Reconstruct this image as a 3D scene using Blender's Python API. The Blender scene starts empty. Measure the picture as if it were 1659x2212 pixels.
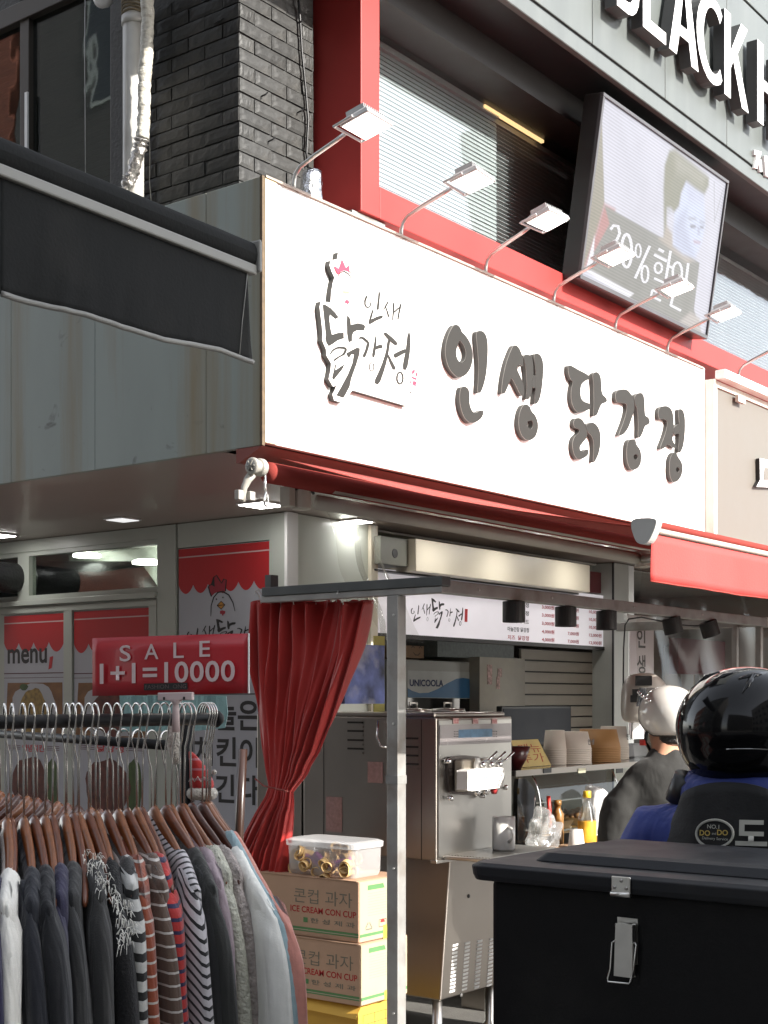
import bpy, math, random
from math import sin, cos, pi, radians as R_
from mathutils import Vector as V, Matrix
from mathutils.geometry import tessellate_polygon
rnd = random.Random(7)
sc = bpy.context.scene
COL = sc.collection
# ------------------------------------------------------------------ camera (level, vertical shift), light, exposure
A = R_(37.4); FOC = 3038.0; CU, CV = 829.5, 1511.0        # photograph measured on a 1659 x 2211 grid
EYE = 1.65
CAM = V((-4.451, -4.057, EYE))
FW = V((cos(A), sin(A), 0)); RT = V((sin(A), -cos(A), 0)); UP = V((0, 0, 1))
cd = bpy.data.cameras.new('camera'); cam = bpy.data.objects.new('camera', cd); COL.objects.link(cam)
cam.location = CAM
cam.rotation_euler = (pi/2, 0, A - pi/2)
cd.sensor_fit = 'VERTICAL'; cd.sensor_height = 24.0
cd.lens = 24.0 * FOC / 2211.5
cd.shift_y = (CV - 1105.75) / 2211.5
cd.clip_start = 0.05; cd.clip_end = 400
sc.camera = cam
SUN_EL, SUN_AZ = R_(28), R_(276)
w = bpy.data.worlds.new('World'); sc.world = w; w.use_nodes = True
nt = w.node_tree; nt.nodes.clear()
sky = nt.nodes.new('ShaderNodeTexSky'); sky.sky_type = 'NISHITA'; sky.sun_disc = False
sky.sun_elevation = SUN_EL; sky.sun_rotation = R_(174)
sky.air_density = 1.0; sky.dust_density = 1.2
bg = nt.nodes.new('ShaderNodeBackground'); bg.inputs[1].default_value = 0.15
wo = nt.nodes.new('ShaderNodeOutputWorld')
hs = nt.nodes.new('ShaderNodeHueSaturation'); hs.inputs['Saturation'].default_value = .28
nt.links.new(sky.outputs[0], hs.inputs['Color']); nt.links.new(hs.outputs[0], bg.inputs[0]); nt.links.new(bg.outputs[0], wo.inputs[0])
sd = bpy.data.lights.new('sun', 'SUN'); sd.energy = 3.2; sd.angle = R_(0.53); sd.color = (1.0, 0.95, 0.88)
sun = bpy.data.objects.new('sun', sd); COL.objects.link(sun)
sdir = V((cos(SUN_EL)*cos(SUN_AZ), cos(SUN_EL)*sin(SUN_AZ), sin(SUN_EL)))
sun.rotation_euler = sdir.to_track_quat('Z', 'Y').to_euler(); sun.location = (0, -6, 12)
sc.view_settings.view_transform = 'Standard'; sc.view_settings.look = 'None'
sc.view_settings.exposure = 1.78; sc.view_settings.gamma = 1.0
try: sc.view_settings.use_curve_mapping = False
except Exception: pass
sc.cycles.max_bounces = 7; sc.cycles.transparent_max_bounces = 12
sc.cycles.caustics_reflective = False; sc.cycles.caustics_refractive = False

# ------------------------------------------------------------------ helpers: measured rays onto real planes
def ray(u, v): return FW + RT*((u-CU)/FOC) + UP*((CV-v)/FOC)
def atZ(u, v, Z): return CAM + ray(u, v)*Z
def onx(u, v, x): d = ray(u, v); return CAM + d*((x-CAM.x)/d.x)
def ony(u, v, y): d = ray(u, v); return CAM + d*((y-CAM.y)/d.y)
def onz(u, v, z): d = ray(u, v); return CAM + d*((z-CAM.z)/d.z)
def onp(u, v, p, n): d = ray(u, v); return CAM + d*((p-CAM).dot(n)/d.dot(n))
def crop(x0, y0, s): return lambda x, y: ((x0 + x/s)/1.164, (y0 + y/s)/1.164)

# ------------------------------------------------------------------ materials
MATS = {}
def lin(c):
    return tuple(((x/255)/12.92 if x/255 <= .04045 else (((x/255)+.055)/1.055)**2.4) for x in c)
def mat(name, col, rough=.5, metal=0, var=.12, scale=6, bump=0, bscale=None, spec=None, coat=0, stretch=None, emit=None, estr=0, dirt=None, dirt_amt=0, sheen=0, trans=0, alpha=1, rvar=.1):
    if name in MATS: return MATS[name]
    m = bpy.data.materials.new(name); m.use_nodes = True; MATS[name] = m
    nt = m.node_tree; N = nt.nodes; L = nt.links
    b = N['Principled BSDF']
    b.inputs['Roughness'].default_value = rough; b.inputs['Metallic'].default_value = metal
    if spec is not None: b.inputs['Specular IOR Level'].default_value = spec
    if coat: b.inputs['Coat Weight'].default_value = coat; b.inputs['Coat Roughness'].default_value = .06
    if sheen: b.inputs['Sheen Weight'].default_value = sheen
    if trans: b.inputs['Transmission Weight'].default_value = trans
    if alpha < 1: b.inputs['Alpha'].default_value = alpha
    tc = N.new('ShaderNodeTexCoord'); mp = N.new('ShaderNodeMapping')
    L.new(tc.outputs['Object'], mp.inputs[0])
    if stretch: mp.inputs['Scale'].default_value = stretch
    n = N.new('ShaderNodeTexNoise'); n.inputs['Scale'].default_value = scale; n.inputs['Detail'].default_value = 5
    L.new(mp.outputs[0], n.inputs['Vector'])
    r = N.new('ShaderNodeMapRange'); r.inputs[1].default_value = .25; r.inputs[2].default_value = .75
    r.inputs[3].default_value = 1-var; r.inputs[4].default_value = 1+var
    L.new(n.outputs[0], r.inputs[0])
    mx = N.new('ShaderNodeVectorMath'); mx.operation = 'SCALE'; mx.inputs[0].default_value = col
    L.new(r.outputs[0], mx.inputs['Scale'])
    out = mx.outputs[0]
    if dirt:
        n2 = N.new('ShaderNodeTexNoise'); n2.inputs['Scale'].default_value = scale*.6; n2.inputs['Detail'].default_value = 8
        mp2 = N.new('ShaderNodeMapping'); mp2.inputs['Location'].default_value = (3.1, 1.7, .4)
        L.new(mp.outputs[0], mp2.inputs[0]); L.new(mp2.outputs[0], n2.inputs['Vector'])
        r2 = N.new('ShaderNodeMapRange'); r2.inputs[1].default_value = .52; r2.inputs[2].default_value = .72; r2.inputs[4].default_value = dirt_amt
        L.new(n2.outputs[0], r2.inputs[0])
        mm = N.new('ShaderNodeMix'); mm.data_type = 'RGBA'
        L.new(r2.outputs[0], mm.inputs[0]); L.new(out, mm.inputs[6]); mm.inputs[7].default_value = (*dirt, 1)
        out = mm.outputs[2]
    L.new(out, b.inputs['Base Color'])
    rr = N.new('ShaderNodeMapRange'); rr.inputs[3].default_value = max(.02, rough-rvar*rough*2); rr.inputs[4].default_value = min(1, rough+rvar*rough*2)
    L.new(n.outputs[0], rr.inputs[0]); L.new(rr.outputs[0], b.inputs['Roughness'])
    if bump:
        nb = N.new('ShaderNodeTexNoise'); nb.inputs['Scale'].default_value = bscale or scale*4; nb.inputs['Detail'].default_value = 4
        L.new(mp.outputs[0], nb.inputs['Vector'])
        bp = N.new('ShaderNodeBump'); bp.inputs['Strength'].default_value = min(1, bump); bp.inputs['Distance'].default_value = .01
        L.new(nb.outputs[0], bp.inputs['Height']); L.new(bp.outputs[0], b.inputs['Normal'])
    if emit:
        b.inputs['Emission Color'].default_value = (*emit, 1); b.inputs['Emission Strength'].default_value = estr
    return m
def glassmat(name, tint=(1, 1, 1), base=.06, rough=.02, milky=0, gain=.9):
    if name in MATS: return MATS[name]
    m = bpy.data.materials.new(name); m.use_nodes = True; MATS[name] = m
    N = m.node_tree.nodes; L = m.node_tree.links; N.clear()
    o = N.new('ShaderNodeOutputMaterial'); t = N.new('ShaderNodeBsdfTransparent'); t.inputs[0].default_value = (*tint, 1)
    g = N.new('ShaderNodeBsdfGlossy'); g.inputs[1].default_value = rough; g.inputs[0].default_value = (.95, .97, 1, 1)
    f = N.new('ShaderNodeLayerWeight'); f.inputs[0].default_value = .5
    pw_ = N.new('ShaderNodeMath'); pw_.operation = 'POWER'; pw_.inputs[1].default_value = 4.5; L.new(f.outputs['Facing'], pw_.inputs[0])
    r = N.new('ShaderNodeMapRange'); r.inputs[3].default_value = base; r.inputs[4].default_value = gain; L.new(pw_.outputs[0], r.inputs[0])
    nz = N.new('ShaderNodeTexNoise'); nz.inputs['Scale'].default_value = 3; nz.inputs['Detail'].default_value = 2
    tc = N.new('ShaderNodeTexCoord'); L.new(tc.outputs['Object'], nz.inputs['Vector'])
    bp = N.new('ShaderNodeBump'); bp.inputs['Strength'].default_value = .08; bp.inputs['Distance'].default_value = .02
    L.new(nz.outputs[0], bp.inputs['Height']); L.new(bp.outputs[0], g.inputs['Normal'])
    mx = N.new('ShaderNodeMixShader'); L.new(r.outputs[0], mx.inputs[0]); L.new(t.outputs[0], mx.inputs[1]); L.new(g.outputs[0], mx.inputs[2])
    last = mx
    if milky:
        d = N.new('ShaderNodeBsdfPrincipled'); d.inputs['Base Color'].default_value = (.8, .8, .8, 1); d.inputs['Roughness'].default_value = .4
        m2 = N.new('ShaderNodeMixShader'); m2.inputs[0].default_value = milky
        L.new(mx.outputs[0], m2.inputs[1]); L.new(d.outputs[0], m2.inputs[2]); last = m2
    L.new(last.outputs[0], o.inputs[0])
    return m
def emat(name, col, s):
    return mat(name, tuple(c*.8 for c in col), .4, 0, .03, emit=col, estr=s)
def stripemat(name, c1, c2, axis, period, duty, rough=.85, dirsc=None, bump=.15):
    """woven stripes: colour of the knit itself, along one local axis"""
    if name in MATS: return MATS[name]
    m = mat(name, c1, rough, 0, .12, 30, bump, 220, sheen=.3)
    N = m.node_tree.nodes; L = m.node_tree.links; b = N['Principled BSDF']
    src = b.inputs['Base Color'].links[0].from_socket
    tc = N.new('ShaderNodeTexCoord'); sx = N.new('ShaderNodeVectorMath'); sx.operation = 'DOT_PRODUCT'; sx.inputs[1].default_value = axis
    L.new(tc.outputs['Object'], sx.inputs[0])
    a = N.new('ShaderNodeMath'); a.operation = 'MULTIPLY'; a.inputs[1].default_value = 1/period; L.new(sx.outputs['Value'], a.inputs[0])
    fr = N.new('ShaderNodeMath'); fr.operation = 'FRACT'; L.new(a.outputs[0], fr.inputs[0])
    lt = N.new('ShaderNodeMath'); lt.operation = 'LESS_THAN'; lt.inputs[1].default_value = duty; L.new(fr.outputs[0], lt.inputs[0])
    mx = N.new('ShaderNodeMix'); mx.data_type = 'RGBA'; L.new(lt.outputs[0], mx.inputs[0]); L.new(src, mx.inputs[6]); mx.inputs[7].default_value = (*c2, 1)
    L.new(mx.outputs[2], b.inputs['Base Color'])
    return m

# ------------------------------------------------------------------ mesh builder
ORG = {}
class B:
    def __init__(s): s.v = []; s.f = []; s.m = []; s.mi = 0
    def add(s, vs, fs):
        o = len(s.v); s.v += [V(p) for p in vs]
        for f in fs: s.f.append([i+o for i in f]); s.m.append(s.mi)
        return s
    def box(s, a, b):
        x0, y0, z0 = (min(a[i], b[i]) for i in range(3)); x1, y1, z1 = (max(a[i], b[i]) for i in range(3))
        return s.add([(x0,y0,z0),(x1,y0,z0),(x1,y1,z0),(x0,y1,z0),(x0,y0,z1),(x1,y0,z1),(x1,y1,z1),(x0,y1,z1)],
                     [(0,3,2,1),(4,5,6,7),(0,1,5,4),(1,2,6,5),(2,3,7,6),(3,0,4,7)])
    def obox(s, c, ex, ey, ez):
        c, ex, ey, ez = V(c), V(ex), V(ey), V(ez)
        P = [c+ex*i+ey*j+ez*k for k in (-1, 1) for i, j in ((-1,-1),(1,-1),(1,1),(-1,1))]
        return s.add(P, [(0,3,2,1),(4,5,6,7),(0,1,5,4),(1,2,6,5),(2,3,7,6),(3,0,4,7)])
    def tube(s, pts, r, n=10, caps=True, flat=None):
        pts = [V(p) for p in pts]; k = len(pts)
        rs = r if isinstance(r, (list, tuple)) else [r]*k
        ref = None; rings = []
        for i in range(k):
            t = (pts[min(i+1, k-1)] - pts[max(i-1, 0)]).normalized()
            if ref is None:
                ref = t.orthogonal().normalized() if flat is None else V(flat)
            ref = (ref - t*ref.dot(t)).normalized(); q = t.cross(ref)
            rings.append([pts[i] + ref*cos(2*pi*j/n)*rs[i] + q*sin(2*pi*j/n)*rs[i] for j in range(n)])
        vs = [p for rg in rings for p in rg]; fs = []
        for i in range(k-1):
            for j in range(n): fs.append((i*n+j, i*n+(j+1) % n, (i+1)*n+(j+1) % n, (i+1)*n+j))
        if caps: fs.append(tuple(range(n-1, -1, -1))); fs.append(tuple(range((k-1)*n, k*n)))
        return s.add(vs, fs)
    def loft(s, rings, caps=True, closed=True):
        n = len(rings[0]); vs = [p for rg in rings for p in rg]; fs = []
        for i in range(len(rings)-1):
            for j in range(n if closed else n-1): fs.append((i*n+j, i*n+(j+1) % n, (i+1)*n+(j+1) % n, (i+1)*n+j))
        if caps: fs.append(tuple(range(n-1, -1, -1))); fs.append(tuple(range((len(rings)-1)*n, len(rings)*n)))
        return s.add(vs, fs)
    def lathe(s, c, prof, n=24, ax=(0, 0, 1), ref=None):
        c = V(c); ax = V(ax).normalized(); u = ax.orthogonal().normalized() if ref is None else V(ref); w_ = ax.cross(u)
        rings = [[c + ax*h + (u*cos(2*pi*j/n) + w_*sin(2*pi*j/n))*max(r, 1e-4) for j in range(n)] for r, h in prof]
        return s.loft(rings)
    def prism(s, front, off, holes=(), matside=None, band=None):
        """front: list of 3D points; off: vector to the back; holes likewise"""
        loops = [[V(p) for p in front]] + [[V(p) for p in h] for h in holes]
        tri = tessellate_polygon(loops); flat = [p for l in loops for p in l]; n = len(flat); off = V(off)
        base = s.mi
        s.add(flat + [p+off for p in flat], [tuple(t) for t in tri] + [(t[2]+n, t[1]+n, t[0]+n) for t in tri])
        s.mi = base if matside is None else matside
        o = 0
        for l in loops:
            k = len(l)
            if band:
                a = [p+off*band for p in l]
                s.mi = 2; s.add(l + a, [(j, (j+1) % k, k+(j+1) % k, k+j) for j in range(k)])
                s.mi = base if matside is None else matside
                s.add(a + [p+off for p in l], [(j, (j+1) % k, k+(j+1) % k, k+j) for j in range(k)])
            else:
                s.add(l + [p+off for p in l], [(j, (j+1) % k, k+(j+1) % k, k+j) for j in range(k)])
        s.mi = base
        return s
    def sheet(s, front, holes=()):
        loops = [[V(p) for p in front]] + [[V(p) for p in h] for h in holes]
        return s.add([p for l in loops for p in l], [tuple(t) for t in tessellate_polygon(loops)])
    def grid(s, fn, nu, nv):
        vs = [fn(i/nu, j/nv) for j in range(nv+1) for i in range(nu+1)]
        return s.add(vs, [(j*(nu+1)+i, j*(nu+1)+i+1, (j+1)*(nu+1)+i+1, (j+1)*(nu+1)+i) for j in range(nv) for i in range(nu)])
    def mesh(s, name, mats, org=V((0, 0, 0)), smooth=False):
        me = bpy.data.meshes.new(name)
        me.from_pydata([p-org for p in s.v], [], s.f)
        for m in (mats if isinstance(mats, (list, tuple)) else [mats]): me.materials.append(m)
        if any(s.m): me.polygons.foreach_set('material_index', s.m)
        me.validate(); 
        import bmesh
        bm = bmesh.new(); bm.from_mesh(me); bmesh.ops.recalc_face_normals(bm, faces=bm.faces); bm.to_mesh(me); bm.free()
        if smooth: me.polygons.foreach_set('use_smooth', [True]*len(me.polygons))
        me.update()
        return me
    def obj(s, name, mats, parent=None, smooth=False, bevel=0, kind=None, label=None, seg=2, solid=0, sub=0, at=None):
        org = ORG.get(parent.name, V((0, 0, 0))) if parent else (V(at) if at is not None else V((0, 0, 0)))
        o = bpy.data.objects.new(name, s.mesh(name, mats, org, smooth)); COL.objects.link(o)
        if parent: o.parent = parent
        elif at is not None: o.location = org
        ORG[o.name] = org
        if solid:
            md = o.modifiers.new('s', 'SOLIDIFY'); md.thickness = solid; md.offset = 0
        if sub:
            md = o.modifiers.new('d', 'SUBSURF'); md.levels = sub; md.render_levels = sub
        if bevel:
            md = o.modifiers.new('b', 'BEVEL'); md.width = bevel; md.segments = seg; md.limit_method = 'ANGLE'; md.angle_limit = R_(35)
        if smooth == 'auto' or (bevel and smooth):
            pass
        if kind: o['kind'] = kind
        if label: o['label'] = label
        return o
def thing(name, label, cat, loc=(0, 0, 0), group=None):
    o = bpy.data.objects.new(name, None); COL.objects.link(o); o.location = loc; o.empty_display_size = .1
    ORG[o.name] = V(loc); o['label'] = label; o['category'] = cat
    if group: o['group'] = group
    return o
def tag(o, label, cat, group=None):
    o['label'] = label; o['category'] = cat
    if group: o['group'] = group
    return o
def link(name, me, parent=None, loc=(0, 0, 0), rot=(0, 0, 0), scale=None):
    o = bpy.data.objects.new(name, me); COL.objects.link(o); o.location = loc; o.rotation_euler = rot
    if scale: o.scale = scale
    if parent: o.parent = parent
    ORG[o.name] = ORG.get(parent.name, V((0, 0, 0))) if parent else V(loc)
    return o
def copytree(o, parent=None):
    c = o.copy(); COL.objects.link(c); c.parent = parent
    for ch in list(o.children): copytree(ch, c)
    return c
class PL:
    """a flat surface: origin, reading direction, up; outward normal = ex x ez"""
    def __init__(s, p, ex, ez=(0, 0, 1), k=1.0): s.p, s.ex, s.ez = V(p), V(ex).normalized(), V(ez).normalized(); s.n = s.ex.cross(s.ez); s.k = k
    def at(s, a, b, off=0): return s.p + s.ex*(a*s.k) + s.ez*(b*s.k) + s.n*off
def ribbon(pts, w):
    """2-D brush stroke -> outline"""
    k = len(pts); ws = w if isinstance(w, (list, tuple)) else [w]*k
    if len(ws) != k: ws = [ws[0] + (ws[-1]-ws[0])*i/(k-1) for i in range(k)]
    L, Rr = [], []
    for i in range(k):
        a, b = pts[max(i-1, 0)], pts[min(i+1, k-1)]
        dx, dy = b[0]-a[0], b[1]-a[1]; l = math.hypot(dx, dy) or 1
        nx, ny = -dy/l*ws[i]/2, dx/l*ws[i]/2
        L.append((pts[i][0]+nx, pts[i][1]+ny)); Rr.append((pts[i][0]-nx, pts[i][1]-ny))
    return L + Rr[::-1]
def chaikin(p, it=1, q=.22):
    for _ in range(it):
        r = []
        for i in range(len(p)):
            a, b = p[i], p[(i+1) % len(p)]
            r.append((a[0]+(b[0]-a[0])*q, a[1]+(b[1]-a[1])*q)); r.append((a[0]+(b[0]-a[0])*(1-q), a[1]+(b[1]-a[1])*(1-q)))
        p = r
    return p
def ell(cx, cy, rx, ry, n=20, t0=0, t1=2*pi):
    full = abs(t1-t0-2*pi) < 1e-6
    return [(cx+rx*cos(t0+(t1-t0)*i/(n if full else n-1)), cy+ry*sin(t0+(t1-t0)*i/(n if full else n-1))) for i in range(n)]
def text(name, body, m, parent, plane, a0, b0, w, h, off=.0015, bold=0, depth=.0006, kind=None, spacing=1, keep=False):
    c = bpy.data.curves.new('t', 'FONT'); c.body = body; c.offset = bold; c.extrude = 0; c.resolution_u = 4; c.space_character = spacing
    o = bpy.data.objects.new('t', c); COL.objects.link(o)
    dg = bpy.context.evaluated_depsgraph_get()
    me = bpy.data.meshes.new_from_object(o.evaluated_get(dg))
    bpy.data.objects.remove(o); bpy.data.curves.remove(c)
    if not me.vertices: return None
    xs = [p.co.x for p in me.vertices]; ys = [p.co.y for p in me.vertices]
    x0, x1, y0, y1 = min(xs), max(xs), min(ys), max(ys)
    sx = w/max(1e-6, x1-x0); sy = h/max(1e-6, y1-y0)
    if keep: sx = sy = min(sx, sy)
    org = ORG.get(parent.name, V((0, 0, 0))) if parent else V((0, 0, 0))
    for p in me.vertices:
        p.co = plane.at(0, 0) + plane.ex*(a0+(p.co.x-x0)*sx) + plane.ez*(b0+(p.co.y-y0)*sy) + plane.n*off - org
    me.name = name; me.materials.clear(); me.materials.append(m)
    ob = bpy.data.objects.new(name, me); COL.objects.link(ob); ob.parent = parent; ORG[ob.name] = org
    return ob
def ptext(name, body, m, parent, fn, u0, v0, u1, v1, n, off=.0015, bold=0):
    """text whose lower-left / upper-right corners are measured on the surface fn(u,v); v1 is the height of the cap line at u0"""
    p0 = fn(u0, v0); pu = fn(u0, v1); px_ = fn(u1, v0)
    ex = (px_-p0); ex.z = 0 if abs(n.z) < .01 else ex.z
    pl = PL(p0, ex, (pu-p0))
    pl.n = n
    return text(name, body, m, parent, pl, 0, 0, ex.length, (pu-p0).length, off, bold)
NY = V((0, -1, 0)); NX = V((-1, 0, 0))

def folds_bump(m, sc=(13, 13, 1.6), dist=.035, st=.7):
    N = m.node_tree.nodes; L = m.node_tree.links; b = N['Principled BSDF']
    prev = b.inputs['Normal'].links[0].from_socket if b.inputs['Normal'].links else None
    tc = N.new('ShaderNodeTexCoord'); mp = N.new('ShaderNodeMapping'); mp.inputs['Scale'].default_value = sc
    L.new(tc.outputs['Object'], mp.inputs[0]); n = N.new('ShaderNodeTexNoise'); n.inputs['Scale'].default_value = 1; n.inputs['Detail'].default_value = 3; n.inputs['Distortion'].default_value = .6
    L.new(mp.outputs[0], n.inputs['Vector']); bp = N.new('ShaderNodeBump'); bp.inputs['Strength'].default_value = st; bp.inputs['Distance'].default_value = dist
    L.new(n.outputs[0], bp.inputs['Height'])
    if prev: L.new(prev, bp.inputs['Normal'])
    L.new(bp.outputs[0], b.inputs['Normal']); return m
def per_object(m, lo=.75, hi=1.35):
    N = m.node_tree.nodes; L = m.node_tree.links; b = N['Principled BSDF']; src = b.inputs['Base Color'].links[0].from_socket
    oi = N.new('ShaderNodeObjectInfo'); r = N.new('ShaderNodeMapRange'); r.inputs[3].default_value = lo; r.inputs[4].default_value = hi
    L.new(oi.outputs['Random'], r.inputs[0]); v = N.new('ShaderNodeVectorMath'); v.operation = 'SCALE'; L.new(src, v.inputs[0]); L.new(r.outputs[0], v.inputs['Scale']); L.new(v.outputs[0], b.inputs['Base Color']); return m
# common materials
m_white = mat('white_paint', (.8, .8, .79), .45, var=.04)
m_sign = mat('white_sign_sheet', (.80, .79, .765), .35, var=.02)
m_dark = mat('charcoal_foam', (.032, .032, .030), .8, var=.1, scale=20, spec=.2)
m_trim = mat('pale_trim', (.25, .25, .235), .5)
m_red = mat('red_painted_steel', (.40, .044, .040), .5, spec=.25, var=.08, scale=3, bump=.04, dirt=(.2, .03, .03), dirt_amt=.25)
m_awn = mat('red_awning_cloth_shaded', (.33, .060, .050), .95, spec=.12, var=.06, scale=4, bump=.12, bscale=150)  # darker than the valance: shade under the canopy is put into the colour
m_steel = mat('stainless_steel', (.50, .48, .45), .30, 1, .05, 3, .01, 200, rvar=.08)
m_alu = mat('aluminium', (.62, .62, .60), .38, 1, .06, 8, .03)
m_galv = mat('galvanised_box_section', (.36, .355, .34), .45, .5, .16, 9, .06, dirt=(.16, .12, .085), dirt_amt=.65)
m_chrome = mat('chrome', (.8, .8, .8), .1, 1, .03)
m_black = mat('black_plastic', (.012, .012, .013), .4, var=.2)
m_helmet = mat('helmet_black_gloss', (.004, .004, .0045), .09, var=.2, scale=40, spec=.28, rvar=.35, dirt=(.02, .02, .02), dirt_amt=.25)
m_blackgloss = mat('black_gloss', (.008, .008, .009), .06, var=.1, coat=1)
m_cream = mat('cream_enamel', (.68, .62, .50), .4, var=.05, scale=2)
m_lamp = emat('lamp_face', (1, .97, .9), 1.6)
m_panel = emat('led_panel', (1, .98, .95), 7)
# ================================================================== setting
asph = mat('street_paving', (.21, .20, .185), .9, 0, .2, 6, .4, 120)
B().box((-60, -60, -.2), (60, 60, 0)).obj('ground', asph, kind='structure')
pave = mat('pavement_concrete', (.12, .115, .105), .85, 0, .15, 5, .3, 90, dirt=(.08, .075, .07), dirt_amt=.5)
bp_ = B().box((.05, -.95, 0), (9, 9, .03)); bp_.obj('shop_floor_slab', pave, kind='structure')
# soffit over the shopfront
m_soff = mat('mauve_soffit_paint', (.36, .285, .25), .35, var=.05, scale=2, coat=.2)
SZ = 2.748
B().box((.03, .03, SZ), (9.5, 9, SZ+.06)).obj('soffit', m_soff, kind='structure')
# ------------------------------------------------------------------ shop interior shell
m_wall = mat('interior_wall', (.30, .28, .25), .7, var=.08, scale=2)
B().box((2.6, 4.2, 0), (9.4, 4.3, SZ-.005)).obj('interior_back_wall', m_wall, kind='structure')
B().box((9.3, .5, 0), (9.4, 4.2, SZ-.005)).obj('interior_side_wall', m_wall, kind='structure')
m_gwall = mat('pale_green_board', (.62, .66, .60), .3, var=.04, scale=2, coat=.3)
pw = thing('partition_wall', 'pale green corner wall panel right of the big chicken poster, under the soffit', 'wall', (1.73, 1.38, 0))
B().box((1.73, 1.38, 0), (2.52, 1.45, SZ-.004)).obj('panel', m_gwall, pw)
B().box((1.70, 1.355, 0), (1.80, 1.378, SZ-.004)).obj('corner_trim', m_white, pw, bevel=.003)
B().box((2.49, 1.35, 0), (2.56, 1.378, SZ-.004)).obj('door_jamb', m_cream, pw, bevel=.003)
B().box((2.47, 1.46, 0), (2.52, 4.2, SZ-.004)).obj('return_panel', m_gwall, pw)

# ================================================================== grey-green cladding on the left side of the corner
def cladmat():
    m = mat('aged_grey_green_cladding', (.285, .325, .305), .42, .0, .10, 2.2, .03, stretch=(1, 1, .35))
    N = m.node_tree.nodes; L = m.node_tree.links; b = N['Principled BSDF']; src = b.inputs['Base Color'].links[0].from_socket
    tc = N.new('ShaderNodeTexCoord'); mp = N.new('ShaderNodeMapping'); mp.inputs['Scale'].default_value = (1, 2.6, .16); L.new(tc.outputs['Object'], mp.inputs[0])
    n = N.new('ShaderNodeTexNoise'); n.inputs['Scale'].default_value = 1.5; n.inputs['Detail'].default_value = 7; n.inputs['Roughness'].default_value = .62; L.new(mp.outputs[0], n.inputs[0])
    r = N.new('ShaderNodeMapRange'); r.inputs[1].default_value = .50; r.inputs[2].default_value = .72; r.inputs[4].default_value = .8; L.new(n.outputs[0], r.inputs[0])
    mx = N.new('ShaderNodeMix'); mx.data_type = 'RGBA'; L.new(r.outputs[0], mx.inputs[0]); L.new(src, mx.inputs[6]); mx.inputs[7].default_value = (.24, .185, .10, 1)
    # rusty band along the corner edge (y near 0 in object space)
    sp = N.new('ShaderNodeSeparateXYZ'); L.new(tc.outputs['Object'], sp.inputs[0])
    e = N.new('ShaderNodeMapRange'); e.inputs[1].default_value = .17; e.inputs[2].default_value = .0; e.inputs[4].default_value = .75; L.new(sp.outputs[1], e.inputs[0])
    n2 = N.new('ShaderNodeTexNoise'); n2.inputs['Scale'].default_value = 3; mp2 = N.new('ShaderNodeMapping'); mp2.inputs['Scale'].default_value = (1, 12, .4); L.new(tc.outputs['Object'], mp2.inputs[0]); L.new(mp2.outputs[0], n2.inputs[0])
    mu = N.new('ShaderNodeMath'); mu.operation = 'MULTIPLY'; L.new(e.outputs[0], mu.inputs[0]); L.new(n2.outputs[0], mu.inputs[1])
    m3 = N.new('ShaderNodeMath'); m3.operation = 'MULTIPLY'; m3.inputs[1].default_value = 1.7; m3.use_clamp = True; L.new(mu.outputs[0], m3.inputs[0])
    mx2 = N.new('ShaderNodeMix'); mx2.data_type = 'RGBA'; L.new(m3.outputs[0], mx2.inputs[0]); L.new(mx.outputs[2], mx2.inputs[6]); mx2.inputs[7].default_value = (.21, .165, .085, 1)
    # dark scuffs
    n4 = N.new('ShaderNodeTexNoise'); n4.inputs['Scale'].default_value = 5.5; n4.inputs['Detail'].default_value = 9; n4.inputs['Distortion'].default_value = 1.2; L.new(tc.outputs['Object'], n4.inputs[0])
    r4 = N.new('ShaderNodeMapRange'); r4.inputs[1].default_value = .66; r4.inputs[2].default_value = .76; r4.inputs[4].default_value = .6; L.new(n4.outputs[0], r4.inputs[0])
    mx3 = N.new('ShaderNodeMix'); mx3.data_type = 'RGBA'; L.new(r4.outputs[0], mx3.inputs[0]); L.new(mx2.outputs[2], mx3.inputs[6]); mx3.inputs[7].default_value = (.06, .06, .055, 1)
    L.new(mx3.outputs[2], b.inputs['Base Color'])
    return m
m_clad = cladmat()
TOPZ = 3.884
cl = thing('corner_cladding', 'grey green metal cladding with rust streaks on the left side of the signboard corner', 'cladding', (0, 0, 0))
cuts = [0.012] + [onx(u, 800, 0).y for u in (445, 205, 24)] + [5.2, 7.5, 10]
for a, b in zip(cuts, cuts[1:]):
    B().box((0, a+.0015, SZ-.012), (.03, b-.0015, TOPZ)).obj('panel', m_clad, cl, bevel=.0015, seg=1)
B().box((.03, .02, TOPZ-.02), (.25, 10, TOPZ)).obj('top_cover', m_clad, cl)
m_seal = mat('rusty_seal', (.12, .085, .05), .8, var=.4, scale=30)
B().box((-.004, -.004, SZ-.012), (.012, .010, TOPZ+.002)).obj('corner_seal', m_seal, cl)

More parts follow.
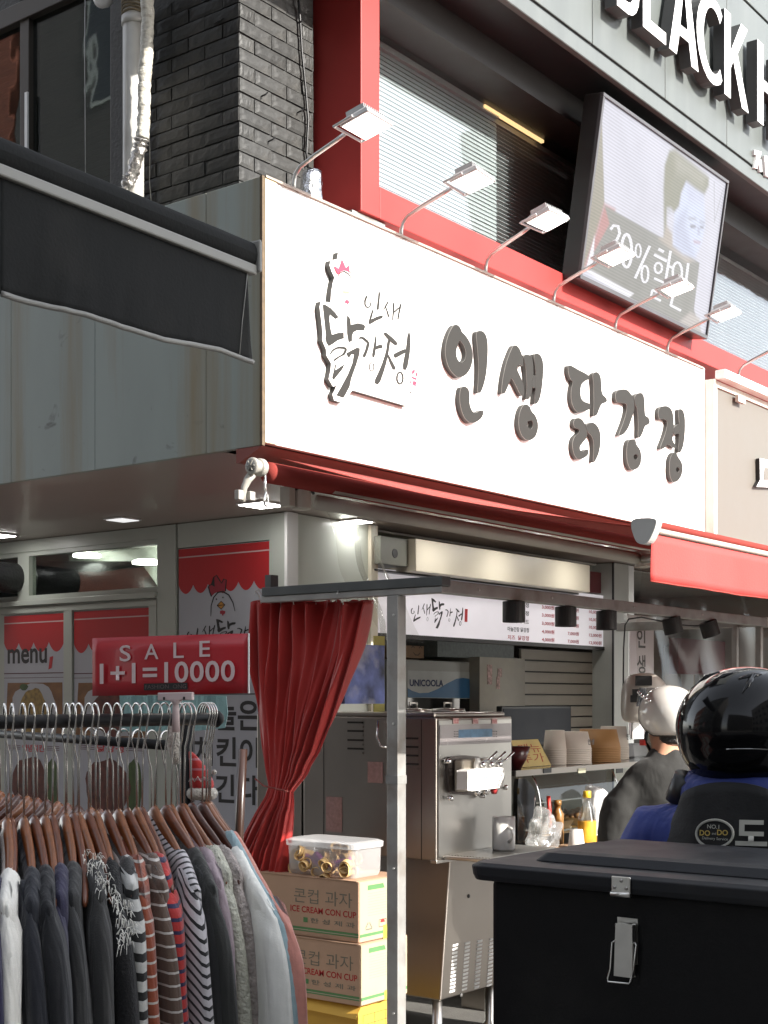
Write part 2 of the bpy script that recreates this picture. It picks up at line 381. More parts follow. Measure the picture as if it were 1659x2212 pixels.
# ================================================================== the main white signboard
SB = thing('signboard', 'long overexposed white shop signboard with dark raised Korean lettering and chicken logo', 'shop sign', (0, 0, SZ))
SX1 = 4.39
b_ = B(); b_.box((.012, 0, SZ), (SX1, .30, TOPZ)); b_.obj('panel', m_sign, SB, bevel=.004)
m_yel = mat('yellowed_edge', (.66, .58, .36), .5, var=.25, scale=8, stretch=(1, 1, .3), dirt=(.35, .25, .1), dirt_amt=.8)
B().box((.013, -.006, SZ+.002), (.085, -.0005, TOPZ-.002)).obj('edge_strip', m_yel, SB)
B().box((.013, -.012, TOPZ-.004), (SX1, .02, TOPZ+.006)).obj('top_rail', mat('rusty_rail', (.35, .3, .26), .6, var=.3, scale=12), SB)
B().box((SX1-.012, -.012, SZ-.01), (SX1+.012, -.0005, TOPZ)).obj('end_trim', m_white, SB)
CB = crop(1090, 780, 5.53); CC = crop(1390, 880, 4.74); CA = crop(780, 620, 5.268)
T = .028
def face(cr, pts, y): return [ony(*cr(*p), y) for p in pts]
LET = [
 (CB, [([(280,205),(320,195),(360,220),(385,265),(395,300),(440,340),(490,410),(530,500),(548,610),(545,700),(520,800),(470,880),(410,925),(340,935),(270,880),(215,800),(180,700),(165,600),(170,500),(190,400),(225,300)],
        [[(365,405),(420,480),(455,570),(450,660),(420,715),(385,730),(345,700),(320,640),(315,560),(340,480)]]),
       ([(600,300),(640,280),(690,290),(730,340),(755,430),(758,600),(740,850),(710,1010),(660,1145),(610,1155),(625,950),(632,750),(610,500),(598,370)], []),
       ([(385,1070),(435,1055),(480,1080),(505,1150),(500,1290),(530,1390),(570,1430),(600,1425),(660,1385),(690,1395),(700,1430),(670,1500),(600,1555),(510,1570),(440,1510),(390,1400),(365,1260),(368,1150)], [])]),
 (CB, [([(1110,488),(1145,482),(1190,515),(1225,600),(1250,680),(1250,790),(1200,745),(1155,800),(1195,890),(1260,1040),(1260,1190),(1215,1190),(1130,1010),(1085,935),(1055,1010),(1020,1100),(990,1160),(945,1165),(950,1080),(970,920),(1010,740),(1060,600)], []),
       ([(1262,625),(1300,610),(1345,625),(1375,660),(1390,800),(1385,1000),(1365,1150),(1330,1235),(1285,1240),(1300,1100),(1296,900),(1275,750),(1250,660)], []),
       ([(1375,905),(1440,900),(1440,1080),(1370,1080)], []),
       ([(1405,605),(1450,598),(1495,630),(1528,720),(1530,850),(1510,1080),(1480,1230),(1440,1300),(1400,1305),(1420,1100),(1425,900),(1410,750),(1400,650)], []),
       ([(1250,1315),(1300,1305),(1345,1345),(1360,1400),(1420,1460),(1455,1560),(1455,1660),(1420,1760),(1350,1810),(1280,1800),(1220,1730),(1190,1630),(1185,1500),(1210,1390)],
        [[(1330,1540),(1365,1525),(1385,1570),(1380,1625),(1350,1655),(1325,1640),(1302,1590),(1310,1545)]])]),
 (CC, [([(180,190),(210,178),(290,225),(435,300),(440,345),(400,360),(360,380),(335,430),(328,510),(340,580),(372,615),(450,640),(450,700),(380,730),(310,750),(260,710),(230,640),(218,560),(222,460),(245,380),(215,355),(190,290)], []),
       ([(480,280),(520,255),(555,280),(578,340),(582,520),(640,570),(648,610),(620,630),(580,640),(555,700),(530,770),(500,790),(485,780),(492,600),(488,400),(476,320)], []),
       ([(265,815),(310,805),(355,830),(385,880),(395,930),(415,1000),(395,1060),(350,1110),(322,1150),(325,1190),(350,1215),(410,1175),(428,1200),(420,1250),(370,1290),(300,1305),(260,1260),(238,1180),(235,1100),(260,1030),(310,990),(320,950),(260,925),(245,870)], []),
       ([(400,885),(460,860),(500,870),(545,920),(570,1000),(570,1120),(550,1230),(500,1335),(480,1340),(490,1200),(488,1080),(455,1010),(425,990),(400,940)], [])]),
 (CC, [([(755,490),(830,462),(890,472),(930,520),(965,570),(975,710),(940,820),(900,930),(850,1000),(790,1025),(785,1010),(830,900),(870,780),(885,690),(880,640),(820,625),(765,625),(745,570)], []),
       ([(975,540),(1045,502),(1080,530),(1095,600),(1097,780),(1140,800),(1160,850),(1145,885),(1095,905),(1075,980),(1040,1045),(1015,1045),(1020,900),(1010,700),(975,640)], []),
       ([(915,1065),(960,1058),(990,1080),(995,1125),(1040,1180),(1058,1260),(1050,1350),(1015,1410),(950,1435),(910,1400),(885,1320),(880,1200),(890,1110)],
        [[(975,1245),(1005,1240),(1015,1280),(995,1315),(970,1300),(960,1265)]])]),
 (CC, [([(1270,680),(1350,660),(1405,690),(1435,760),(1442,900),(1432,1000),(1425,1070),(1445,1110),(1480,1160),(1430,1165),(1380,1115),(1340,1160),(1290,1185),(1275,1170),(1320,1060),(1355,950),(1368,850),(1330,820),(1270,830),(1255,760)], []),
       ([(1436,920),(1515,868),(1515,1000),(1436,1000)], []),
       ([(1500,708),(1530,698),(1560,730),(1578,820),(1575,1000),(1555,1150),(1520,1225),(1490,1215),(1505,1100),(1508,900),(1500,770)], []),
       ([(1430,1225),(1470,1215),(1490,1270),(1540,1340),(1550,1420),(1530,1510),(1480,1570),(1430,1575),(1400,1520),(1390,1420),(1395,1300)],
        [[(1475,1400),(1500,1395),(1510,1430),(1495,1460),(1475,1450),(1465,1425)]])]),
]
for cr, parts in LET:
    b_ = B()
    for i, (o_, hs) in enumerate(parts):
        t = T + i*.0006
        sm = chaikin(o_, 2); hh = [chaikin(h, 2) for h in hs]
        b_.prism(face(cr, sm, -t), (0, t-.0005, 0), [face(cr, h, -t) for h in hh], matside=1, band=.10)
    b_.obj('letter', [m_dark, mat('letter_side', (.04, .039, .037), .6, var=.1, scale=20), m_trim], SB)
# logo plaque
PQ = [(372,75),(355,165),(268,185),(258,250),(285,330),(322,410),(300,480),(280,600),(270,740),(140,725),(125,800),(150,1000),(165,1150),(160,1240),(212,1365),(215,1440),(278,1545),(270,1640),(245,1755),(305,1855),(350,1835),(325,1900),(295,1955),(318,2035),(425,2065),(560,1900),(1290,2115),(1315,1910),(1358,1935),(1425,1860),(1435,1660),(1375,1600),(1350,1150),(1275,1090),(1190,990),(1225,750),(1050,690),(935,560),(880,545),(700,600),(600,520),(560,380),(560,220),(500,190),(470,110),(430,70)]
PT = .030
pq = B().prism(face(CA, PQ, -PT), (0, PT-.0005, 0), matside=1).obj('logo_plaque', [m_sign, MATS['letter_side']], SB)
def logo_shapes():
    ink, red, yel, line = [], [], [], []
    P = ink.append; S = lambda p, w, q=1: ink.append(chaikin(ribbon(p, w), 1) if q else ribbon(p, w))
    P([(165,770),(190,760),(270,810),(330,870),(378,935),(335,962),(262,900),(255,960),(270,1080),(290,1165),(370,1140),(445,1135),(448,1215),(370,1240),(300,1290),(245,1320),(215,1275),(200,1215),(208,1170),(195,1050),(180,900)])
    P([(490,902),(535,960),(540,1035),(630,1012),(715,1030),(732,1060),(712,1112),(620,1110),(575,1135),(557,1180),(556,1250),(510,1270),(490,1150),(485,1000)])
    S([(262,1430),(300,1370),(370,1335),(450,1340),(480,1358)], [18,26,30,34,34]); S([(480,1350),(455,1410),(430,1440)], 34); S([(440,1430),(370,1465),(312,1512)], [22,24,30])
    P([(330,1555),(348,1560),(335,1635),(400,1590),(460,1553),(430,1620),(310,1770),(290,1735),(310,1650)])
    P([(475,1415),(540,1375),(620,1335),(660,1345),(655,1420),(610,1570),(545,1750),(525,1850),(480,1940),(440,2005),(345,1970),(420,1840),(500,1690),(560,1540),(578,1430),(550,1425),(512,1478)])
    S([(755,650),(725,710),(728,780),(762,812),(798,785),(802,740),(775,735)], [30,26,22,22,20,18,12])
    P([(910,572),(930,620),(910,835),(880,838)]); P([(830,820),(840,850),(812,960),(880,925),(968,905),(960,945),(870,985),(785,1035),(772,1000),(800,900)])
    S([(1037,722),(1000,790),(963,852)], [22,24,8]); S([(1000,790),(1045,938)], [16,26]); S([(1105,742),(1104,860),(1092,985)], [26,24,14]); S([(1100,880),(1180,805)], 22); S([(1203,752),(1178,870),(1163,972)], [28,22,20])
    S([(645,1215),(690,1200),(775,1275)], [30,36,40]); S([(775,1268),(745,1380),(708,1465)], [44,38,44])
    S([(872,1172),(862,1300),(835,1465)], [14,34,42]); S([(862,1350),(905,1325),(957,1322)], [40,48,58])
    S([(980,1140),(1060,1215),(1150,1300)], [40,60,50]); S([(1045,1230),(1022,1400),(965,1600),(875,1820)], [40,40,60,84]); S([(1025,1420),(1070,1530),(1120,1630)], [20,44,48])
    S([(1310,1140),(1300,1350),(1250,1632)], [36,62,70]); S([(1110,1455),(1190,1410),(1275,1370)], [64,60,50])
    line += [ribbon(ell(1118, 1065, 20, 40, 14) + [(1138, 1065)], 7), ribbon(ell(815, 1590, 30, 56, 16, -.9, 4.9), 13), ribbon(ell(1190, 1740, 40, 78, 18) + [(1230, 1740)], 22)]
    line.append(ribbon([(360,365),(322,290),(307,230),(330,212),(380,255),(400,150),(420,106),(450,140),(475,240),(510,212),(543,225),(545,300),(532,360)], 7))
    line.append(ribbon([(318,640),(330,520),(360,410),(400,345),(450,327),(510,360),(550,420),(588,505)], [3,5,9,14,16,13,7,3]))
    red.append([(355,370),(320,280),(330,255),(375,290),(395,240),(420,155),(455,235),(475,280),(515,240),(528,350),(500,330),(450,315),(400,335),(375,370)])
    red.append([(455,745),(470,705),(505,705),(527,745),(505,750),(497,780),(485,750)])
    yel.append([(425,600),(468,545),(525,610),(485,660)])
    line.append(ribbon([(420,600),(475,605),(527,612)], 4))
    st = [[(1352,1640),(1385,1625),(1390,1650),(1365,1690),(1345,1680)], [(1400,1650),(1425,1690),(1420,1730),(1398,1700)],
          [(1340,1715),(1410,1740),(1405,1770),(1350,1740)], [(1330,1760),(1345,1765),(1340,1810),(1322,1810)], [(1365,1775),(1410,1790),(1395,1865),(1375,1830),(1350,1840)]]
    return ink, red + st, yel, line
LOGO = logo_shapes()
m_logored = mat('logo_red', (.75, .03, .07), .5); m_logoyel = mat('logo_yellow', (.85, .75, .25), .5)
for nm, shp, m in (('lettering', LOGO[0], m_dark), ('outline', LOGO[3], m_dark), ('comb_print', LOGO[1], m_logored), ('beak_print', LOGO[2], m_logoyel)):
    b_ = B()
    for k, s_ in enumerate(shp): b_.sheet([ony(*CA(*p), -PT-.0012-(k % 5)*.0002 - (.0006 if nm == 'outline' else 0)) for p in s_])
    b_.obj(nm, m, pq, kind='stuff' if nm in ('outline', 'comb_print') else None)
GRP = [[7,8,9],[10,11,12,13,14],[0,1,2,3,4,5,6],[15,16,17,18],[19,20,21,22,23,24]]
GLN = [None, 0, None, 1, 2]
def brush_line(parent, plane, a0, b0, w_, h_, mi, off=.0015):
    rc = [(0,.18,.16,.74),(.20,.37,.22,.80),(.38,.63,.0,1.0),(.645,.79,.26,.72),(.80,1.0,.10,.78)]
    for k, idx in enumerate(GRP):
        shp = [LOGO[0][i] for i in idx if i < len(LOGO[0])]
        if GLN[k] is not None: shp = shp + [LOGO[3][GLN[k]]]
        xs = [p[0] for s_ in shp for p in s_]; ys = [p[1]-(p[0]-165)*.2 for s_ in shp for p in s_]
        X0, X1, Y0, Y1 = min(xs), max(xs), min(ys), max(ys); u0, u1, v0, v1 = rc[k]
        b_ = B()
        for i, s_ in enumerate(shp):
            b_.sheet([plane.at(a0+w_*(u0+(u1-u0)*(p[0]-X0)/(X1-X0)), b0+h_*(v0+(v1-v0)*(Y1-(p[1]-(p[0]-165)*.2))/(Y1-Y0)), off+(i % 6)*.0001) for p in s_])
        b_.obj('brush_letter', mi, parent)
def logo_flat(parent, plane, a0, b0, hgt, mi, off=.0015, chick=True, name='brush_lettering'):
    """same calligraphy, flat print, scaled; logo space is sheared by the photo's perspective so straighten it"""
    k = hgt/1300.0
    def mp_(p): 
        x = p[0]; y = p[1] - (x-165)*.235
        return (a0 + (x-165)*k*1.45, b0 + (2000-y)*k)
    b_ = B()
    for i, s_ in enumerate(LOGO[0] + LOGO[3][:3]): b_.sheet([plane.at(*mp_(p), off + (i % 6)*.0001) for p in s_])
    b_.obj(name, mi, parent)
# red trim under the sign
tr = B().loft([[V((-.002, -.003, SZ-.014)), V((-.002, .15, SZ-.014)), V((-.002, .15, SZ-.075)), V((-.002, .13, SZ-.075))], [V((SX1, -.003, SZ-.014)), V((SX1, .15, SZ-.014)), V((SX1, .15, SZ-.075)), V((SX1, .13, SZ-.075))]])
tag(tr.obj('red_fascia_trim', mat('faded_red_trim', (.22, .062, .050), .5, var=.08)), 'narrow red trim running along the bottom edge of the white signboard', 'trim')

from mathutils import noise as mnoise
# ================================================================== brick corner of the upper floor
BX, BY = .25, .369
UPZ = 6.2
m_bpaint = mat('dark_grey_painted_brick', (.034, .034, .0325), .5, 0, .25, 14, .7, 18, dirt=(.07, .066, .058), dirt_amt=.45, spec=.3)
per_object(m_bpaint)
m_mort = mat('painted_mortar', (.045, .045, .043), .6, 0, .3, 25, .5, 60)
bw = thing('brick_corner', 'dark grey painted brick corner pier above the left end of the signboard', 'brick wall', (BX, BY, 3.6))
core = B().box((BX+.008, BY+.008, 3.6), (.78, 1.10, UPZ)).obj('mortar_core', m_mort, bw)
bl, bh, jt = .215, .0616, .006
brm = []
for k in range(5):
    bb = B(); n = 6
    def f_(p): return p
    def bf(i, j, k=k): 
        e = (1-abs(i*2-1)**8)*(1-abs(j*2-1)**6)
        return V((bl*(i-.5), -.0015-.0030*e - .0022*mnoise.noise(V((i*5+k*7, j*2.2, k))), bh*(j-.5)))
    bb.grid(bf, 8, 4); bb.box((-bl/2+.001, .0, -bh/2+.001), (bl/2-.001, .03, bh/2-.001)); bb.box((-bl/2, -.0015, -bh/2), (bl/2, .002, bh/2))
    me = bb.mesh('brick', m_bpaint); brm.append(me)
hm = B().box((-.0475, -.006, -bh/2), (.0475, .05, bh/2)).mesh('half_brick', m_bpaint)
z = 3.62; row = 0
org = ORG[core.name]
def put(me, p, rz, sx=1):
    o = link('brick', me, core, V(p)-org, (rnd.uniform(-.012, .012), rnd.uniform(-.01, .01), rz + rnd.uniform(-.012, .012)), (sx, 1, 1+rnd.uniform(-.04, .03)))
while z < 4.95:
    # right face (faces -Y): x from BX
    x = BX + (0 if row % 2 else .0)
    first = .10 if row % 2 else bl
    xs = [(BX, first)]; x = BX + first + jt
    while x < .74:
        wd = min(bl, .77 - x); xs.append((x, wd)); x += wd + jt
    for x0, wd in xs:
        if wd < .04: continue
        put(brm[rnd.randrange(5)], (x0+wd/2, BY + rnd.uniform(-.002, .003), z+bh/2), 0, wd/bl)
    first = bl if row % 2 else .10
    ys = [(BY+.002, first)]; y = BY + first + jt
    while y < 1.06:
        wd = min(bl, 1.10 - y); ys.append((y, wd)); y += wd + jt
    for y0, wd in ys:
        if wd < .04: continue
        put(brm[rnd.randrange(5)], (BX + rnd.uniform(-.003, .003), y0+wd/2, z+bh/2), -pi/2, wd/bl)
    z += bh + jt; row += 1
# nails and hooks left in the brick
b_ = B()
for u, v in ((567, 208), (645, 50), (645, 243), (583, 305), (470, 48)):
    p = ony(u, v, BY-.012) if u > 517 else onx(u, v, BX-.012)
    b_.tube([p+V((0, .02, 0)), p+V((0, -.02, .004)), p+V((.006, -.028, .014))], .004, 6)
b_.obj('nail', m_black, bw)

# upper wall and the left window
m_brown = mat('brown_window_frame', (.05, .042, .034), .45, var=.15)
WX = .33
uw = thing('side_window', 'dark brown framed upstairs window with slatted blinds left of the white drain pipe', 'window', (WX, 1.1, 3.6))
def frame_u(b_, u0, u1, vt, vb, x, d):   # vertical member on the left facade
    y0, y1 = onx(u1, 200, x).y, onx(u0, 200, x).y; b_.box((x, y0, vb), (x+d, y1, vt))
b_ = B(); frame_u(b_, 43, 62, UPZ, 3.6, WX, .08); b_.obj('mullion', m_brown, uw, bevel=.004)
b_ = B(); frame_u(b_, 238, 266, UPZ, 3.6, WX-.01, .12); b_.obj('jamb', m_brown, uw, bevel=.004)
b_ = B(); frame_u(b_, 53, 59, 4.87, 3.6, WX-.012, .01); b_.obj('bead', m_white, uw)
yR, yM0, yM1 = onx(238, 200, WX).y, onx(62, 200, WX).y, onx(43, 200, WX).y
ztop = onx(150, -12, WX).z
zt = onx(20, 58, WX).z
B().box((WX-.012, yR-.1, zt), (WX+.1, 3.9, zt+.10)).obj('head_rail', m_brown, uw, bevel=.004)
B().box((WX-.02, yR-.1, 3.58), (WX+.1, 3.9, 3.66)).obj('sill', m_brown, uw, bevel=.004)
m_wglass = glassmat('window_glass', (.55, .6, .55), .10, .02)
B().box((WX+.03, yR, 3.6), (WX+.036, yM0, zt)).obj('pane', m_wglass, uw)
B().box((WX+.03, yM1, 3.6), (WX+.036, 3.9, zt)).obj('pane', m_wglass, uw)
m_slat = mat('grey_blind_slat', (.10, .11, .10), .5)
bs = B().box((-.0125, -1.45, -.001), (.0125, 1.45, .001)); sme = bs.mesh('blind_slat', m_slat)
bl_ = B().box((WX+.10, yR, zt-.05), (WX+.13, 3.85, zt)).obj('blind_rail', m_slat, uw)
for i in range(32):
    link('slat', sme, bl_, V((WX+.11, (yR+3.85)/2, zt-.07-i*.032))-ORG[uw.name], (0, R_(38), 0))
up = thing('upper_wall', 'dark wall of the upper storey around the brown side window', 'wall', (.3, 1.1, 3.6))
B().box((.45, 1.10, 3.6), (.6, 10, UPZ)).obj('wall', m_mort, up)
B().box((BX+.03, 3.9, 3.6), (.45, 10, UPZ)).obj('wall', m_bpaint, up)
B().box((WX, 1.1, zt+.10), (.45, 3.9, UPZ)).obj('lintel', m_mort, up)
B().box((BX+.05, 1.101, 3.6), (.45, yR-.04, UPZ)).obj('pier', m_mort, up)
# white round fixture at the very top
tag(B().lathe(atZ(222, -8, 6.8), [(.01, -.03), (.045, -.03), (.055, 0), (.045, .02), (.02, .03)], 20, ax=(-1, -.3, -.2)).obj('camera_dome', m_white, smooth=True), 'small round white fixture at the top of the side window', 'fixture')

# ------------------------------------------------------------------ pipes and cables
m_pipe = mat('white_grey_pvc', (.5, .49, .46), .35, var=.12, scale=6, dirt=(.25, .22, .17), dirt_amt=.5)
PX = .16
def uy(u, v, x=PX): return onx(u, v, x)
p0, p1 = uy(287, 0), uy(290, 452)
rr = (uy(270, 200)-uy(304, 200)).length/2*.9
dp = thing('drain_pipe', 'pale straight plastic drain pipe left of the dark brick corner', 'pipe', (p1.x, p1.y, 3.6))
yy = (p0.y+p1.y)/2
B().tube([(PX, yy, 3.7), (PX, yy, 4.25), (PX, yy, UPZ)], rr, 20).obj('pipe', m_pipe, dp, smooth=True)
zc = uy(287, 44).z
B().tube([(PX, yy, zc-.028), (PX, yy, zc+.012)], rr*1.12, 20).obj('coupling', m_pipe, dp, smooth=True)
m_tape = mat('frayed_brown_rope', (.20, .16, .10), .8, var=.5, scale=30, bump=.6, stretch=(1, 1, 4))
b_ = B()
for k in range(9):
    zz = zc+.025+k*.017
    b_.tube([(PX+cos(a)*rr*1.06, yy+sin(a)*rr*1.06, zz+sin(a*2+k)*.004) for a in [i*2*pi/14 for i in range(15)]], .0055, 6)
b_.obj('rope_wrap', m_tape, dp, smooth=True)
m_wrap = mat('white_pipe_wrap', (.55, .53, .47), .5, 0, .16, 26, .9, 30, stretch=(1, 1, 2.2), dirt=(.22, .18, .12), dirt_amt=.6)
wp = thing('wrapped_pipe', 'white tape wrapped conduit running beside the drain pipe and ending in frayed tape', 'pipe', (.1, yy, 3.7))
pts = [(uy(u, v, .10)) for u, v in ((318, -40), (319, 60), (317, 120), (312, 180), (311, 240), (308, 300))]
def lumpy(pts, r, n, amp, name, m, par):
    # resample and add wrinkles
    P = []; 
    for a, b in zip(pts, pts[1:]):
        for i in range(10): P.append(a.lerp(b, i/10))
    P.append(pts[-1]); bb = B(); rings = []
    for i, p in enumerate(P):
        t = (P[min(i+1, len(P)-1)]-P[max(i-1, 0)]).normalized(); e = V((1, 0, 0)); e = (e-t*e.dot(t)).normalized(); q = t.cross(e)
        rings.append([p + (e*cos(2*pi*j/n)+q*sin(2*pi*j/n))*(r(i/len(P)) if callable(r) else r)*(1+amp*mnoise.noise(V((cos(2*pi*j/n)*1.3, sin(2*pi*j/n)*1.3, i*.55)))) for j in range(n)])
    bb.loft(rings); return bb.obj(name, m, par, smooth=True)
lumpy(pts, .030, 14, .28, 'wrap', m_wrap, wp)
m_foil = mat('torn_foil_tape', (.40, .38, .36), .3, .7, .5, 30, .9, 60)
lumpy([uy(u, v, .09) for u, v in ((306, 300), (300, 330), (288, 372), (272, 410), (262, 435))], lambda t: .030-.006*t, 12, .6, 'frayed_tape', m_foil, wp)
b_ = B()
for i in range(26):
    t = rnd.random(); p = uy(306-44*t, 300+135*t, .065)
    d = V((rnd.uniform(-1, 0), rnd.uniform(-1, 1), rnd.uniform(-.6, .8))).normalized()*rnd.uniform(.012, .035); e = d.orthogonal().normalized()*rnd.uniform(.004, .010)
    b_.add([p-e, p+e, p+d+e*.4, p+d-e*.6], [(0, 1, 2, 3)])
b_.obj('tape_shreds', m_foil, wp, kind='stuff', solid=.0008)
tag(B().tube([uy(184, -20, .2), uy(183, 120, .2), uy(184, 250, .2), uy(185, 420, .2)], .0022, 6).obj('hanging_wire', mat('pale_wire', (.5, .5, .5), .4), smooth=True), 'thin pale wire hanging straight down in front of the side window', 'wire')
tag(B().tube([ony(u, v, BY-.02) for u, v in ((644, -15), (648, 40), (652, 110), (660, 190), (666, 260), (662, 330), (668, 380))], .006, 8).obj('black_cable', m_black, smooth=True), 'black cable sagging down the right edge of the brick corner', 'cable')
tag(B().tube([uy(u, v, BX-.02) for u, v in ((322, 275), (324, 330), (323, 390), (328, 450))], .003, 6).obj('thin_cable', mat('pale_cable', (.35, .34, .31), .5), smooth=True), 'thin pale cable on the brick right of the wrapped pipe', 'cable')

# ================================================================== red framed upstairs window on the right facade
FY = .10
fx0 = ony(780, 300, FY).x; fx1 = ony(820, 300, FY).x
fz0 = ony(881, 499, FY).z; fz1 = ony(830, 407, FY).z
WT = 5.06; FX2 = 9.5
rw = thing('red_framed_window', 'wide upstairs window in a thick red steel frame with white slatted blinds', 'window', (fx0, FY, fz0))
b_ = B(); b_.box((fx0, FY, fz0), (fx1, .404, UPZ)); b_.obj('frame_post', m_red, rw, bevel=.004)
B().box((fx1+.001, FY, fz0), (FX2, .404, fz1)).obj('frame_rail', m_red, rw, bevel=.004)
B().box((fx0-.065, .41, 3.7), (fx0-.003, .45, UPZ)).obj('gap_filler', m_black, rw)
b_ = B(); b_.box((ony(768,440,FY).x, FY+.02, fz0-.045), (ony(812,455,FY).x+.1, FY+.2, fz0-.004)); b_.obj('bracket', m_galv, rw)
# glazing
gp = glassmat('shop_window_glass', (.88, .91, .91), .07, .01, gain=.8)
B().box((fx1, .33, fz1), (FX2, .338, WT)).obj('pane', gp, rw)
m_sl = mat('white_blind_slat', (.46, .47, .47), .4, var=.04)
m_sl2 = mat('thin_blind_slat', (.6, .6, .6), .4)
B().box((fx1, .62, fz1-.1), (FX2, .64, UPZ)).obj('room_backing', mat('dark_room', (.012, .012, .012), .8), rw)
xa, xb = fx1+.01, ony(1072, 350, .40).x
sl1 = B().box((-(xb-xa)/2, -.0125, -.0008), ((xb-xa)/2, .0125, .0008)).mesh('slat', m_sl)
blind = thing('closed_blind', 'white slatted blind hanging closed behind the left end of the red framed window', 'blind', (xa, .4, WT))
B().box((xa, .38, WT-.03), (xb, .43, WT+.02)).obj('head_rail', m_sl, blind)
n = int((WT-fz1)/.0235)
for i in range(n):
    link('slat', sl1, blind, V(((xa+xb)/2, .40, WT-.045-i*.0235))-V((xa, .4, WT)), (R_(74)+rnd.uniform(-.04, .04), rnd.uniform(-.001, .001), 0))
xc_ = ony(1255, 480, .45).x
blind2 = thing('open_blind', 'blind with thin open slats behind dark glass left of the big screen', 'blind', (xb, .45, WT))
B().box((xb+.02, .43, WT-.03), (xc_, .47, WT+.02)).obj('head_rail', m_sl2, blind2)
sl2 = B().box((-(xc_-xb-.02)/2, -.012, -.0012), ((xc_-xb-.02)/2, .012, .0012)).mesh('slat', m_sl2)
for i in range(n):
    link('slat', sl2, blind2, V(((xb+.02+xc_)/2, .45, WT-.045-i*.0235))-V((xb, .45, WT)), (R_(-12), 0, 0))
xd, xe = ony(1525, 700, .45).x-.3, FX2
blind3 = thing('far_blind', 'blind with thin open slats behind dark glass right of the big screen', 'blind', (xd, .45, WT))
B().box((xd, .43, WT-.03), (xe, .47, WT+.02)).obj('head_rail', m_sl2, blind3)
sl3 = B().box((-(xe-xd)/2, -.012, -.0012), ((xe-xd)/2, .012, .0012)).mesh('slat', m_sl2)
for i in range(n):
    link('slat', sl3, blind3, V(((xd+xe)/2, .45, WT-.045-i*.0235))-V((xd, .45, WT)), (R_(-12), 0, 0))
for bx_ in (xc_ + .02,):
    B().box((bx_, .10, fz1+.001), (bx_+.40, .60, WT)).obj('pier', mat('dark_pier', (.03, .028, .028), .3), rw)
B().box((fx1, .405, WT), (FX2, .62, WT+.30)).box((fx1, FY+.003, WT), (FX2, .404, WT+.30)).obj('window_head', mat('dark_soffit', (.02, .018, .017), .5), rw)
# warm strip lights seen through the top of the window
p = ony(1045, 178, .38); q = ony(1172, 262, .38)
sl_ = B().box((p.x, .37, WT-.020), (q.x, .39, WT-.004)); 
tag(sl_.obj('strip_light', emat('warm_strip', (1, .62, .28), .6)), 'warm coloured strip light under the dark window head', 'light')

# ================================================================== dark fascia with the big letters
FYF = -.20
m_fas = mat('grey_metal_fascia', (.108, .120, .116), .4, .1, .10, 3, .02, stretch=(3, 1, .5), dirt=(.14, .15, .145), dirt_amt=.4)
fa = thing('panelled_fascia', 'dark grey metal panelled fascia above the big screen, carrying white channel letters', 'fascia', (1, FYF, 5.2))
def fz(u, v): return ony(u, v, FYF).z
zb = fz(1437, 252); zg = fz(1437, 218); zt2 = fz(1605, 0)
xs_ = [-.5] + [ony(u, 200, FYF).x for u in (1105, 1280, 1437, 1570, 1690)] + [8.4, 9.5]
for a, b in zip(xs_, xs_[1:]):
    B().box((a+.004, FYF, zg+.012), (b-.004, FYF+.04, zt2)).obj('panel', m_fas, fa, bevel=.003, seg=1)
    B().box((a+.004, FYF, zt2+.02), (b-.004, FYF+.04, zt2+.5)).obj('panel', m_fas, fa, bevel=.003, seg=1)
B().box((-.5, FYF, zb), (FX2, FYF+.04, zg-.006)).obj('bottom_strip', m_fas, fa, bevel=.004, seg=1)
B().box((-.5, FYF+.012, zb+.01), (FX2, .62, zt2+.5)).obj('fascia_core', m_black, fa)
# channel letters
def glyph(ch):
    t = .24
    if ch == 'L': return [([(0,0),(1,0),(1,.13),(.30,.13),(.30,1),(0,1)], [])]
    if ch == 'H': return [([(0,0),(t,0),(t,.44),(1-t,.44),(1-t,0),(1,0),(1,1),(1-t,1),(1-t,.57),(t,.57),(t,1),(0,1)], [])]
    if ch == 'A': return [([(0,0),(.25,0),(.34,.24),(.67,.24),(.76,0),(1,0),(.63,1),(.38,1)], [[(.37,.36),(.50,.83),(.63,.36)]])]
    if ch == 'K': return [([(0,0),(.25,0),(.25,.36),(.36,.48),(.72,0),(1,0),(.53,.60),(.96,1),(.68,1),(.25,.56),(.25,1),(0,1)], [])]
    if ch == 'C':
        o_ = ell(.62, .5, .62, .5, 22, .85, 2*pi-.85); i_ = ell(.64, .5, .38, .375, 22, 2*pi-.78, .78)
        return [([(min(1, x), y) for x, y in o_] + i_, [])]
    if ch == 'B':
        o_ = [(0,0),(.5,0)] + ell(.5, .27, .5, .27, 9, -pi/2, pi/2)[1:] + ell(.48, .77, .44, .23, 9, -pi/2, pi/2)[1:] + [(0,1)]
        h1 = [(.27,.12),(.5,.12)] + ell(.5, .27, .24, .15, 7, -pi/2, pi/2)[1:] + [(.27,.42)]
        h2 = [(.27,.59),(.46,.59)] + ell(.46, .74, .2, .15, 7, -pi/2, pi/2)[1:] + [(.27,.88)]
        return [(o_, [h1, h2])]
LY = FYF-.10
zlb = ony(1565, 202, LY).z; zlt = ony(1565, 17.5, LY).z
m_chl = mat('letter_return', (.05, .05, .052), .45, var=.1); m_chf = mat('letter_face', (.85, .85, .85), .3, var=.01)
big = [('B', 1333, 1381), ('L', 1389, 1438.5), ('A', 1445.5, 1508.6), ('C', 1505, 1560), ('K', 1565, 1617), ('H', 1636, 1690)]
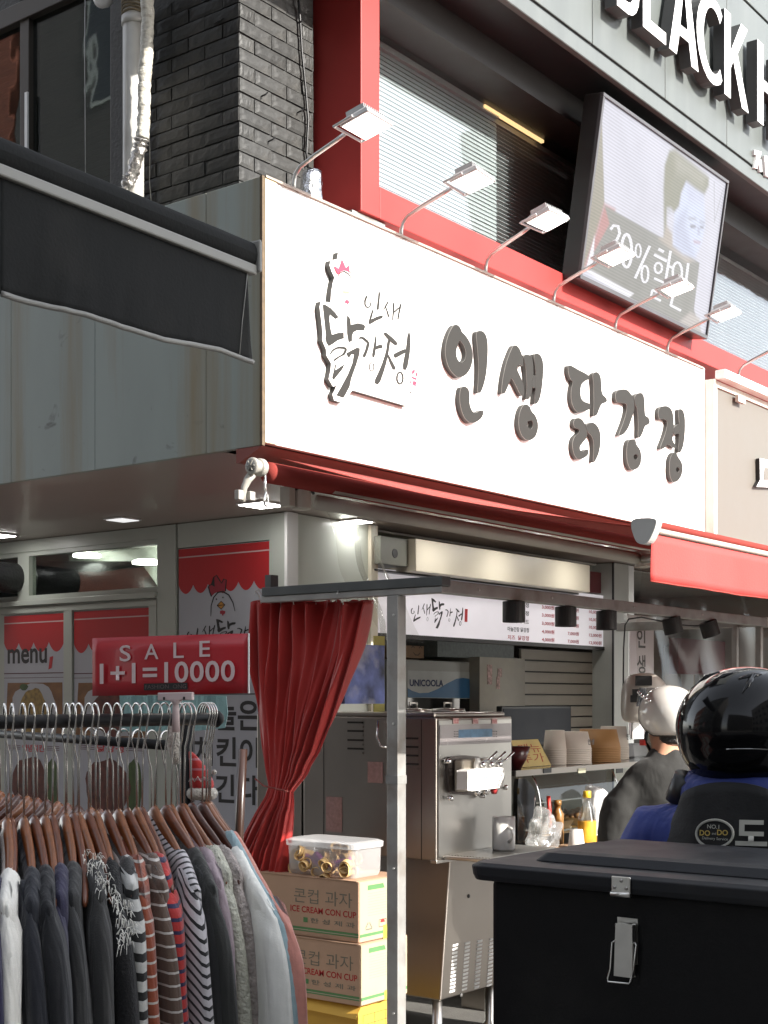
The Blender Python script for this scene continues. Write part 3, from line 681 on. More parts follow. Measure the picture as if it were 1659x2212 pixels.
for ch, u0, u1 in big:
    x0, x1 = ony(u0, 200, LY).x, ony(u1, 200, LY).x
    b_ = B()
    for o_, hs in glyph(ch):
        fp = lambda q: [V((x0+p[0]*(x1-x0), LY, zlb+p[1]*(zlt-zlb))) for p in q]
        b_.prism(fp(o_), (0, .078, 0), [fp(h) for h in hs], matside=1)
    for dx in (.2, .8):
        b_.mi = 1; b_.box((x0+dx*(x1-x0)-.008, FYF-.025, zlb+.1), (x0+dx*(x1-x0)+.008, FYF, zlb+.13)); b_.mi = 0
    b_.obj('letter', [m_chf, m_chl], fa)
b_ = B(); C4 = crop(1480, 0, 3.678)
for s_ in ([(1535,1385),(1600,1405),(1590,1440),(1535,1430)], [(1560,1430),(1590,1435),(1560,1560),(1535,1550)], [(1575,1470),(1600,1480),(1605,1590),(1585,1585)], [(1625,1440),(1680,1450),(1680,1640),(1640,1625)]):
    b_.prism([ony(*C4(*p), FYF-.02) for p in s_], (0, .0195, 0))
b_.obj('small_lettering', m_chf, fa)

# ================================================================== the big LED screen
x0, x1 = 2.708, 4.447; yb, yt = 0.0, -.155; z0, z1 = 4.09, 5.13
n_ = V((0, -(z1-z0), (yt-yb))).normalized(); n_ = V((0, -(z1-z0), -(yb-yt))).normalized()
sc_ = thing('led_screen', 'big tilted LED advertising screen in a black frame showing a dark haired man', 'screen', (x0, 0, z0))
ez = V((0, yt-yb, z1-z0)); H_ = ez.length; ez.normalize(); exx = V((1, 0, 0)); W_ = x1-x0
SP = PL((x0, yb, z0), exx, ez)
sn = SP.n
b_ = B(); b_.obox(SP.at(W_/2, H_/2, -.06), exx*(W_/2), ez*(H_/2), sn*.055); b_.obj('housing', mat('screen_housing', (.02, .02, .02), .35, var=.2), sc_, bevel=.005)
fr = .022
for (a0, b0, a1, b1) in ((0, 0, W_, fr*1.2), (0, H_-fr, W_, H_), (0, fr*1.2, fr, H_-fr), (W_-fr*.7, fr*1.2, W_, H_-fr)):
    b_ = B(); b_.obox(SP.at((a0+a1)/2, (b0+b1)/2, .002), exx*((a1-a0)/2-.0005), ez*((b1-b0)/2-.0005), sn*.012); b_.obj('bezel', mat('screen_bezel', (.07, .07, .075), .4, var=.15), sc_, bevel=.002, seg=1)
def ledmat(name, col, s=.30):
    m = mat(name, tuple(c*.10 for c in col), .4, 0, .03, emit=col, estr=s)
    if 'led_done' in m: return m
    m['led_done'] = 1
    N = m.node_tree.nodes; L = m.node_tree.links; b = N['Principled BSDF']
    tc = N.new('ShaderNodeTexCoord')
    wv = N.new('ShaderNodeTexWave'); wv.bands_direction = 'Z'; wv.inputs['Scale'].default_value = 17; wv.inputs['Distortion'].default_value = .25; wv.inputs['Detail Scale'].default_value = .6
    L.new(tc.outputs['Object'], wv.inputs[0])
    nz = N.new('ShaderNodeTexNoise'); nz.inputs['Scale'].default_value = 260; L.new(tc.outputs['Object'], nz.inputs[0])
    ad = N.new('ShaderNodeMath'); ad.operation = 'ADD'; L.new(wv.outputs[1], ad.inputs[0]); L.new(nz.outputs[0], ad.inputs[1])
    r = N.new('ShaderNodeMapRange'); r.inputs[1].default_value = .2; r.inputs[2].default_value = 1.6; r.inputs[3].default_value = s*.62; r.inputs[4].default_value = s*1.15
    L.new(ad.outputs[0], r.inputs[0]); L.new(r.outputs[0], b.inputs['Emission Strength'])
    b.inputs['Roughness'].default_value = .35
    return m
C5 = crop(1440, 200, 3.2525)
def onscr(pts, off): 
    P = SP.at(0, 0, off); return [onp(*C5(*p), P, sn) for p in pts]
LAY = [('screen_image', (.46, .46, .55), [[(250,150),(1252,880),(1085,2120),(72,1605)]]),
 ('left_margin', (.24, .22, .17), [[(250,155),(238,330),(258,1015),(190,1260),(72,1600)]]),
 ('red_patch', (.36, .18, .17), [[(258,1015),(345,1060),(330,1420),(110,1560),(95,1520),(190,1250)]]),
 ('caption_band', (.21, .205, .185), [[(258,1030),(740,1300),(820,1350),(1035,1500),(990,1880),(1050,2080),(470,1790),(100,1540),(300,1180)]]),
 ('shoulder', (.34, .30, .26), [[(700,1300),(740,1290),(760,1180),(810,1260),(820,1360),(1000,1480),(930,1500)]]),
 ('dark_hair', (.215, .21, .155), [[(790,580),(835,575),(1112,800),(1110,870),(1070,950),(1000,900),(930,835),(885,930),(870,1040),(830,1090),(800,1050),(770,1050),(765,1180),(745,1290),(740,900),(750,700)]]),
 ('light_face', (.45, .49, .62), [[(925,840),(1000,905),(1068,945),(1075,1000),(1080,1200),(1050,1350),(1000,1450),(900,1420),(820,1350),(830,1090),(870,1040),(890,930)]]),
 ('white_triangle', (.62, .62, .66), [[(180,1262),(165,1500),(100,1570)], [(90,1560),(150,1560),(500,1750),(450,1790)]]),
 ('shirt', (.36, .33, .31), [[(850,2000),(960,1900),(1035,1950),(1050,2095),(880,2010)]]),
 ('ear', (.45, .44, .48), [[(762,1050),(790,1045),(800,1090),(775,1110)]]),
 ('eye', (.12, .11, .11), [ribbon([(965,1150),(1005,1160),(1020,1200),(975,1230)], 12), ribbon([(1045,1180),(1075,1195)], 12), ribbon([(1040,1250),(1050,1290)], 7), ribbon([(950,1180),(1010,1215)], 9)]),
 ('wall_line', (.3, .3, .33), [ribbon([(1155,835),(1158,1170)], 6), ribbon([(1225,900),(1155,1170)], 5)])]
import numpy as np
def soft_screen():
    nu, nv = 200, 122
    A_, B_ = np.meshgrid(np.linspace(fr, W_-fr, nu), np.linspace(fr, H_-fr, nv)); X, Y = A_.ravel(), B_.ravel()
    img = np.zeros((X.size, 3)); img[:] = (.46, .46, .52)
    def loc(p): q_ = onp(*C5(*p), SP.at(0, 0), sn); d = q_-SP.p; return d.dot(SP.ex), d.dot(SP.ez)
    def cover(poly, soft):
        P = [loc(p) for p in poly]; dmin = np.full(X.size, 9.); ins = np.zeros(X.size, bool)
        for (x0_, y0_), (x1_, y1_) in zip(P, P[1:]+P[:1]):
            dx, dy = x1_-x0_, y1_-y0_; l2 = dx*dx+dy*dy or 1e-9
            t = np.clip(((X-x0_)*dx+(Y-y0_)*dy)/l2, 0, 1); dmin = np.minimum(dmin, np.hypot(X-x0_-t*dx, Y-y0_-t*dy))
            c_ = (y0_ > Y) != (y1_ > Y)
            with np.errstate(divide='ignore', invalid='ignore'): xi = x0_+(Y-y0_)*dx/(dy if dy else 1e-9)
            ins ^= c_ & (X < xi)
        sd_ = np.where(ins, dmin, -dmin); t = np.clip(sd_/soft*.5+.5, 0, 1); return t*t*(3-2*t)
    extra = [((.34, .36, .46), [[(880,1090),(930,1060),(925,1200),(960,1330),(1000,1450),(900,1420),(830,1350),(830,1200)]], .05),
             ((.30, .31, .36), [[(935,1120),(1000,1125),(1015,1150),(950,1150)], [(1035,1150),(1078,1165),(1075,1185),(1035,1170)]], .012),
             ((.16, .15, .16), [[(955,1185),(1000,1190),(1008,1212),(965,1215)], [(1040,1195),(1070,1200),(1066,1220),(1042,1216)]], .010),
             ((.32, .33, .42), [[(1018,1200),(1034,1205),(1042,1268),(1020,1270)]], .014),
             ((.36, .26, .30), [[(985,1310),(1045,1325),(1040,1345),(990,1338)]], .012),
             ((.36, .37, .40), [[(775,1055),(795,1050),(800,1090),(780,1105)]], .014),
             ((.40, .41, .52), [[(940,870),(1010,920),(1060,950),(1060,1010),(950,980)]], .05),
             ((.30, .29, .24), [[(830,600),(960,700),(1080,800),(1060,860),(930,780),(850,760)]], .06)]
    for i, (nm, c_, polys) in enumerate(LAY):
        if nm in ('screen_image', 'eye', 'ear'): continue
        for pl_ in polys:
            al = cover(pl_, .006 if nm in ('caption_band', 'white_triangle', 'left_margin', 'wall_line') else .020)
            img = img*(1-al[:, None]) + np.array(c_)*al[:, None]
        if nm == 'light_face':
            for c2, ps, so in extra:
                for p_ in ps: al = cover(p_, so)*.85; img = img*(1-al[:, None]) + np.array(c2)*al[:, None]
    bl_ = np.array([mnoise.noise(V((x*2.2, y*2.2, 0)))*.5 + mnoise.noise(V((x*9, y*9, 3)))*.25 for x, y in zip(X, Y)])
    img = np.clip(img*(1+.16*bl_[:, None]), 0, 1)
    b_ = B(); b_.grid(lambda i, j: SP.at(fr+(W_-2*fr)*i, fr+(H_-2*fr)*j, .0012), nu-1, nv-1)
    m = ledmat('led_picture', (.5, .5, .55)); o = b_.obj('screen_picture', m, sc_)
    at = o.data.color_attributes.new('img', 'FLOAT_COLOR', 'POINT')
    buf = np.ones((X.size, 4), dtype=np.float32); buf[:, :3] = img; at.data.foreach_set('color', buf.ravel())
    N = m.node_tree.nodes; L = m.node_tree.links; an = N.new('ShaderNodeAttribute'); an.attribute_name = 'img'
    L.new(an.outputs['Color'], N['Principled BSDF'].inputs['Emission Color'])
    sc2 = N.new('ShaderNodeVectorMath'); sc2.operation = 'SCALE'; sc2.inputs['Scale'].default_value = .1; L.new(an.outputs['Color'], sc2.inputs[0]); L.new(sc2.outputs[0], N['Principled BSDF'].inputs['Base Color'])
soft_screen()
CAP = [ribbon([(308,1228),(335,1192),(372,1200),(384,1258),(360,1312),(328,1332)], 24), ribbon([(340,1330),(374,1360),(380,1425),(352,1478),(318,1465),(302,1430)], 24),
       ribbon(ell(440, 1400, 42, 135, 20) + [(482, 1400)], 24), ribbon(ell(535, 1400, 22, 55, 14) + [(557, 1400)], 15), ribbon([(630,1360),(510,1625)], 22), ribbon(ell(590, 1590, 28, 68, 14) + [(618, 1590)], 18),
       ribbon([(700,1385),(745,1410)], 22), ribbon([(665,1430),(770,1485)], 24), ribbon(ell(700, 1540, 30, 42, 14) + [(730, 1540)], 18), ribbon([(800,1400),(760,1640)], 22), ribbon([(775,1520),(830,1545)], 20),
       ribbon([(665,1625),(755,1665)], 20), ribbon([(745,1665),(740,1710)], 18), ribbon([(650,1720),(735,1760)], 20), ribbon([(650,1720),(640,1770)], 18), ribbon([(640,1770),(720,1810)], 20),
       ribbon(ell(855, 1575, 38, 80, 16) + [(893, 1575)], 20), ribbon([(945,1500),(920,1690)], 22), ribbon([(820,1770),(800,1850)], 22), ribbon([(800,1845),(885,1890)], 22)]
b_ = B()
for k, s_ in enumerate(CAP): b_.sheet(onscr(s_, .0022+.0002*(k % 4)))
b_.obj('caption_text', ledmat('led_text', (.62, .62, .66)), sc_)
# holding arms back to the wall
B().box((x0+.3, .0, z0+.1), (x0+.36, .12, z0+.2)).box((x1-.3, .0, z0+.1), (x1-.24, .12, z0+.2)).obj('mount_arm', m_black, sc_)

# ================================================================== sign floodlights on curved arms
m_fix = mat('floodlight_body', (.48, .48, .48), .45, 0, .1)
LX = [.237, 1.03, 1.772, 2.476, 3.212, 3.919, 4.91]
LBL = ['sign floodlight nearest the brick corner, leftmost of the row on the signboard', 'second sign floodlight from the left, in front of the white blind', 'third sign floodlight from the left, in front of the thin open blind',
       'sign floodlight over the left lower corner of the big screen', 'sign floodlight over the right lower part of the big screen', 'sign floodlight just right of the big screen', 'rightmost sign floodlight, its head cut by the picture edge']
def floodlight():
    t = thing('sign_floodlight', LBL[0], 'floodlight', (0, 0, 0), 'floodlights along the top of the signboard')
    arm = [(0, .03, -.02), (0, .028, .05), (0, .02, .085), (0, -.01, .115), (0, -.10, .15), (0, -.22, .19), (0, -.27, .21)]
    B().tube(arm, .0105, 10).obj('arm', m_alu, t, smooth=True)
    B().box((-.03, .0, -.03), (.03, .035, -.005)).obj('foot', m_alu, t)
    # head frame: centre and axes (face normal points down and back at the sign)
    c = V((0, -.385, .225)); nrm = V((-.05, -.22, -.97)).normalized(); ex = V((1, 0, 0)); ey = nrm.cross(ex)
    b_ = B()
    def ring(a, b, k): return [c+ex*(sx*a)+ey*(sy*b)+nrm*k for sx, sy in ((-1,-1),(1,-1),(1,1),(-1,1))]
    b_.loft([ring(.075, .055, -.035), ring(.10, .075, -.012), ring(.105, .08, .008), ring(.10, .075, .012)])
    b_.obj('head', m_fix, t, bevel=.003)
    f = B().add(ring(.096, .071, .0135), [(0, 1, 2, 3)]); f.obj('lens', m_lamp, t)
    b_ = B()
    for i in range(11):
        x = -.08+i*.016; b_.obox(c+ex*x-nrm*.038, ex*.0018, ey*.05, nrm*.014)
    b_.obj('heat_sink', m_fix, t)
    hp = c - ey*(.09 if ey.y < 0 else -.09)
    yb_ = c + V((0, .10, .0))
    b_ = B(); 
    side = ey if ey.y > 0 else -ey
    b_.tube([c-ex*.112, c-ex*.112+side*.105+nrm*.0, c+ex*.112+side*.105, c+ex*.112], .007, 6); 
    b_.obj('bracket', m_fix, t)
    return t
fl = floodlight()
for i, x in enumerate(LX):
    o = fl if i == 0 else copytree(fl)
    o.location = (x, 0 if i < 6 else -.06, TOPZ); o['label'] = LBL[i]; o.scale = (.9, .95, .95)
    o.rotation_euler = (0, 0, rnd.uniform(-.12, .12)); 
# foil wrapped ballast beside the first arm
b_ = B(); c = ony(680, 400, .10)
rings = []
for k in range(9):
    z_ = 3.86+k*.026
    rings.append([V((c.x+(.055+.006*mnoise.noise(V((k*.9, a, 0))))*cos(a)*(1.0 if k < 8 else .8), .12+.045*sin(a)+.012*mnoise.noise(V((a*2, k, 3))), z_)) for a in [i*2*pi/18 for i in range(18)]])
b_.loft(rings)
tag(b_.obj('foil_bundle', mat('crinkled_foil', (.6, .6, .62), .18, 1, .3, 20, 1, 45), smooth=True), 'crinkled silver foil bundle standing behind the signboard top', 'bundle')

# ================================================================== neighbouring beige sign
NS = thing('beige_sign', 'beige neighbouring shop sign in a cream frame right of the white signboard', 'shop sign', (4.42, -.06, 2.75))
nx0 = SX1+.014; NYP = -.07
nz0, nz1 = ony(1535, 1152, NYP).z, ony(1535, 832, NYP).z
m_beige = mat('beige_sign_sheet', (.140, .128, .110), .5, var=.03); m_crm = mat('cream_sign_frame', (.62, .60, .53), .4, var=.06, dirt=(.3, .25, .18), dirt_amt=.3)
B().box((nx0+.055, NYP+.004, nz0), (8.5, .2, nz1)).obj('panel', m_beige, NS)
for a, b in (((nx0, NYP-.01, nz0-.04), (nx0+.05, .25, nz1+.05)), ((nx0+.051, NYP-.01, nz1), (8.5, .25, nz1+.045)), ((nx0+.051, NYP-.01, nz0-.04), (8.5, .25, nz0-.001))):
    B().box(a, b).obj('frame', m_crm, NS, bevel=.004)
tl = ony(1545, 812, -.12)
B().box((nx0+.02, -.15, nz1+.05), (8.5, -.075, nz1+.11)).obj('top_gutter', m_white, NS, bevel=.006)
pb = ony(1600, 868, -.10)
B().box((pb.x-.06, -.11, nz1-.05), (pb.x+.06, -.085, nz1-.005)).obj('clip', m_crm, NS)
C8 = crop(1231, 1080, 2.37)
b_ = B(); pts = [ony(*C8(*p), NYP-.03) for p in [(1610,170),(1700,190),(1700,345),(1590,340),(1612,300)]]
b_.prism(pts, (0, .028, 0), matside=1)
b_.obj('letter', [m_chf, m_black], NS)
b_ = B(); b_.prism([ony(*C8(*p), NYP-.034) for p in [(1640,225),(1700,235),(1700,300),(1632,300)]], (0, .002, 0)); b_.obj('letter_counter', m_beige, NS)
# ================================================================== red awning of the shop, fully let out
AX = .10; AY0, AZ0 = -.02, 2.690; AY1, AZ1 = -1.75, 2.262
AW = thing('red_awning', 'red folding arm awning let out over the shop front under the white signboard', 'awning', (AX, -.02, AZ0))
XR = 8.8
def aw(s, t):
    x = AX + s*(XR-AX); return V((x, AY0+(AY1-AY0)*t, AZ0+(AZ1-AZ0)*t - .035*sin(pi*t) + .004*sin(x*9)*t))
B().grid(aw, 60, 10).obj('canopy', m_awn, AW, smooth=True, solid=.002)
m_bar = mat('cream_awning_metal', (.60, .57, .50), .4, .1, .08, 8, dirt=(.3, .26, .2), dirt_amt=.3)
B().tube([(AX-.02, 0.04, 2.633), (XR, 0.04, 2.633)], .046, 20).obj('roller', m_awn, AW, smooth=True)
B().tube([(AX-.02, AY1-.016, AZ1-.006), (XR, AY1-.016, AZ1-.006)], .0115, 12).obj('front_bar', m_bar, AW, smooth=True)
B().tube([(AX, AY1-.006, AZ1+.018), (XR, AY1-.006, AZ1+.018)], .015, 8).obj('bar_hem', m_awn, AW, smooth=True)
# end cap: rounded wedge
cp = [(-.055, .030), (.045, .035), (.050, .005), (.030, -.050), (.005, -.062), (-.020, -.055), (-.045, -.01)]
cp = chaikin(cp, 2)
B().prism([V((AX-.025, AY1-.005+a, AZ1+b)) for a, b in cp], (.045, 0, 0)).obj('end_cap', mat('grey_end_cap', (.42, .42, .40), .35), AW, bevel=.004)
# valance
def val(s, t):
    x = AX + .012 + s*(XR-AX); h = .165 + .006*sin(x*2.3)
    return V((x + (.012*t*t if s == 0 else 0), AY1-.02 + .010*sin(x*7+1)*t + .004*sin(x*23)*t, AZ1-.022-h*t))
B().grid(val, 220, 6).obj('valance', mat('red_awning_cloth_sunlit', (.52, .050, .044), .7, var=.05, scale=4, bump=.12, bscale=150), AW, smooth=True, solid=.002)  # brighter copy of the awning cloth, sunlight on the valance put into its colour
B().tube([val(i/120, 1)+V((0, -.002, 0)) for i in range(121)], .003, 5).obj('hem', m_awn, AW, smooth=True)
# folding arm
sh = V((.37, .10, 2.555)); el = V((2.09, -.73, 2.37)); wr = V((.75, -1.72, 2.235))
def arm(sh, el, wr):
    b_ = B(); b_.tube([sh+(el-sh)*.04, el], [.034, .030], 12, flat=(0, 0, 1)); b_.obj('upper_arm', m_bar, AW, smooth=True)
    b_ = B(); b_.tube([el, wr], [.024, .022], 12, flat=(0, 0, 1)); b_.obj('forearm', m_bar, AW, smooth=True)
    b_ = B(); b_.lathe(el, [(.02, -.045), (.042, -.04), (.042, .04), (.02, .045)], 16); b_.obj('elbow_joint', m_bar, AW, bevel=.004); b_ = B(); b_.lathe(sh, [(.02, -.05), (.045, -.045), (.045, .045), (.02, .05)], 16)
    b_.obj('shoulder_joint', m_bar, AW, bevel=.004); b_ = B(); b_.box(sh+V((-.09, -.01, -.04)), sh+V((-.05, .05, .05))); b_.obj('shoulder_bracket', m_bar, AW, bevel=.004)
    b_ = B(); b_.tube([sh+V((-.05, 0, .04)), sh+V((-.02, -.05, .055)), sh+V((.05, -.03, .03))], .008, 6); b_.obj('spring_cable', m_black, AW, smooth=True)
arm(sh, el, wr)
arm(sh+V((6.6, 0, 0)), el+V((3.4, 0, 0)), wr+V((6.2, 0, 0)))
B().tube([(.5, .02, 2.60), (XR, .02, 2.60)], .012, 8).obj('torsion_bar', m_bar, AW, smooth=True)
# crank gear on the left end (white, with loop and bracket)
gp_ = ony(559, 1009, -.03)
CG = thing('awning_gear', 'white awning gear with loop handle at the left end of the red awning', 'awning gear', gp_)
m_gear = mat('off_white_casting', (.34, .325, .29), .35, var=.08, dirt=(.3, .26, .2), dirt_amt=.35)
X_ = V((1, 0, 0))
b_ = B(); b_.lathe(gp_, [(.028, -.050), (.036, -.046), (.036, -.030), (.028, -.027), (.028, -.008), (.038, -.004), (.038, .018), (.030, .032), (.02, .036)], 24, ax=X_); b_.obj('gear_housing', m_gear, CG, smooth=True, bevel=.003)
b_ = B(); b_.lathe(gp_, [(.001, -.0505), (.024, -.0515), (.024, -.04)], 20, ax=X_); b_.obj('gear_hub', mat('dark_hub', (.08, .08, .08), .4), CG, smooth=True)
b_ = B()
for k in range(6):
    a = k*pi/3; b_.obox(gp_+V((-.053, cos(a)*.013, sin(a)*.013)), V((.003, 0, 0)), V((0, cos(a), sin(a)))*.010, V((0, -sin(a), cos(a)))*.002)
b_.obj('hub_spokes', m_gear, CG)
cv = [gp_+V((-.02, .02, -.03)), gp_+V((-.035, .03, -.055)), gp_+V((-.047, .04, -.09)), gp_+V((-.048, .045, -.12)), gp_+V((-.048, .045, -.148))]
B().tube(cv, [.020, .018, .014, .012, .010], 10).obj('curved_arm', m_gear, CG, smooth=True)
B().box(gp_+V((-.085, .03, -.142)), gp_+V((-.060, .036, -.102))).box(gp_+V((-.09, .03, -.142)), gp_+V((-.085, .055, -.102))).obj('angle_bracket', m_gear, CG, bevel=.002)
B().box(gp_+V((-.030, .02, -.140)), gp_+V((.002, .045, -.102))).obj('square_block', m_gear, CG, bevel=.003)
lp = [gp_+V((.018, -.02, -.03)), gp_+V((.018, -.02, -.085)), gp_+V((.030, -.02, -.11)), gp_+V((.038, -.02, -.14)), gp_+V((.030, -.02, -.165)), gp_+V((.018, -.02, -.165)), gp_+V((.012, -.02, -.14)), gp_+V((.022, -.02, -.105))]
B().tube(lp, .0055, 8).obj('loop_handle', m_chrome, CG, smooth=True)

# ================================================================== black awning at the left
m_bcloth = mat('black_awning_cloth', (.015, .016, .0165), .85, 0, .2, 5, .15, 120, dirt=(.03, .03, .028), dirt_amt=.5, spec=.15)
pR = atZ(548, 590, 3.6); pL = atZ(0, 376, 3.6*(1511-590)/(1511-376)); dL = (pL-pR); dL.z = 0
BN = dL.normalized().cross(UP); 
if BN.dot(CAM-pR) < 0: BN = -BN
BA = thing('black_awning', 'black cloth awning rolled on its front bar with a hanging valance, top left', 'awning', pR)
def bpnt(u, v, off=0): return onp(u, v, pR+BN*off, BN)
u_ = dL.normalized()
ext = 1.5
q0, q1 = pR, pR+u_*(dL.length*ext)
m_wbar = mat('grey_white_bar', (.24, .24, .225), .4, var=.1, dirt=(.2, .2, .18), dirt_amt=.3)
b_ = B(); b_.obox((q0+q1)/2+UP*.006, u_*((q1-q0).length/2), BN*.012, UP*.013); b_.obj('front_bar', m_wbar, BA, bevel=.004)
rr_ = .030
def roll(s, t):
    a = t*2*pi; c = q0.lerp(q1, s)
    r = rr_*(1+.05*mnoise.noise(V((s*9, cos(a)*1.2, sin(a)*1.2))))
    return c + UP*(.046 + r*1.15*sin(a)) + BN*(-.01 + r*cos(a)*.8)
B().grid(roll, 50, 14).obj('rolled_cloth', m_bcloth, BA, smooth=True)
b_ = B(); b_.obox(q0 - u_*.004 + UP*.042 - BN*.008, u_*.006, BN*.030, UP*.042); b_.obj('end_cap', m_wbar, BA, bevel=.006)
bc = [(0, 635), (175, 679), (350, 735), (475, 755), (547, 782)]
def bot(u):
    for a, b in zip(bc, bc[1:]):
        if u <= b[0]: return a[1]+(b[1]-a[1])*(u-a[0])/(b[0]-a[0])
    return bc[-1][1]
def valb(s, t):
    uu = 548 - 548*s
    top = pR + u_*(dL.length*s) ; 
    if s < .06: top = pR + u_*(dL.length*.035)
    hb = bpnt(uu, bot(uu)); 
    p = top.lerp(hb, t); return p + BN*(.014*mnoise.noise(V((s*4, t*.8, 2)))*t + .003*mnoise.noise(V((s*22, t, 5)))*t)
vb = B(); vb.grid(lambda i, j: valb(i, j), 70, 12)
vb.obj('valance', m_bcloth, BA, smooth=True, solid=.002)
e0 = valb(1, 0); e1 = valb(1, 1)
B().grid(lambda i, j: (e0+u_*i*dL.length*.5).lerp(e1+u_*i*dL.length*.5+UP*.03*i, j), 8, 4).obj('valance', m_bcloth, BA, smooth=True, solid=.002)
B().tube([valb(i/80, 1)+BN*.002 for i in range(81)], .0065, 6).obj('piping', mat('pale_grey_piping', (.24, .24, .23), .6, var=.15), BA, smooth=True)
B().tube([valb(.055, t)+BN*.004 for t in (0, .3, .6, 1)], .0012, 4).obj('side_stitch', MATS['pale_grey_piping'], BA, smooth=True)
B().obox(q1+UP*.02, u_*.02, BN*.03, UP*.05).box(q1-V((.05, .05, q1.z)), q1+V((.0, .0, -.03))).obj('support_post', m_wbar, BA)

# ================================================================== soffit and ceiling lights
def soffit_light(u, v, label, z=SZ, sx=.09, sy=.09, n=0):
    p = onz(u, v, z-.006); t = thing('ceiling_light', label, 'ceiling light', p, 'square lights in the soffit')
    B().box(p+V((-sx-.012, -sy-.012, -.004)), p+V((sx+.012, sy+.012, .004))).obj('frame', m_white, t)
    B().box(p+V((-sx, -sy, -.007)), p+V((sx, sy, -.0045))).obj('diffuser', m_led, t)
m_led = m_panel
soffit_light(565, 1090, 'square ceiling light in the soffit just below the white awning gear')
soffit_light(-8, 1156, 'square ceiling light in the soffit at the left picture edge')
soffit_light(770, 1126, 'square ceiling light glowing over the pale green wall panel', sx=.07, sy=.07)
m_off = mat('dim_diffuser', (.6, .6, .6), .2, emit=(1, 1, 1), estr=.25); m_led = m_off
soffit_light(265, 1122, 'dim square ceiling light in the soffit left of the big chicken poster', sx=.07, sy=.07)
m_led = m_panel
soffit_light(1480, 1266, 'square ceiling light just under the red valance, left of the two', sx=.16, sy=.2)
soffit_light(1560, 1279, 'square ceiling light just under the red valance, right of the two', sx=.16, sy=.2)
m_led = emat('bright_panel', (1, .98, .93), 13)
for x_, l_ in ((2.95, 'square ceiling light before the left half of the cream cabinet'), (3.75, 'square ceiling light before the right half of the cream cabinet'), (4.7, 'square ceiling light over the glass counter')):
    p = V((x_, .92, SZ-.006)); t = thing('ceiling_light', l_, 'ceiling light', p, 'square lights in the soffit')
    B().box(p+V((-.092, -.092, -.004)), p+V((.092, .092, .004))).obj('frame', m_white, t); B().box(p+V((-.08, -.08, -.007)), p+V((.08, .08, -.0045))).obj('diffuser', m_led, t)
for x, y, l in ((3.6, 2.3, 'ceiling light inside the shop over the fridge'), (5.2, 2.3, 'ceiling light inside the shop over the glass counter')):
    p = V((x, y, SZ-.006)); t = thing('ceiling_light', l, 'ceiling light', p, 'square lights in the soffit')
    B().box(p+V((-.16, -.16, -.004)), p+V((.16, .16, .004))).obj('frame', m_white, t); B().box(p+V((-.14, -.14, -.007)), p+V((.14, .14, -.0045))).obj('diffuser', emat('inner_panel', (1, .97, .9), 2.0), t)
# flat duct plate on the soffit
if 0: tag(B().box(onz(560, 1078, SZ-.02)+V((-.25, -.12, 0)), onz(560, 1078, SZ-.02)+V((.3, .1, .018))).obj('soffit_plate', m_soff), 'flat plate on the mauve soffit behind the awning gear', 'plate')

# ================================================================== left shopfront (faces the alley)
WXF = 1.73
C6 = crop(0, 1080, 2.37)
def lx(u, v, x=WXF): return onx(u, v, x)
def yU(u, x=WXF): return onx(u, 1300, x).y
m_frm = mat('white_green_frame', (.50, .53, .48), .35, var=.05, scale=3, dirt=(.3, .3, .26), dirt_amt=.25)
SF = thing('shopfront', 'off white shopfront frame with transom window under the mauve soffit', 'shopfront', (WXF, 3, 0))
zA = lx(338, 1174).z; zB_ = lx(338, 1267).z; YL = yU(-120)
zP = lx(484, 1176).z
B().box((WXF, yU(384), zP+.004), (WXF+.08, yU(586), SZ-.004)).obj('header', m_frm, SF)
B().box((WXF-.012, 1.382, 0), (WXF+.08, yU(584), SZ-.004)).obj('corner_post', m_frm, SF, bevel=.003)
B().box((WXF-.008, yU(381), 0), (WXF+.08, yU(341), SZ-.004)).obj('post', m_frm, SF, bevel=.003)
B().box((WXF, yU(341)+.001, zA+.03), (WXF+.08, YL, SZ-.004)).obj('header', m_frm, SF)
B().box((WXF+.01, yU(341)+.001, zA), (WXF+.07, YL, zA+.029)).obj('transom_rail', m_frm, SF)
B().box((WXF-.03, yU(341)+.001, zB_-.07), (WXF+.08, YL, zB_-.035)).obj('ledge', m_frm, SF, bevel=.003)
B().box((WXF+.005, yU(341)+.001, zB_-.034), (WXF+.08, YL, zB_)).obj('transom_rail', m_frm, SF)
B().box((WXF+.01, yU(60), zB_), (WXF+.07, yU(36), zA)).obj('mullion', m_frm, SF)
B().box((WXF+.04, yU(341), zB_), (WXF+.045, YL, zA)).obj('pane', glassmat('transom_glass', (.62, .66, .62), .10, .02), SF)
B().box((WXF+.01, yU(341)+.001, 0), (WXF+.06, YL, zB_-.071)).obj('door_backing', m_frm, SF)
for a, b in ((140, 158), (324, 340)):
    B().box((WXF-.012, yU(b), 0), (WXF+.0095, yU(a), zB_-.1185)).obj('door_stile', m_frm, SF, bevel=.003)
B().box((WXF-.012, yU(341)+.002, zB_-.118), (WXF+.0095, YL, zB_-.086)).obj('door_rail', m_frm, SF)
B().box((WXF+.012, yU(586)+.001, 0), (WXF+.06, yU(384)-.001, zP)).obj('poster_backing', m_frm, SF)
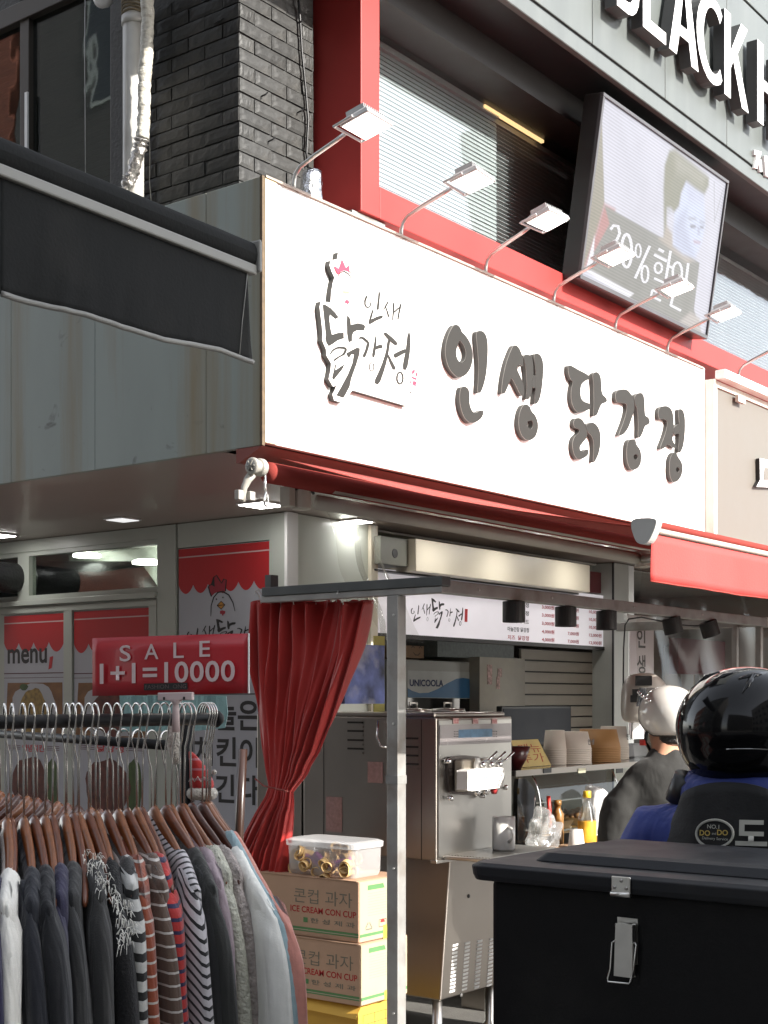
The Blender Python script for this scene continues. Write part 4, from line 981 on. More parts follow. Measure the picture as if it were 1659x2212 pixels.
# room behind the transom: ceiling lights and duct seen through it
tag(B().tube([lx(120, 1262, 2.3)+V((-1.5, 1.1, 0)), lx(120, 1262, 2.3)+V((.1, .2, 0)), lx(190, 1262, 2.3)+V((.2, -.3, -.02)), lx(215, 1275, 2.3)+V((.3, -.5, -.3))], .19, 24).obj('black_duct', mat('black_duct_foil', (.02, .02, .022), .35, .3, .3, 12, .5, 60), smooth=True), 'fat black flexible duct passing behind the transom window', 'duct')
tag(B().lathe(lx(-4, 1246, 1.60), [(.10, -.3), (.105, .0), (.105, .25), (.10, .26)], 28, ax=(1, 0, 0)).obj('duct_outlet', MATS['black_duct_foil'], smooth=True), 'round black duct outlet poking out at the left picture edge', 'duct')
for u, v in ((188, 1203), (317, 1218)):
    p = onx(u, v, 2.3); t = thing('disc_light', 'round ceiling light seen through the transom window, %s' % ('left of the pair' if u < 200 else 'right of the pair'), 'ceiling light', p)
    B().lathe(p, [(.10, 0), (.10, .02), (.07, .03)], 24).obj('disc', m_panel, t)
B().box((1.8, 1.46, SZ-.02), (9.2, 4.19, SZ-.006)).obj('shop_ceiling', mat('shop_ceiling_paint', (.45, .45, .42), .8), kind='structure')
B().box((3.4, 4.31, 0), (3.46, 9, SZ-.03)).obj('kitchen_wall', m_wall, kind='structure')
B().box((1.9, 8.9, 0), (3.39, 9, SZ-.03)).obj('kitchen_end_wall', m_wall, kind='structure')

# ------------------------------------------------------------------ posters
m_post = mat('poster_paper', (.47, .48, .53), .4, var=.03)
m_pred = mat('poster_red', (.50, .025, .03), .45, var=.04); m_pblk = mat('poster_black', (.02, .02, .022), .45)
m_ppink = mat('poster_rule', (.62, .45, .45), .5)
def poster(u0, u1, vt_mid, zbot, ns, label, rule=1):
    yl, yr = yU(u0, WXF-.001), yU(u1, WXF-.001); zt_ = onx((u0+u1)/2, vt_mid, WXF).z
    wd = yl-yr
    t = thing('poster', label, 'poster', (WXF, yl, zbot))
    xp = WXF+.0005
    B().box((xp, yr, zbot), (xp+.009, yl, zt_)).obj('sheet', m_post, t)
    pl = PL((xp, yl, zbot), (0, -1, 0)); H = zt_-zbot; sh = wd/ns; 
    base = H - wd*.30
    pts = [(0, H-.002), (0, base)]
    for k in range(ns):
        for i in range(1, 11): pts.append(((k+i/10)*sh, base - sh*.42*sin(pi*i/10)**.8 if i < 10 else base))
    pts.append((wd, H-.002))
    B().sheet([pl.at(a, b, .0012) for a, b in pts]).obj('scalloped_valance', m_pred, t)
    B().sheet([pl.at(a, b, .0020) for a, b in ((0, H-.058), (wd, H-.058), (wd, H-.05), (0, H-.05))]).obj('pale_rule', m_ppink, t)
    return t, pl, wd, H
pR_, plR, wR, hR = poster(386, 583, 1177, .6, 6, 'tall poster with a cartoon chicken head and black Korean slogan, left of the red curtain')
def on6(p, off): 
    q = onx(*C6(*p), WXF+.0005); q.x -= off; return q
b_ = B()
for s_ in ([(1243,935),(1260,922),(1278,935),(1275,880),(1292,868),(1312,900),(1322,915),(1335,890),(1350,895),(1345,962),(1330,975),(1305,965),(1280,975),(1262,992),(1248,960)],
           [(1312,1080),(1325,1076),(1344,1082),(1342,1096),(1334,1100),(1329,1112),(1322,1098),(1312,1098)]): b_.sheet([on6(p, .0014) for p in s_])
b_.obj('comb_print', mat('dull_crimson', (.36, .03, .05), .5), pR_, kind='stuff')
B().sheet([on6(p, .0014) for p in ((1296,1048),(1320,1022),(1342,1044),(1320,1070))]).obj('beak_print', mat('beak_orange', (.62, .28, .05), .5), pR_)
b_ = B()
for k, s_ in enumerate([ribbon([(1243,935),(1260,922),(1278,935),(1275,880),(1292,868),(1312,900),(1322,915),(1335,890),(1350,895),(1345,962)], 7), ribbon([(1243,935),(1252,970),(1262,995)], 7),
    ribbon([(1258,1112),(1260,1050),(1275,1000),(1300,970),(1330,965),(1365,985),(1390,1030),(1402,1082)], [3,5,7,8,8,7,5,3]), ribbon(ell(1292,1010,3,3,8), 4), ribbon(ell(1331,1000,3,3,8), 4), ribbon([(1296,1048),(1342,1044)], 4),
    ribbon([(1296,1048),(1320,1022),(1342,1044),(1320,1070),(1296,1048)], 4)]): b_.sheet([on6(p, .002+.0002*k) for p in s_])
b_.obj('outline_print', m_pblk, pR_, kind='stuff')
def pos_on(pl, u, v): q = onx(u, v, pl.p.x); return (q-pl.p).dot(pl.ex), (q-pl.p).dot(pl.ez)
a0, b0 = pos_on(plR, 404, 1392); a1, _ = pos_on(plR, 575, 1392); _, b1 = pos_on(plR, 404, 1340)
brush_line(pR_, plR, a0, b0-.03, a1-a0, b1-b0+.03, m_pblk)
for body, v0, v1 in (('오늘은', 1576, 1512), ('치킨이', 1653, 1590), ('땡긴다', 1731, 1669)):
    a0, b0 = pos_on(plR, 419, v0); a1, _ = pos_on(plR, 560, v0); _, b1 = pos_on(plR, 419, v1)
    text('slogan_line', body, m_pblk, pR_, plR, a0, b0, a1-a0, b1-b0, .0016, .022)
B().sheet([plR.at(a, pos_on(plR, 500, 1500)[1]+d, .0015) for a, d in ((.02, 0), (wR-.02, 0), (wR-.02, .006), (.02, .006))]).obj('rule', m_pblk, pR_)
m_food = [mat('fried_chicken_print', (.30, .19, .05), .5, 0, .55, 28), mat('glazed_chicken_print', (.10, .022, .015), .35, 0, .7, 24), mat('brown_table_print', (.22, .10, .035), .5, 0, .3, 14), mat('green_garnish_print', (.05, .09, .02), .5, 0, .4, 30), mat('plate_print', (.45, .45, .48), .5, var=.05)]
def blob(pl, a, b, ra, rb, off, m, par, nm, seed=0, n=26):
    B().sheet([pl.at(a+ra*cos(t)*(1+.22*mnoise.noise(V((cos(t)*1.8+seed, sin(t)*1.8, seed)))), b+rb*sin(t)*(1+.22*mnoise.noise(V((cos(t)*1.8, sin(t)*1.8+seed, 4)))), off) for t in [2*pi*i/n for i in range(n)]]).obj(nm, m, par)
for i_, (u0, u1, ns, lab) in enumerate(((9, 139, 4, 'white door poster printed menu with fried chicken on a plate, leftmost'), (160, 323, 5, 'white door poster with food pictures behind the red sale board'))):
    t, pl, wd, H = poster(u0, u1, 1327 if i_ == 0 else 1316, .75, ns, lab)
    def q_(u, v): return pos_on(pl, u, v)
    for dv, k in ((0, .006), (9, .003)):
        b = q_(u0, 1456+dv)[1]; B().sheet([pl.at(a, bb, .0014) for a, bb in ((0, b), (wd, b), (wd, b+k), (0, b+k))]).obj('rule', mat('dark_crimson_rule', (.10, .02, .03), .5), t)
    if i_ == 0:
        a0, b0 = q_(17, 1434); a1, _ = q_(102, 1434); _, b1 = q_(17, 1402)
        text('menu_title', 'menu', m_pblk, t, pl, a0, b0, a1-a0, b1-b0, .0016, .02)
        a0, b0 = q_(105, 1446)
        B().sheet([pl.at(a0+x, b0+y, .0016) for x, y in ((0, 0), (.035, .01), (.05, .09), (.015, .085))]).obj('red_stamp', m_pred, t)
    # upper picture
    b = q_(u0, 1475)[1]; bb = q_(u0, 1590)[1]
    B().sheet([pl.at(x, y, .0012) for x, y in ((wd*.06, b), (wd*.97, b), (wd*.97, bb), (wd*.02, bb))]).obj('table_print', m_food[2], t)
    blob(pl, wd*.5, (b+bb)/2-.01, wd*.40, (b-bb)*.52, .0016, m_food[4], t, 'plate_print', 1)
    blob(pl, wd*.5, (b+bb)/2-.02, wd*.26, (b-bb)*.42, .0020, m_food[0] if i_ == 0 else m_food[1], t, 'food_print', 2+i_)
    blob(pl, wd*.34, b-.03, wd*.07, .022, .0024, m_food[3], t, 'garnish_print', 5)
    # lower picture with red title
    b = q_(u0, 1606)[1]
    for k in range(3):
        for sx in (0.06, .70): B().sheet([pl.at(wd*sx+x, b-.012-k*.012+y, .0015) for x, y in ((0, 0), (wd*.22, 0), (wd*.22, .004), (0, .004))]).obj('rule', mat('dark_crimson_rule', (.10, .02, .03), .5), t)
    text('red_title', '양념치킨' if i_ == 0 else '닭강정', m_pred, t, pl, wd*.31, b-.05, wd*.36, .05, .0016, .02)
    bb = q_(u0, 1750)[1]
    blob(pl, wd*.45, (b+bb)/2-.05, wd*.30, (b-bb)*.42, .0018, m_food[1], t, 'food_print', 9+i_)
    blob(pl, wd*.80, (b+bb)/2-.04, wd*.10, (b-bb)*.40, .0014, m_food[3], t, 'garnish_print', 12)

# ================================================================== stall frame in front of the shop
m_post_ = m_galv
ST = thing('stall_frame', 'grey box section market stall frame standing before the ice cream machine', 'stall frame', (.228, -.54, 0))
ZB1 = 2.15; ZB0 = 2.083
SYF = -.776
yl_ = onx(574, 1275, .228).y
B().box((.20, SYF-.02, ZB0+.028), (.262, yl_, ZB1)).obj('side_beam_top', mat('dark_box_section', (.13, .14, .14), .4, .6, .1, 8), ST, bevel=.003)
B().box((.206, SYF-.015, ZB0), (.256, yl_+.01, ZB0+.027)).obj('side_beam', m_galv, ST, bevel=.003)
xe_ = ony(1657, 1340, SYF).x
B().box((.263, SYF, ZB0+.002), (xe_, SYF+.05, ZB1-.012)).obj('front_beam', m_galv, ST, bevel=.003)
B().box((xe_, SYF-.004, ZB0-.002), (xe_+.012, SYF+.054, ZB1-.008)).obj('beam_cap', m_white, ST)
B().box((xe_-.06, SYF+.051, ZB0+.002), (xe_, .2, ZB1-.012)).obj('side_beam', m_galv, ST, bevel=.003)
def post(x, y, s=.025, z1=ZB0-.001, nm='post'): B().box((x-s, y-s, .02), (x+s, y+s, z1)).obj(nm, m_post_, ST, bevel=.003)
py_ = onx(855, 1500, .228).y
post(.232, py_, .029)
post(.42, onx(605, 1500, .42).y, .02)
pr = ony(1640, 1400, SYF+.025); post(pr.x, SYF+.026, .018)
p3 = onx(1588, 1400, pr.x); post(pr.x, p3.y, .016)
B().box((pr.x-.016, p3.y-.016, ZB0), (pr.x+.016, p3.y+.016, ZB0+.02)).obj('post_bracket', m_galv, ST)
B().box((.206, yl_-.05, ZB1+.001), (.256, yl_-.015, ZB1+.055)).obj('beam_bracket', mat('dark_box_section', (.13, .14, .14)), ST)
for z_ in (.35, .95, 1.55, 2.0):
    B().lathe(V((.202, py_-.008, z_)), [(.006, 0), (.0055, .003), (.001, .004)], 8, ax=(-1, 0, 0)).obj('bolt', m_alu, ST)
for x_ in (.5, 1.1, 1.9, 2.7):
    B().lathe(V((x_, SYF-.0005, ZB0+.03)), [(.006, 0), (.0055, .003), (.001, .004)], 8, ax=(0, -1, 0)).obj('bolt', m_alu, ST)
B().box((.199, py_-.031, 1.30), (.262, py_+.031, 1.335)).obj('tape_band', mat('grey_tape', (.22, .22, .21), .5, var=.2, scale=30), ST)
# cable along the front beam and spotlights
tag(B().tube([ony(u, v, SYF+.06) for u, v in ((1346, 1500), (1347, 1400), (1350, 1350), (1358, 1337), (1385, 1333), (1420, 1340), (1460, 1349), (1500, 1352), (1525, 1350))], .004, 6).obj('spotlight_cable', m_black, smooth=True), 'thin black cable looping along the front beam to the spotlights', 'cable')
m_spot = mat('matt_black_spot', (.018, .018, .018), .5, var=.1)
SPN = [(1110, 1315, 0, 'black cylinder spotlight over the price list, leftmost under the front beam'), (1222, 1330, 0, 'black cylinder spotlight, second from the left under the front beam'), (1310, 1335, 0, 'black cylinder spotlight, third from the left under the front beam'),
       (1449, 1344, .25, 'tilted black spotlight left of the pair over the clear tarp'), (1528, 1350, .35, 'tilted black spotlight right of the pair over the clear tarp')]
for u, v, tl_, lab in SPN:
    p = ony(u, v, SYF+.025); t = thing('spotlight', lab, 'spotlight', (p.x, p.y, ZB0), 'black spotlights under the stall beam')
    ax = V((sin(tl_)*.7, -sin(tl_)*.6, -cos(tl_))); top = V((p.x, p.y, ZB0-.001))
    hgt = .092 if tl_ == 0 else .085
    b_ = B(); b_.lathe(top, [(.05, 0), (.05, hgt), (.045, hgt), (.043, hgt-.02), (.02, hgt-.025)], 24, ax=ax); b_.obj('shade', m_spot, t, smooth=False, bevel=.002)
    b_ = B(); b_.lathe(top, [(.002, hgt-.016), (.04, hgt-.014), (.04, hgt-.018)], 20, ax=ax); b_.obj('lens', mat('warm_spot_lens', (.35, .22, .10), .3), t)

# ================================================================== red curtain tied back
m_curt = mat('red_curtain_cloth', (.39, .018, .014), .5, 0, .12, 7, .12, 40, sheen=.3)
CX = .30
EL = [(1298, 545, 797), (1350, 545, 787), (1400, 546, 775), (1450, 548, 757), (1500, 552, 738), (1560, 558, 715), (1620, 566, 688), (1670, 574, 655), (1698, 580, 632), (1720, 572, 632), (1760, 548, 628), (1800, 525, 624), (1840, 505, 618), (1900, 490, 610)]
def curt(s, t):
    v = EL[0][0] + (EL[-1][0]-EL[0][0])*t
    for a, b in zip(EL, EL[1:]):
        if v <= b[0]:
            k = (v-a[0])/(b[0]-a[0]); l = a[1]+(b[1]-a[1])*k; r = a[2]+(b[2]-a[2])*k; break
    ss = s + .012*sin(s*40+v*.01)
    u = l+(r-l)*ss; v2 = v + (12*(s) if 1650 < v < 1740 else 6*s*max(0, 1-abs(v-1690)/200))
    p = onx(u, v2, CX)
    width = (r-l)/250
    amp = .034*(.35+width)*(.75+.9*mnoise.noise(V((s*6, v*.006, 1))))
    if abs(v-1700) < 60: amp *= .4+.6*abs(v-1700)/60
    ph = s*2*pi*8.5 + 1.6*mnoise.noise(V((s*3.1, v*.002, 7))) + .9*sin(s*9+v*.004)
    y = p.copy(); y.x += amp*sin(ph) + amp*.4*sin(ph*2.1+v*.013) ; y.z += (.008*sin(ph) if t < .02 else 0)
    return y
CU_ = thing('red_curtain', 'red cloth curtain hung from the stall frame and tied in at the waist', 'curtain', onx(620, 1300, CX))
B().grid(curt, 170, 60).obj('cloth', m_curt, CU_, smooth=True, solid=.003)
tie = [curt(s, (1698-1298)/602)+V((-.035, 0, .004)) for s in [i/12 for i in range(13)]]
B().tube([tie[0]+V((0, .05, .03))]+tie, .004, 6).obj('tie_string', mat('red_brown_string', (.25, .05, .04), .7), CU_, smooth=True)
b_ = B()
for i in range(13):
    p = curt((i+.5)/13, 0); b_.tube([p+V((0, 0, -.012)), p+V((-.006, .004, .02)), p+V((-.03, .006, .045)), p+V((-.045, .0, .03))], .0022, 5)
b_.obj('hooks', m_alu, CU_, smooth=True)
# blue and white printed bag behind the curtain, seen to its right
tag(B().box(ony(745, 1520, -.02)+V((0, 0, 0)), ony(802, 1395, .06)).obj('blue_print_board', mat('blue_white_print', (.10, .13, .32), .4, 0, .9, 9, dirt=(.5, .5, .55), dirt_amt=.9)), 'blue and white printed board right of the curtain above the machine', 'board')
tag(B().box(ony(808, 1373, .3), V((ony(831, 1373, .3).x, .305, ony(831, 1540, .3).z))).obj('yellow_notice', mat('yellow_notice', (.55, .50, .14), .6)), 'narrow yellow notice board left of the steel stall post', 'notice')
# ================================================================== air cabinet, menu board and wall things inside the shop
YM = 1.36
AC = thing('air_cabinet', 'long cream air curtain cabinet above the menu board', 'cabinet', ony(870, 1200, YM))
zc1 = ony(870, 1166, YM).z; zc0 = ony(870, 1236, YM).z
xg0, xg1, xg2 = ony(806, 1200, YM).x, ony(866, 1200, YM).x, ony(1245, 1240, YM).x
B().box((xg1, YM-.12, zc0), (xg2, YM+.2, zc1)).obj('body', m_cream, AC, bevel=.006)
B().box((xg0, YM-.06, zc0+.03), (xg1-.002, YM+.2, zc1-.005)).obj('end_housing', mat('dull_green_grey', (.20, .20, .17), .5), AC, bevel=.004)
B().lathe(V(((xg0+xg1)/2, YM-.061, (zc0+zc1)/2)), [(.001, .004), (.028, .003), (.03, 0)], 20, ax=(0, -1, 0)).obj('round_port', m_spot, AC)
b_ = B(); b_.box((xg0, YM-.02, zc0-.012), (xg2, YM+.1, zc0-.001)); b_.obj('dark_rail', m_black, AC)
# menu board
MBY = 1.40
z0_, z1_ = ony(808, 1366, MBY).z, ony(808, 1226, MBY).z; xm0, xm1 = ony(808, 1300, MBY).x, ony(1321, 1300, MBY).x
MB = thing('menu_board', 'white menu board with brush lettered shop name and rows of red prices', 'menu board', (xm0, MBY, z0_))
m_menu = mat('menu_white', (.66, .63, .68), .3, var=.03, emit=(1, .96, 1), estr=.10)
B().box((xm0, MBY, z0_), (xm1, MBY+.05, z1_)).obj('panel', m_menu, MB)
B().box((xm0-.02, MBY-.012, z0_-.028), (xm1+.015, MBY+.05, z0_-.001)).box((xm0-.02, MBY-.012, z0_), (xm0-.001, MBY+.05, z1_)).box((xm1+.001, MBY-.012, z0_), (xm1+.015, MBY+.05, z1_)).obj('frame', m_black, MB)
plM = PL((xm0, MBY, z0_), (1, 0, 0))
def onm(u, v): q = ony(u, v, MBY); return q.x-xm0, q.z-z0_
a0, b0 = onm(887, 1347); a1, _ = onm(1000, 1347)
brush_line(MB, plM, a0, b0-.02, a1-a0, onm(887, 1287)[1]-b0+.02, m_pblk)
a0, b0 = onm(1003, 1343); B().sheet([plM.at(a0+x, b0+y, .0016) for x, y in ((0, 0), (.035, .0), (.04, .09), (.005, .09))]).obj('red_stamp', m_pred, MB)
text('small_print', 'since good chicken', mat('grey_print', (.35, .35, .36)), MB, plM, onm(960, 1357)[0], onm(960, 1357)[1], .28, .012) if False else None
m_mred = mat('price_red', (.40, .03, .05), .5)
rowsv = [1290, 1308, 1326, 1344.5, 1363, 1381]
nm_ = ['양념 닭강정', '간장 닭강정', '순살 닭강정', '순살후라이드', '마늘간장 닭강정', '치즈  닭강정']
pr_ = [('3,000원', '5,000원', '10,000원')]*4 + [('4,000원', '7,000원', '12,000원')]*2
for r_ in range(6):
    # rows measured at u=1100
    a, b = onm(1096, rowsv[r_]+ (0)); hgt = .034
    ab, _ = onm(1142, 1340)
    text('menu_item', nm_[r_], m_mred if r_ == 5 else m_pblk, MB, plM, a, b, ab-a, hgt, .0016, .02)
    for c_, (ua, ub) in enumerate(((1170, 1197), (1226, 1250), (1272, 1299))):
        a, _ = onm(ua, 1340); a2, _ = onm(ub, 1340)
        text('price', pr_[r_][c_], m_mred, MB, plM, a, b, a2-a, hgt*.95, .0016, .025)
# column right of the opening and its side
RC = thing('right_column', 'pale metal column with dark rubber joint right of the menu board', 'column', ony(1345, 1400, 1.3))
xc0, xc1 = ony(1327, 1400, 1.3).x, ony(1372, 1400, 1.3).x
B().box((xc0, 1.3, 0), (xc1-.12, 1.5, SZ-.004)).obj('column', mat('pale_grey_column', (.42, .43, .40), .35, var=.06), RC, bevel=.004)
B().box((xc1-.10, 1.31, 0), (xc1, 1.5, SZ-.004)).obj('column', m_alu, RC, bevel=.004)
B().box((xc0-.012, 1.30, 0), (xc0-.002, 1.315, SZ-.004)).obj('joint', m_black, RC)
tag(B().box(ony(1248, 1275, 1.42), V((ony(1305, 1275, 1.42).x, 1.47, ony(1305, 1238, 1.42).z))).obj('maroon_board', mat('maroon_board', (.14, .03, .035), .5)), 'dark maroon board at the right end of the cream cabinet', 'board')

# back wall furniture
YB = 2.3
fx = [ony(u, 1450, YB).x for u in (866, 1032)]; fz_ = [ony(866, v, YB).z for v in (1570, 1424)]
FR = thing('drinks_fridge', 'white upright drinks fridge with a blue wave header behind the ice cream machine', 'fridge', (fx[0], YB, 0))
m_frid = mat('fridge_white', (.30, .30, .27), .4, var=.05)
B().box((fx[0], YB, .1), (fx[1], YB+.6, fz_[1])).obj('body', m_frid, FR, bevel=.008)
plF = PL((fx[0], YB, 0), (1, 0, 0))
def onf(u, v): q = ony(u, v, YB); return q.x-fx[0], q.z
B().sheet([plF.at(*onf(*p), .002) for p in ((880, 1506), (1020, 1508), (1020, 1452), (880, 1448))]).obj('header', mat('fridge_header', (.36, .37, .35), .3), FR)
wv_ = [onf(880, 1506), onf(1020, 1508), onf(1020, 1473), onf(1012, 1466), onf(1000, 1464), onf(985, 1466), onf(965, 1476), onf(945, 1488), onf(925, 1496), onf(905, 1497), onf(890, 1492), onf(880, 1486)]
B().sheet([plF.at(*p, .0035) for p in wv_]).obj('wave_print', mat('wave_blue', (.035, .12, .24), .4), FR)
a0, b0 = onf(884, 1482); a1, _ = onf(957, 1482); _, b1 = onf(884, 1467)
text('brand_lettering', 'UNICOOLA', mat('navy_print', (.02, .03, .09)), FR, plF, a0, b0, a1-a0, b1-b0, .004, .03)
B().sheet([plF.at(*onf(*p), .0025) for p in ((880, 1568), (1020, 1568), (1020, 1509), (880, 1507))]).obj('door_glass', m_blackgloss, FR)
B().box((fx[1]-.05, YB-.012, .2), (fx[1]-.03, YB-.001, fz_[1]-.05)).obj('door_edge', m_alu, FR)
tag(B().box(ony(866, 1420, YB+.1), V((ony(938, 1420, YB).x, YB+.5, ony(938, 1395, YB).z))).obj('smiling_carton', mat('brown_carton', (.30, .19, .11), .8, var=.08)), 'brown carton with a drawn smiling face on top of the fridge', 'carton')
cp_ = ony(900, 1405, YB+.1); b_ = B()
for s_ in (ribbon([(-.07, .02), (-.05, .035), (-.03, .02)], .006), ribbon([(.03, .02), (.05, .035), (.07, .02)], .006), ribbon([(-.045, -.015), (-.02, -.035), (.02, -.035), (.045, -.015)], .006)):
    b_.sheet([V((cp_.x+a, YB+.098, cp_.z+b)) for a, b in s_])
o_ = b_.obj('drawn_smile', m_pblk); o_.parent = bpy.data.objects['smiling_carton']
tag(B().box(ony(945, 1418, YB), V((ony(1110, 1418, YB).x, YB+.4, ony(1110, 1388, YB).z))).obj('grey_crate', mat('grey_green_crate', (.12, .14, .13), .5, var=.3, scale=30)), 'low grey green crate beside the smiling carton', 'crate')
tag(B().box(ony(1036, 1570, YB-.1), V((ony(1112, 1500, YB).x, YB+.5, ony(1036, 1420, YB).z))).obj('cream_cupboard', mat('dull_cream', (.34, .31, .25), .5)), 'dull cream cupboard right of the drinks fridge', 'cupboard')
b_ = B()
for u, v, w_, h_ in ((1052, 1478, .07, .16), (1072, 1488, .05, .10), (1075, 1462, .06, .07)): 
    p = ony(u, v, YB-.1); b_.box(p+V((0, -.004, 0)), p+V((w_, -.002, h_)))
o_ = b_.obj('sticker', mat('red_white_sticker', (.4, .25, .22), .5, 0, .8, 40)); o_.parent = bpy.data.objects['cream_cupboard']
SH = thing('slatted_panel', 'cream wall panel of wide horizontal boards at the back of the shop', 'wall panel', ony(1126, 1580, 2.7))
sx0, sx1 = ony(1126, 1500, 2.7).x, ony(1312, 1500, 2.7).x; sz0, sz1 = ony(1126, 1600, 2.7).z, ony(1126, 1400, 2.7).z
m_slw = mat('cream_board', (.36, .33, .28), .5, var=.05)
nb_ = 8
for k in range(nb_):
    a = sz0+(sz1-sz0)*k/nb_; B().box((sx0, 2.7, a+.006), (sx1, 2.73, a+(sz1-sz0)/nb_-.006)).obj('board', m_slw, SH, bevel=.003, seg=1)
B().box((sx0, 2.725, sz0-.5), (sx1, 2.74, sz1)).obj('backing', m_black, SH)
MN = thing('monitor', 'dark monitor screen behind the top of the ice cream machine', 'monitor', ony(1085, 1580, 1.5))
mx0, mx1 = ony(1084, 1550, 1.5).x, ony(1234, 1550, 1.5).x; mz0, mz1 = ony(1234, 1605, 1.5).z, ony(1234, 1524, 1.5).z
B().box((mx0, 1.5, mz0), (mx1, 1.55, mz1)).obj('casing', m_black, MN, bevel=.006)
B().box((mx0+.02, 1.496, mz0+.02), (mx1-.02, 1.4995, mz1-.02)).obj('screen', mat('slate_screen', (.022, .025, .034), .6), MN)

# ================================================================== soft serve machine
q = V((.859, -.300, 0)); MXx = 1.512; MYb = .508; MZt = 1.567
MC = thing('ice_cream_machine', 'floor standing stainless steel soft serve ice cream machine with three lever taps', 'ice cream machine', (q.x, q.y, 0))
zS = ony(942, 1860, q.y).z; zF = ony(951, 2165, q.y).z
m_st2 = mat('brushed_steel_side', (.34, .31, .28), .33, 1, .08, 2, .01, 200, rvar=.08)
B().box((q.x, q.y, zS), (MXx, MYb, MZt)).obj('upper_body', m_st2, MC, bevel=.006)
# lower cabinet, slightly tapering
xt, xbm = ony(972, 1900, q.y+.02).x, ony(951, 2150, q.y+.02).x
b_ = B(); b_.loft([[V((xbm, q.y+.02, zF)), V((MXx-.02, q.y+.02, zF)), V((MXx-.02, MYb-.02, zF)), V((xbm, MYb-.02, zF))], [V((xt, q.y+.02, zS-.002)), V((MXx-.02, q.y+.02, zS-.002)), V((MXx-.02, MYb-.02, zS-.002)), V((xt, MYb-.02, zS-.002))]])
b_.obj('lower_cabinet', m_st2, MC, bevel=.006)
B().box((q.x-.004, q.y-.006, zS-.012), (MXx+.004, q.y+.03, zS+.004)).obj('waist_rail', m_steel, MC, bevel=.003)
for x, y in ((xbm+.06, q.y+.08), (MXx-.08, q.y+.08), (xbm+.06, MYb-.08), (MXx-.08, MYb-.08)):
    B().lathe((x, y, 0), [(.035, .03), (.035, .045), (.024, .055), (.024, zF)], 16).obj('leg', m_steel, MC, smooth=True)
CM = crop(950, 1680, 4.1475)
fy = q.y-.003
def om(x, y, yy=fy): return ony(*CM(x, y), yy)
def rect(x0, y0, x1, y1, yy): 
    a = om(x0, y0, yy); b = om(x1, y0, yy); c = om(x0, y1, yy); return a.x, b.x, c.z, a.z
# front skin, edges
B().box((q.x+.012, fy-.004, zS+.01), (MXx-.012, fy+.0025, MZt-.012)).obj('front_panel', m_steel, MC, bevel=.002, seg=1)
xa_, xb_, za_, zb_ = rect(635, 590, 1375, 805, fy)
B().box((xa_, fy-.0065, za_), (MXx-.02, fy-.0045, zb_)).obj('control_panel', mat('smoky_panel', (.30, .27, .27), .25, coat=.4), MC)
x0_, x1_, za2, zb2 = rect(830, 640, 1180, 725, fy)
B().box((x0_, fy-.0075, za2), (x1_, fy-.0067, zb2)).obj('blue_display', mat('blue_display', (.10, .22, .36), .3, 0, .4, 20), MC)
b_ = B()
for x in (785, 1190):
    for i in range(3):
        for j in range(3):
            p = om(x+i*18, 660+j*25, fy); b_.lathe(V((p.x, fy-.0066, p.z)), [(.0025, 0), (.0015, .002)], 8, ax=(0, -1, 0))
b_.obj('buttons', m_black, MC)
for k, (x, lab) in enumerate(((815, '초코'), (1020, '믹스'), (1220, '바닐라'))):
    p = om(x-42, 580, fy); B().box((p.x, fy-.007, p.z), (p.x+.048, fy-.0045, p.z+.026)).obj('flavour_label', mat('pink_label', (.60, .38, .36), .6), MC)
    text('label_text', lab, m_pred, MC, PL((p.x, fy-.007, p.z), (1, 0, 0)), .006, .005, .036, .016, .0006)
b_ = B(); b_.box((q.x+.015, q.y+.02, MZt-.002), (MXx-.03, MYb-.02, MZt+.022)); b_.obj('top_lid', m_st2, MC, bevel=.008)
for x in (.25, .70):
    c = V((q.x+.65*x, q.y+.25, MZt+.022)); B().lathe(c, [(.09, 0), (.085, .014), (.02, .02)], 24).obj('hopper_lid', m_steel, MC, smooth=True)
    B().tube([c+V((-.03, 0, .018)), c+V((-.03, 0, .045)), c+V((.03, 0, .045)), c+V((.03, 0, .018))], .005, 8).obj('lid_handle', m_steel, MC, smooth=True)
# side vents
for (ua, ub, va, nrow) in ((866, 904, 1592, 8), (752, 785, 1558, 4), (752, 785, 1596, 4)):
    ya, yb_ = onx(ua, 1600, q.x).y, onx(ub, 1600, q.x).y
    for k in range(nrow):
        z_ = onx(ua, va+k*9.2, q.x).z
        B().box((q.x-.006, yb_, z_-.009), (q.x-.0005, ya, z_)).obj('side_louvre', m_st2 if k % 2 else mat('dark_slot', (.015, .012, .01), .6), MC)
b_ = B(); y_ = onx(911, 1700, q.x).y; b_.box((q.x-.0015, y_, zS), (q.x-.0002, y_+.003, MZt-.01)); y_ = onx(700, 1700, q.x).y; b_.box((q.x-.0015, y_, zS), (q.x-.0002, y_+.003, MZt-.01)); b_.obj('panel_seam', MATS['dark_slot'], MC)
p = onx(705, 1795, q.x); B().box((q.x-.003, p.y-.10, p.z), (q.x-.0005, p.y, p.z+.17)).obj('side_label', mat('pink_notice', (.40, .25, .24), .6, 0, .2, 60), MC)
p = onx(795, 1690, q.x); B().box((q.x-.003, p.y-.09, p.z), (q.x-.0005, p.y, p.z+.10)).obj('side_label', MATS['pink_notice'], MC)
p = onx(775, 1600, q.x); B().tube([V((q.x-.03, p.y-.14, p.z+.10)), V((q.x-.035, p.y-.14, p.z+.02)), V((q.x-.035, p.y-.16, p.z-.02)), V((q.x-.01, p.y-.19, p.z-.03))], .007, 8).obj('bent_pipe', m_chrome, MC, smooth=True)
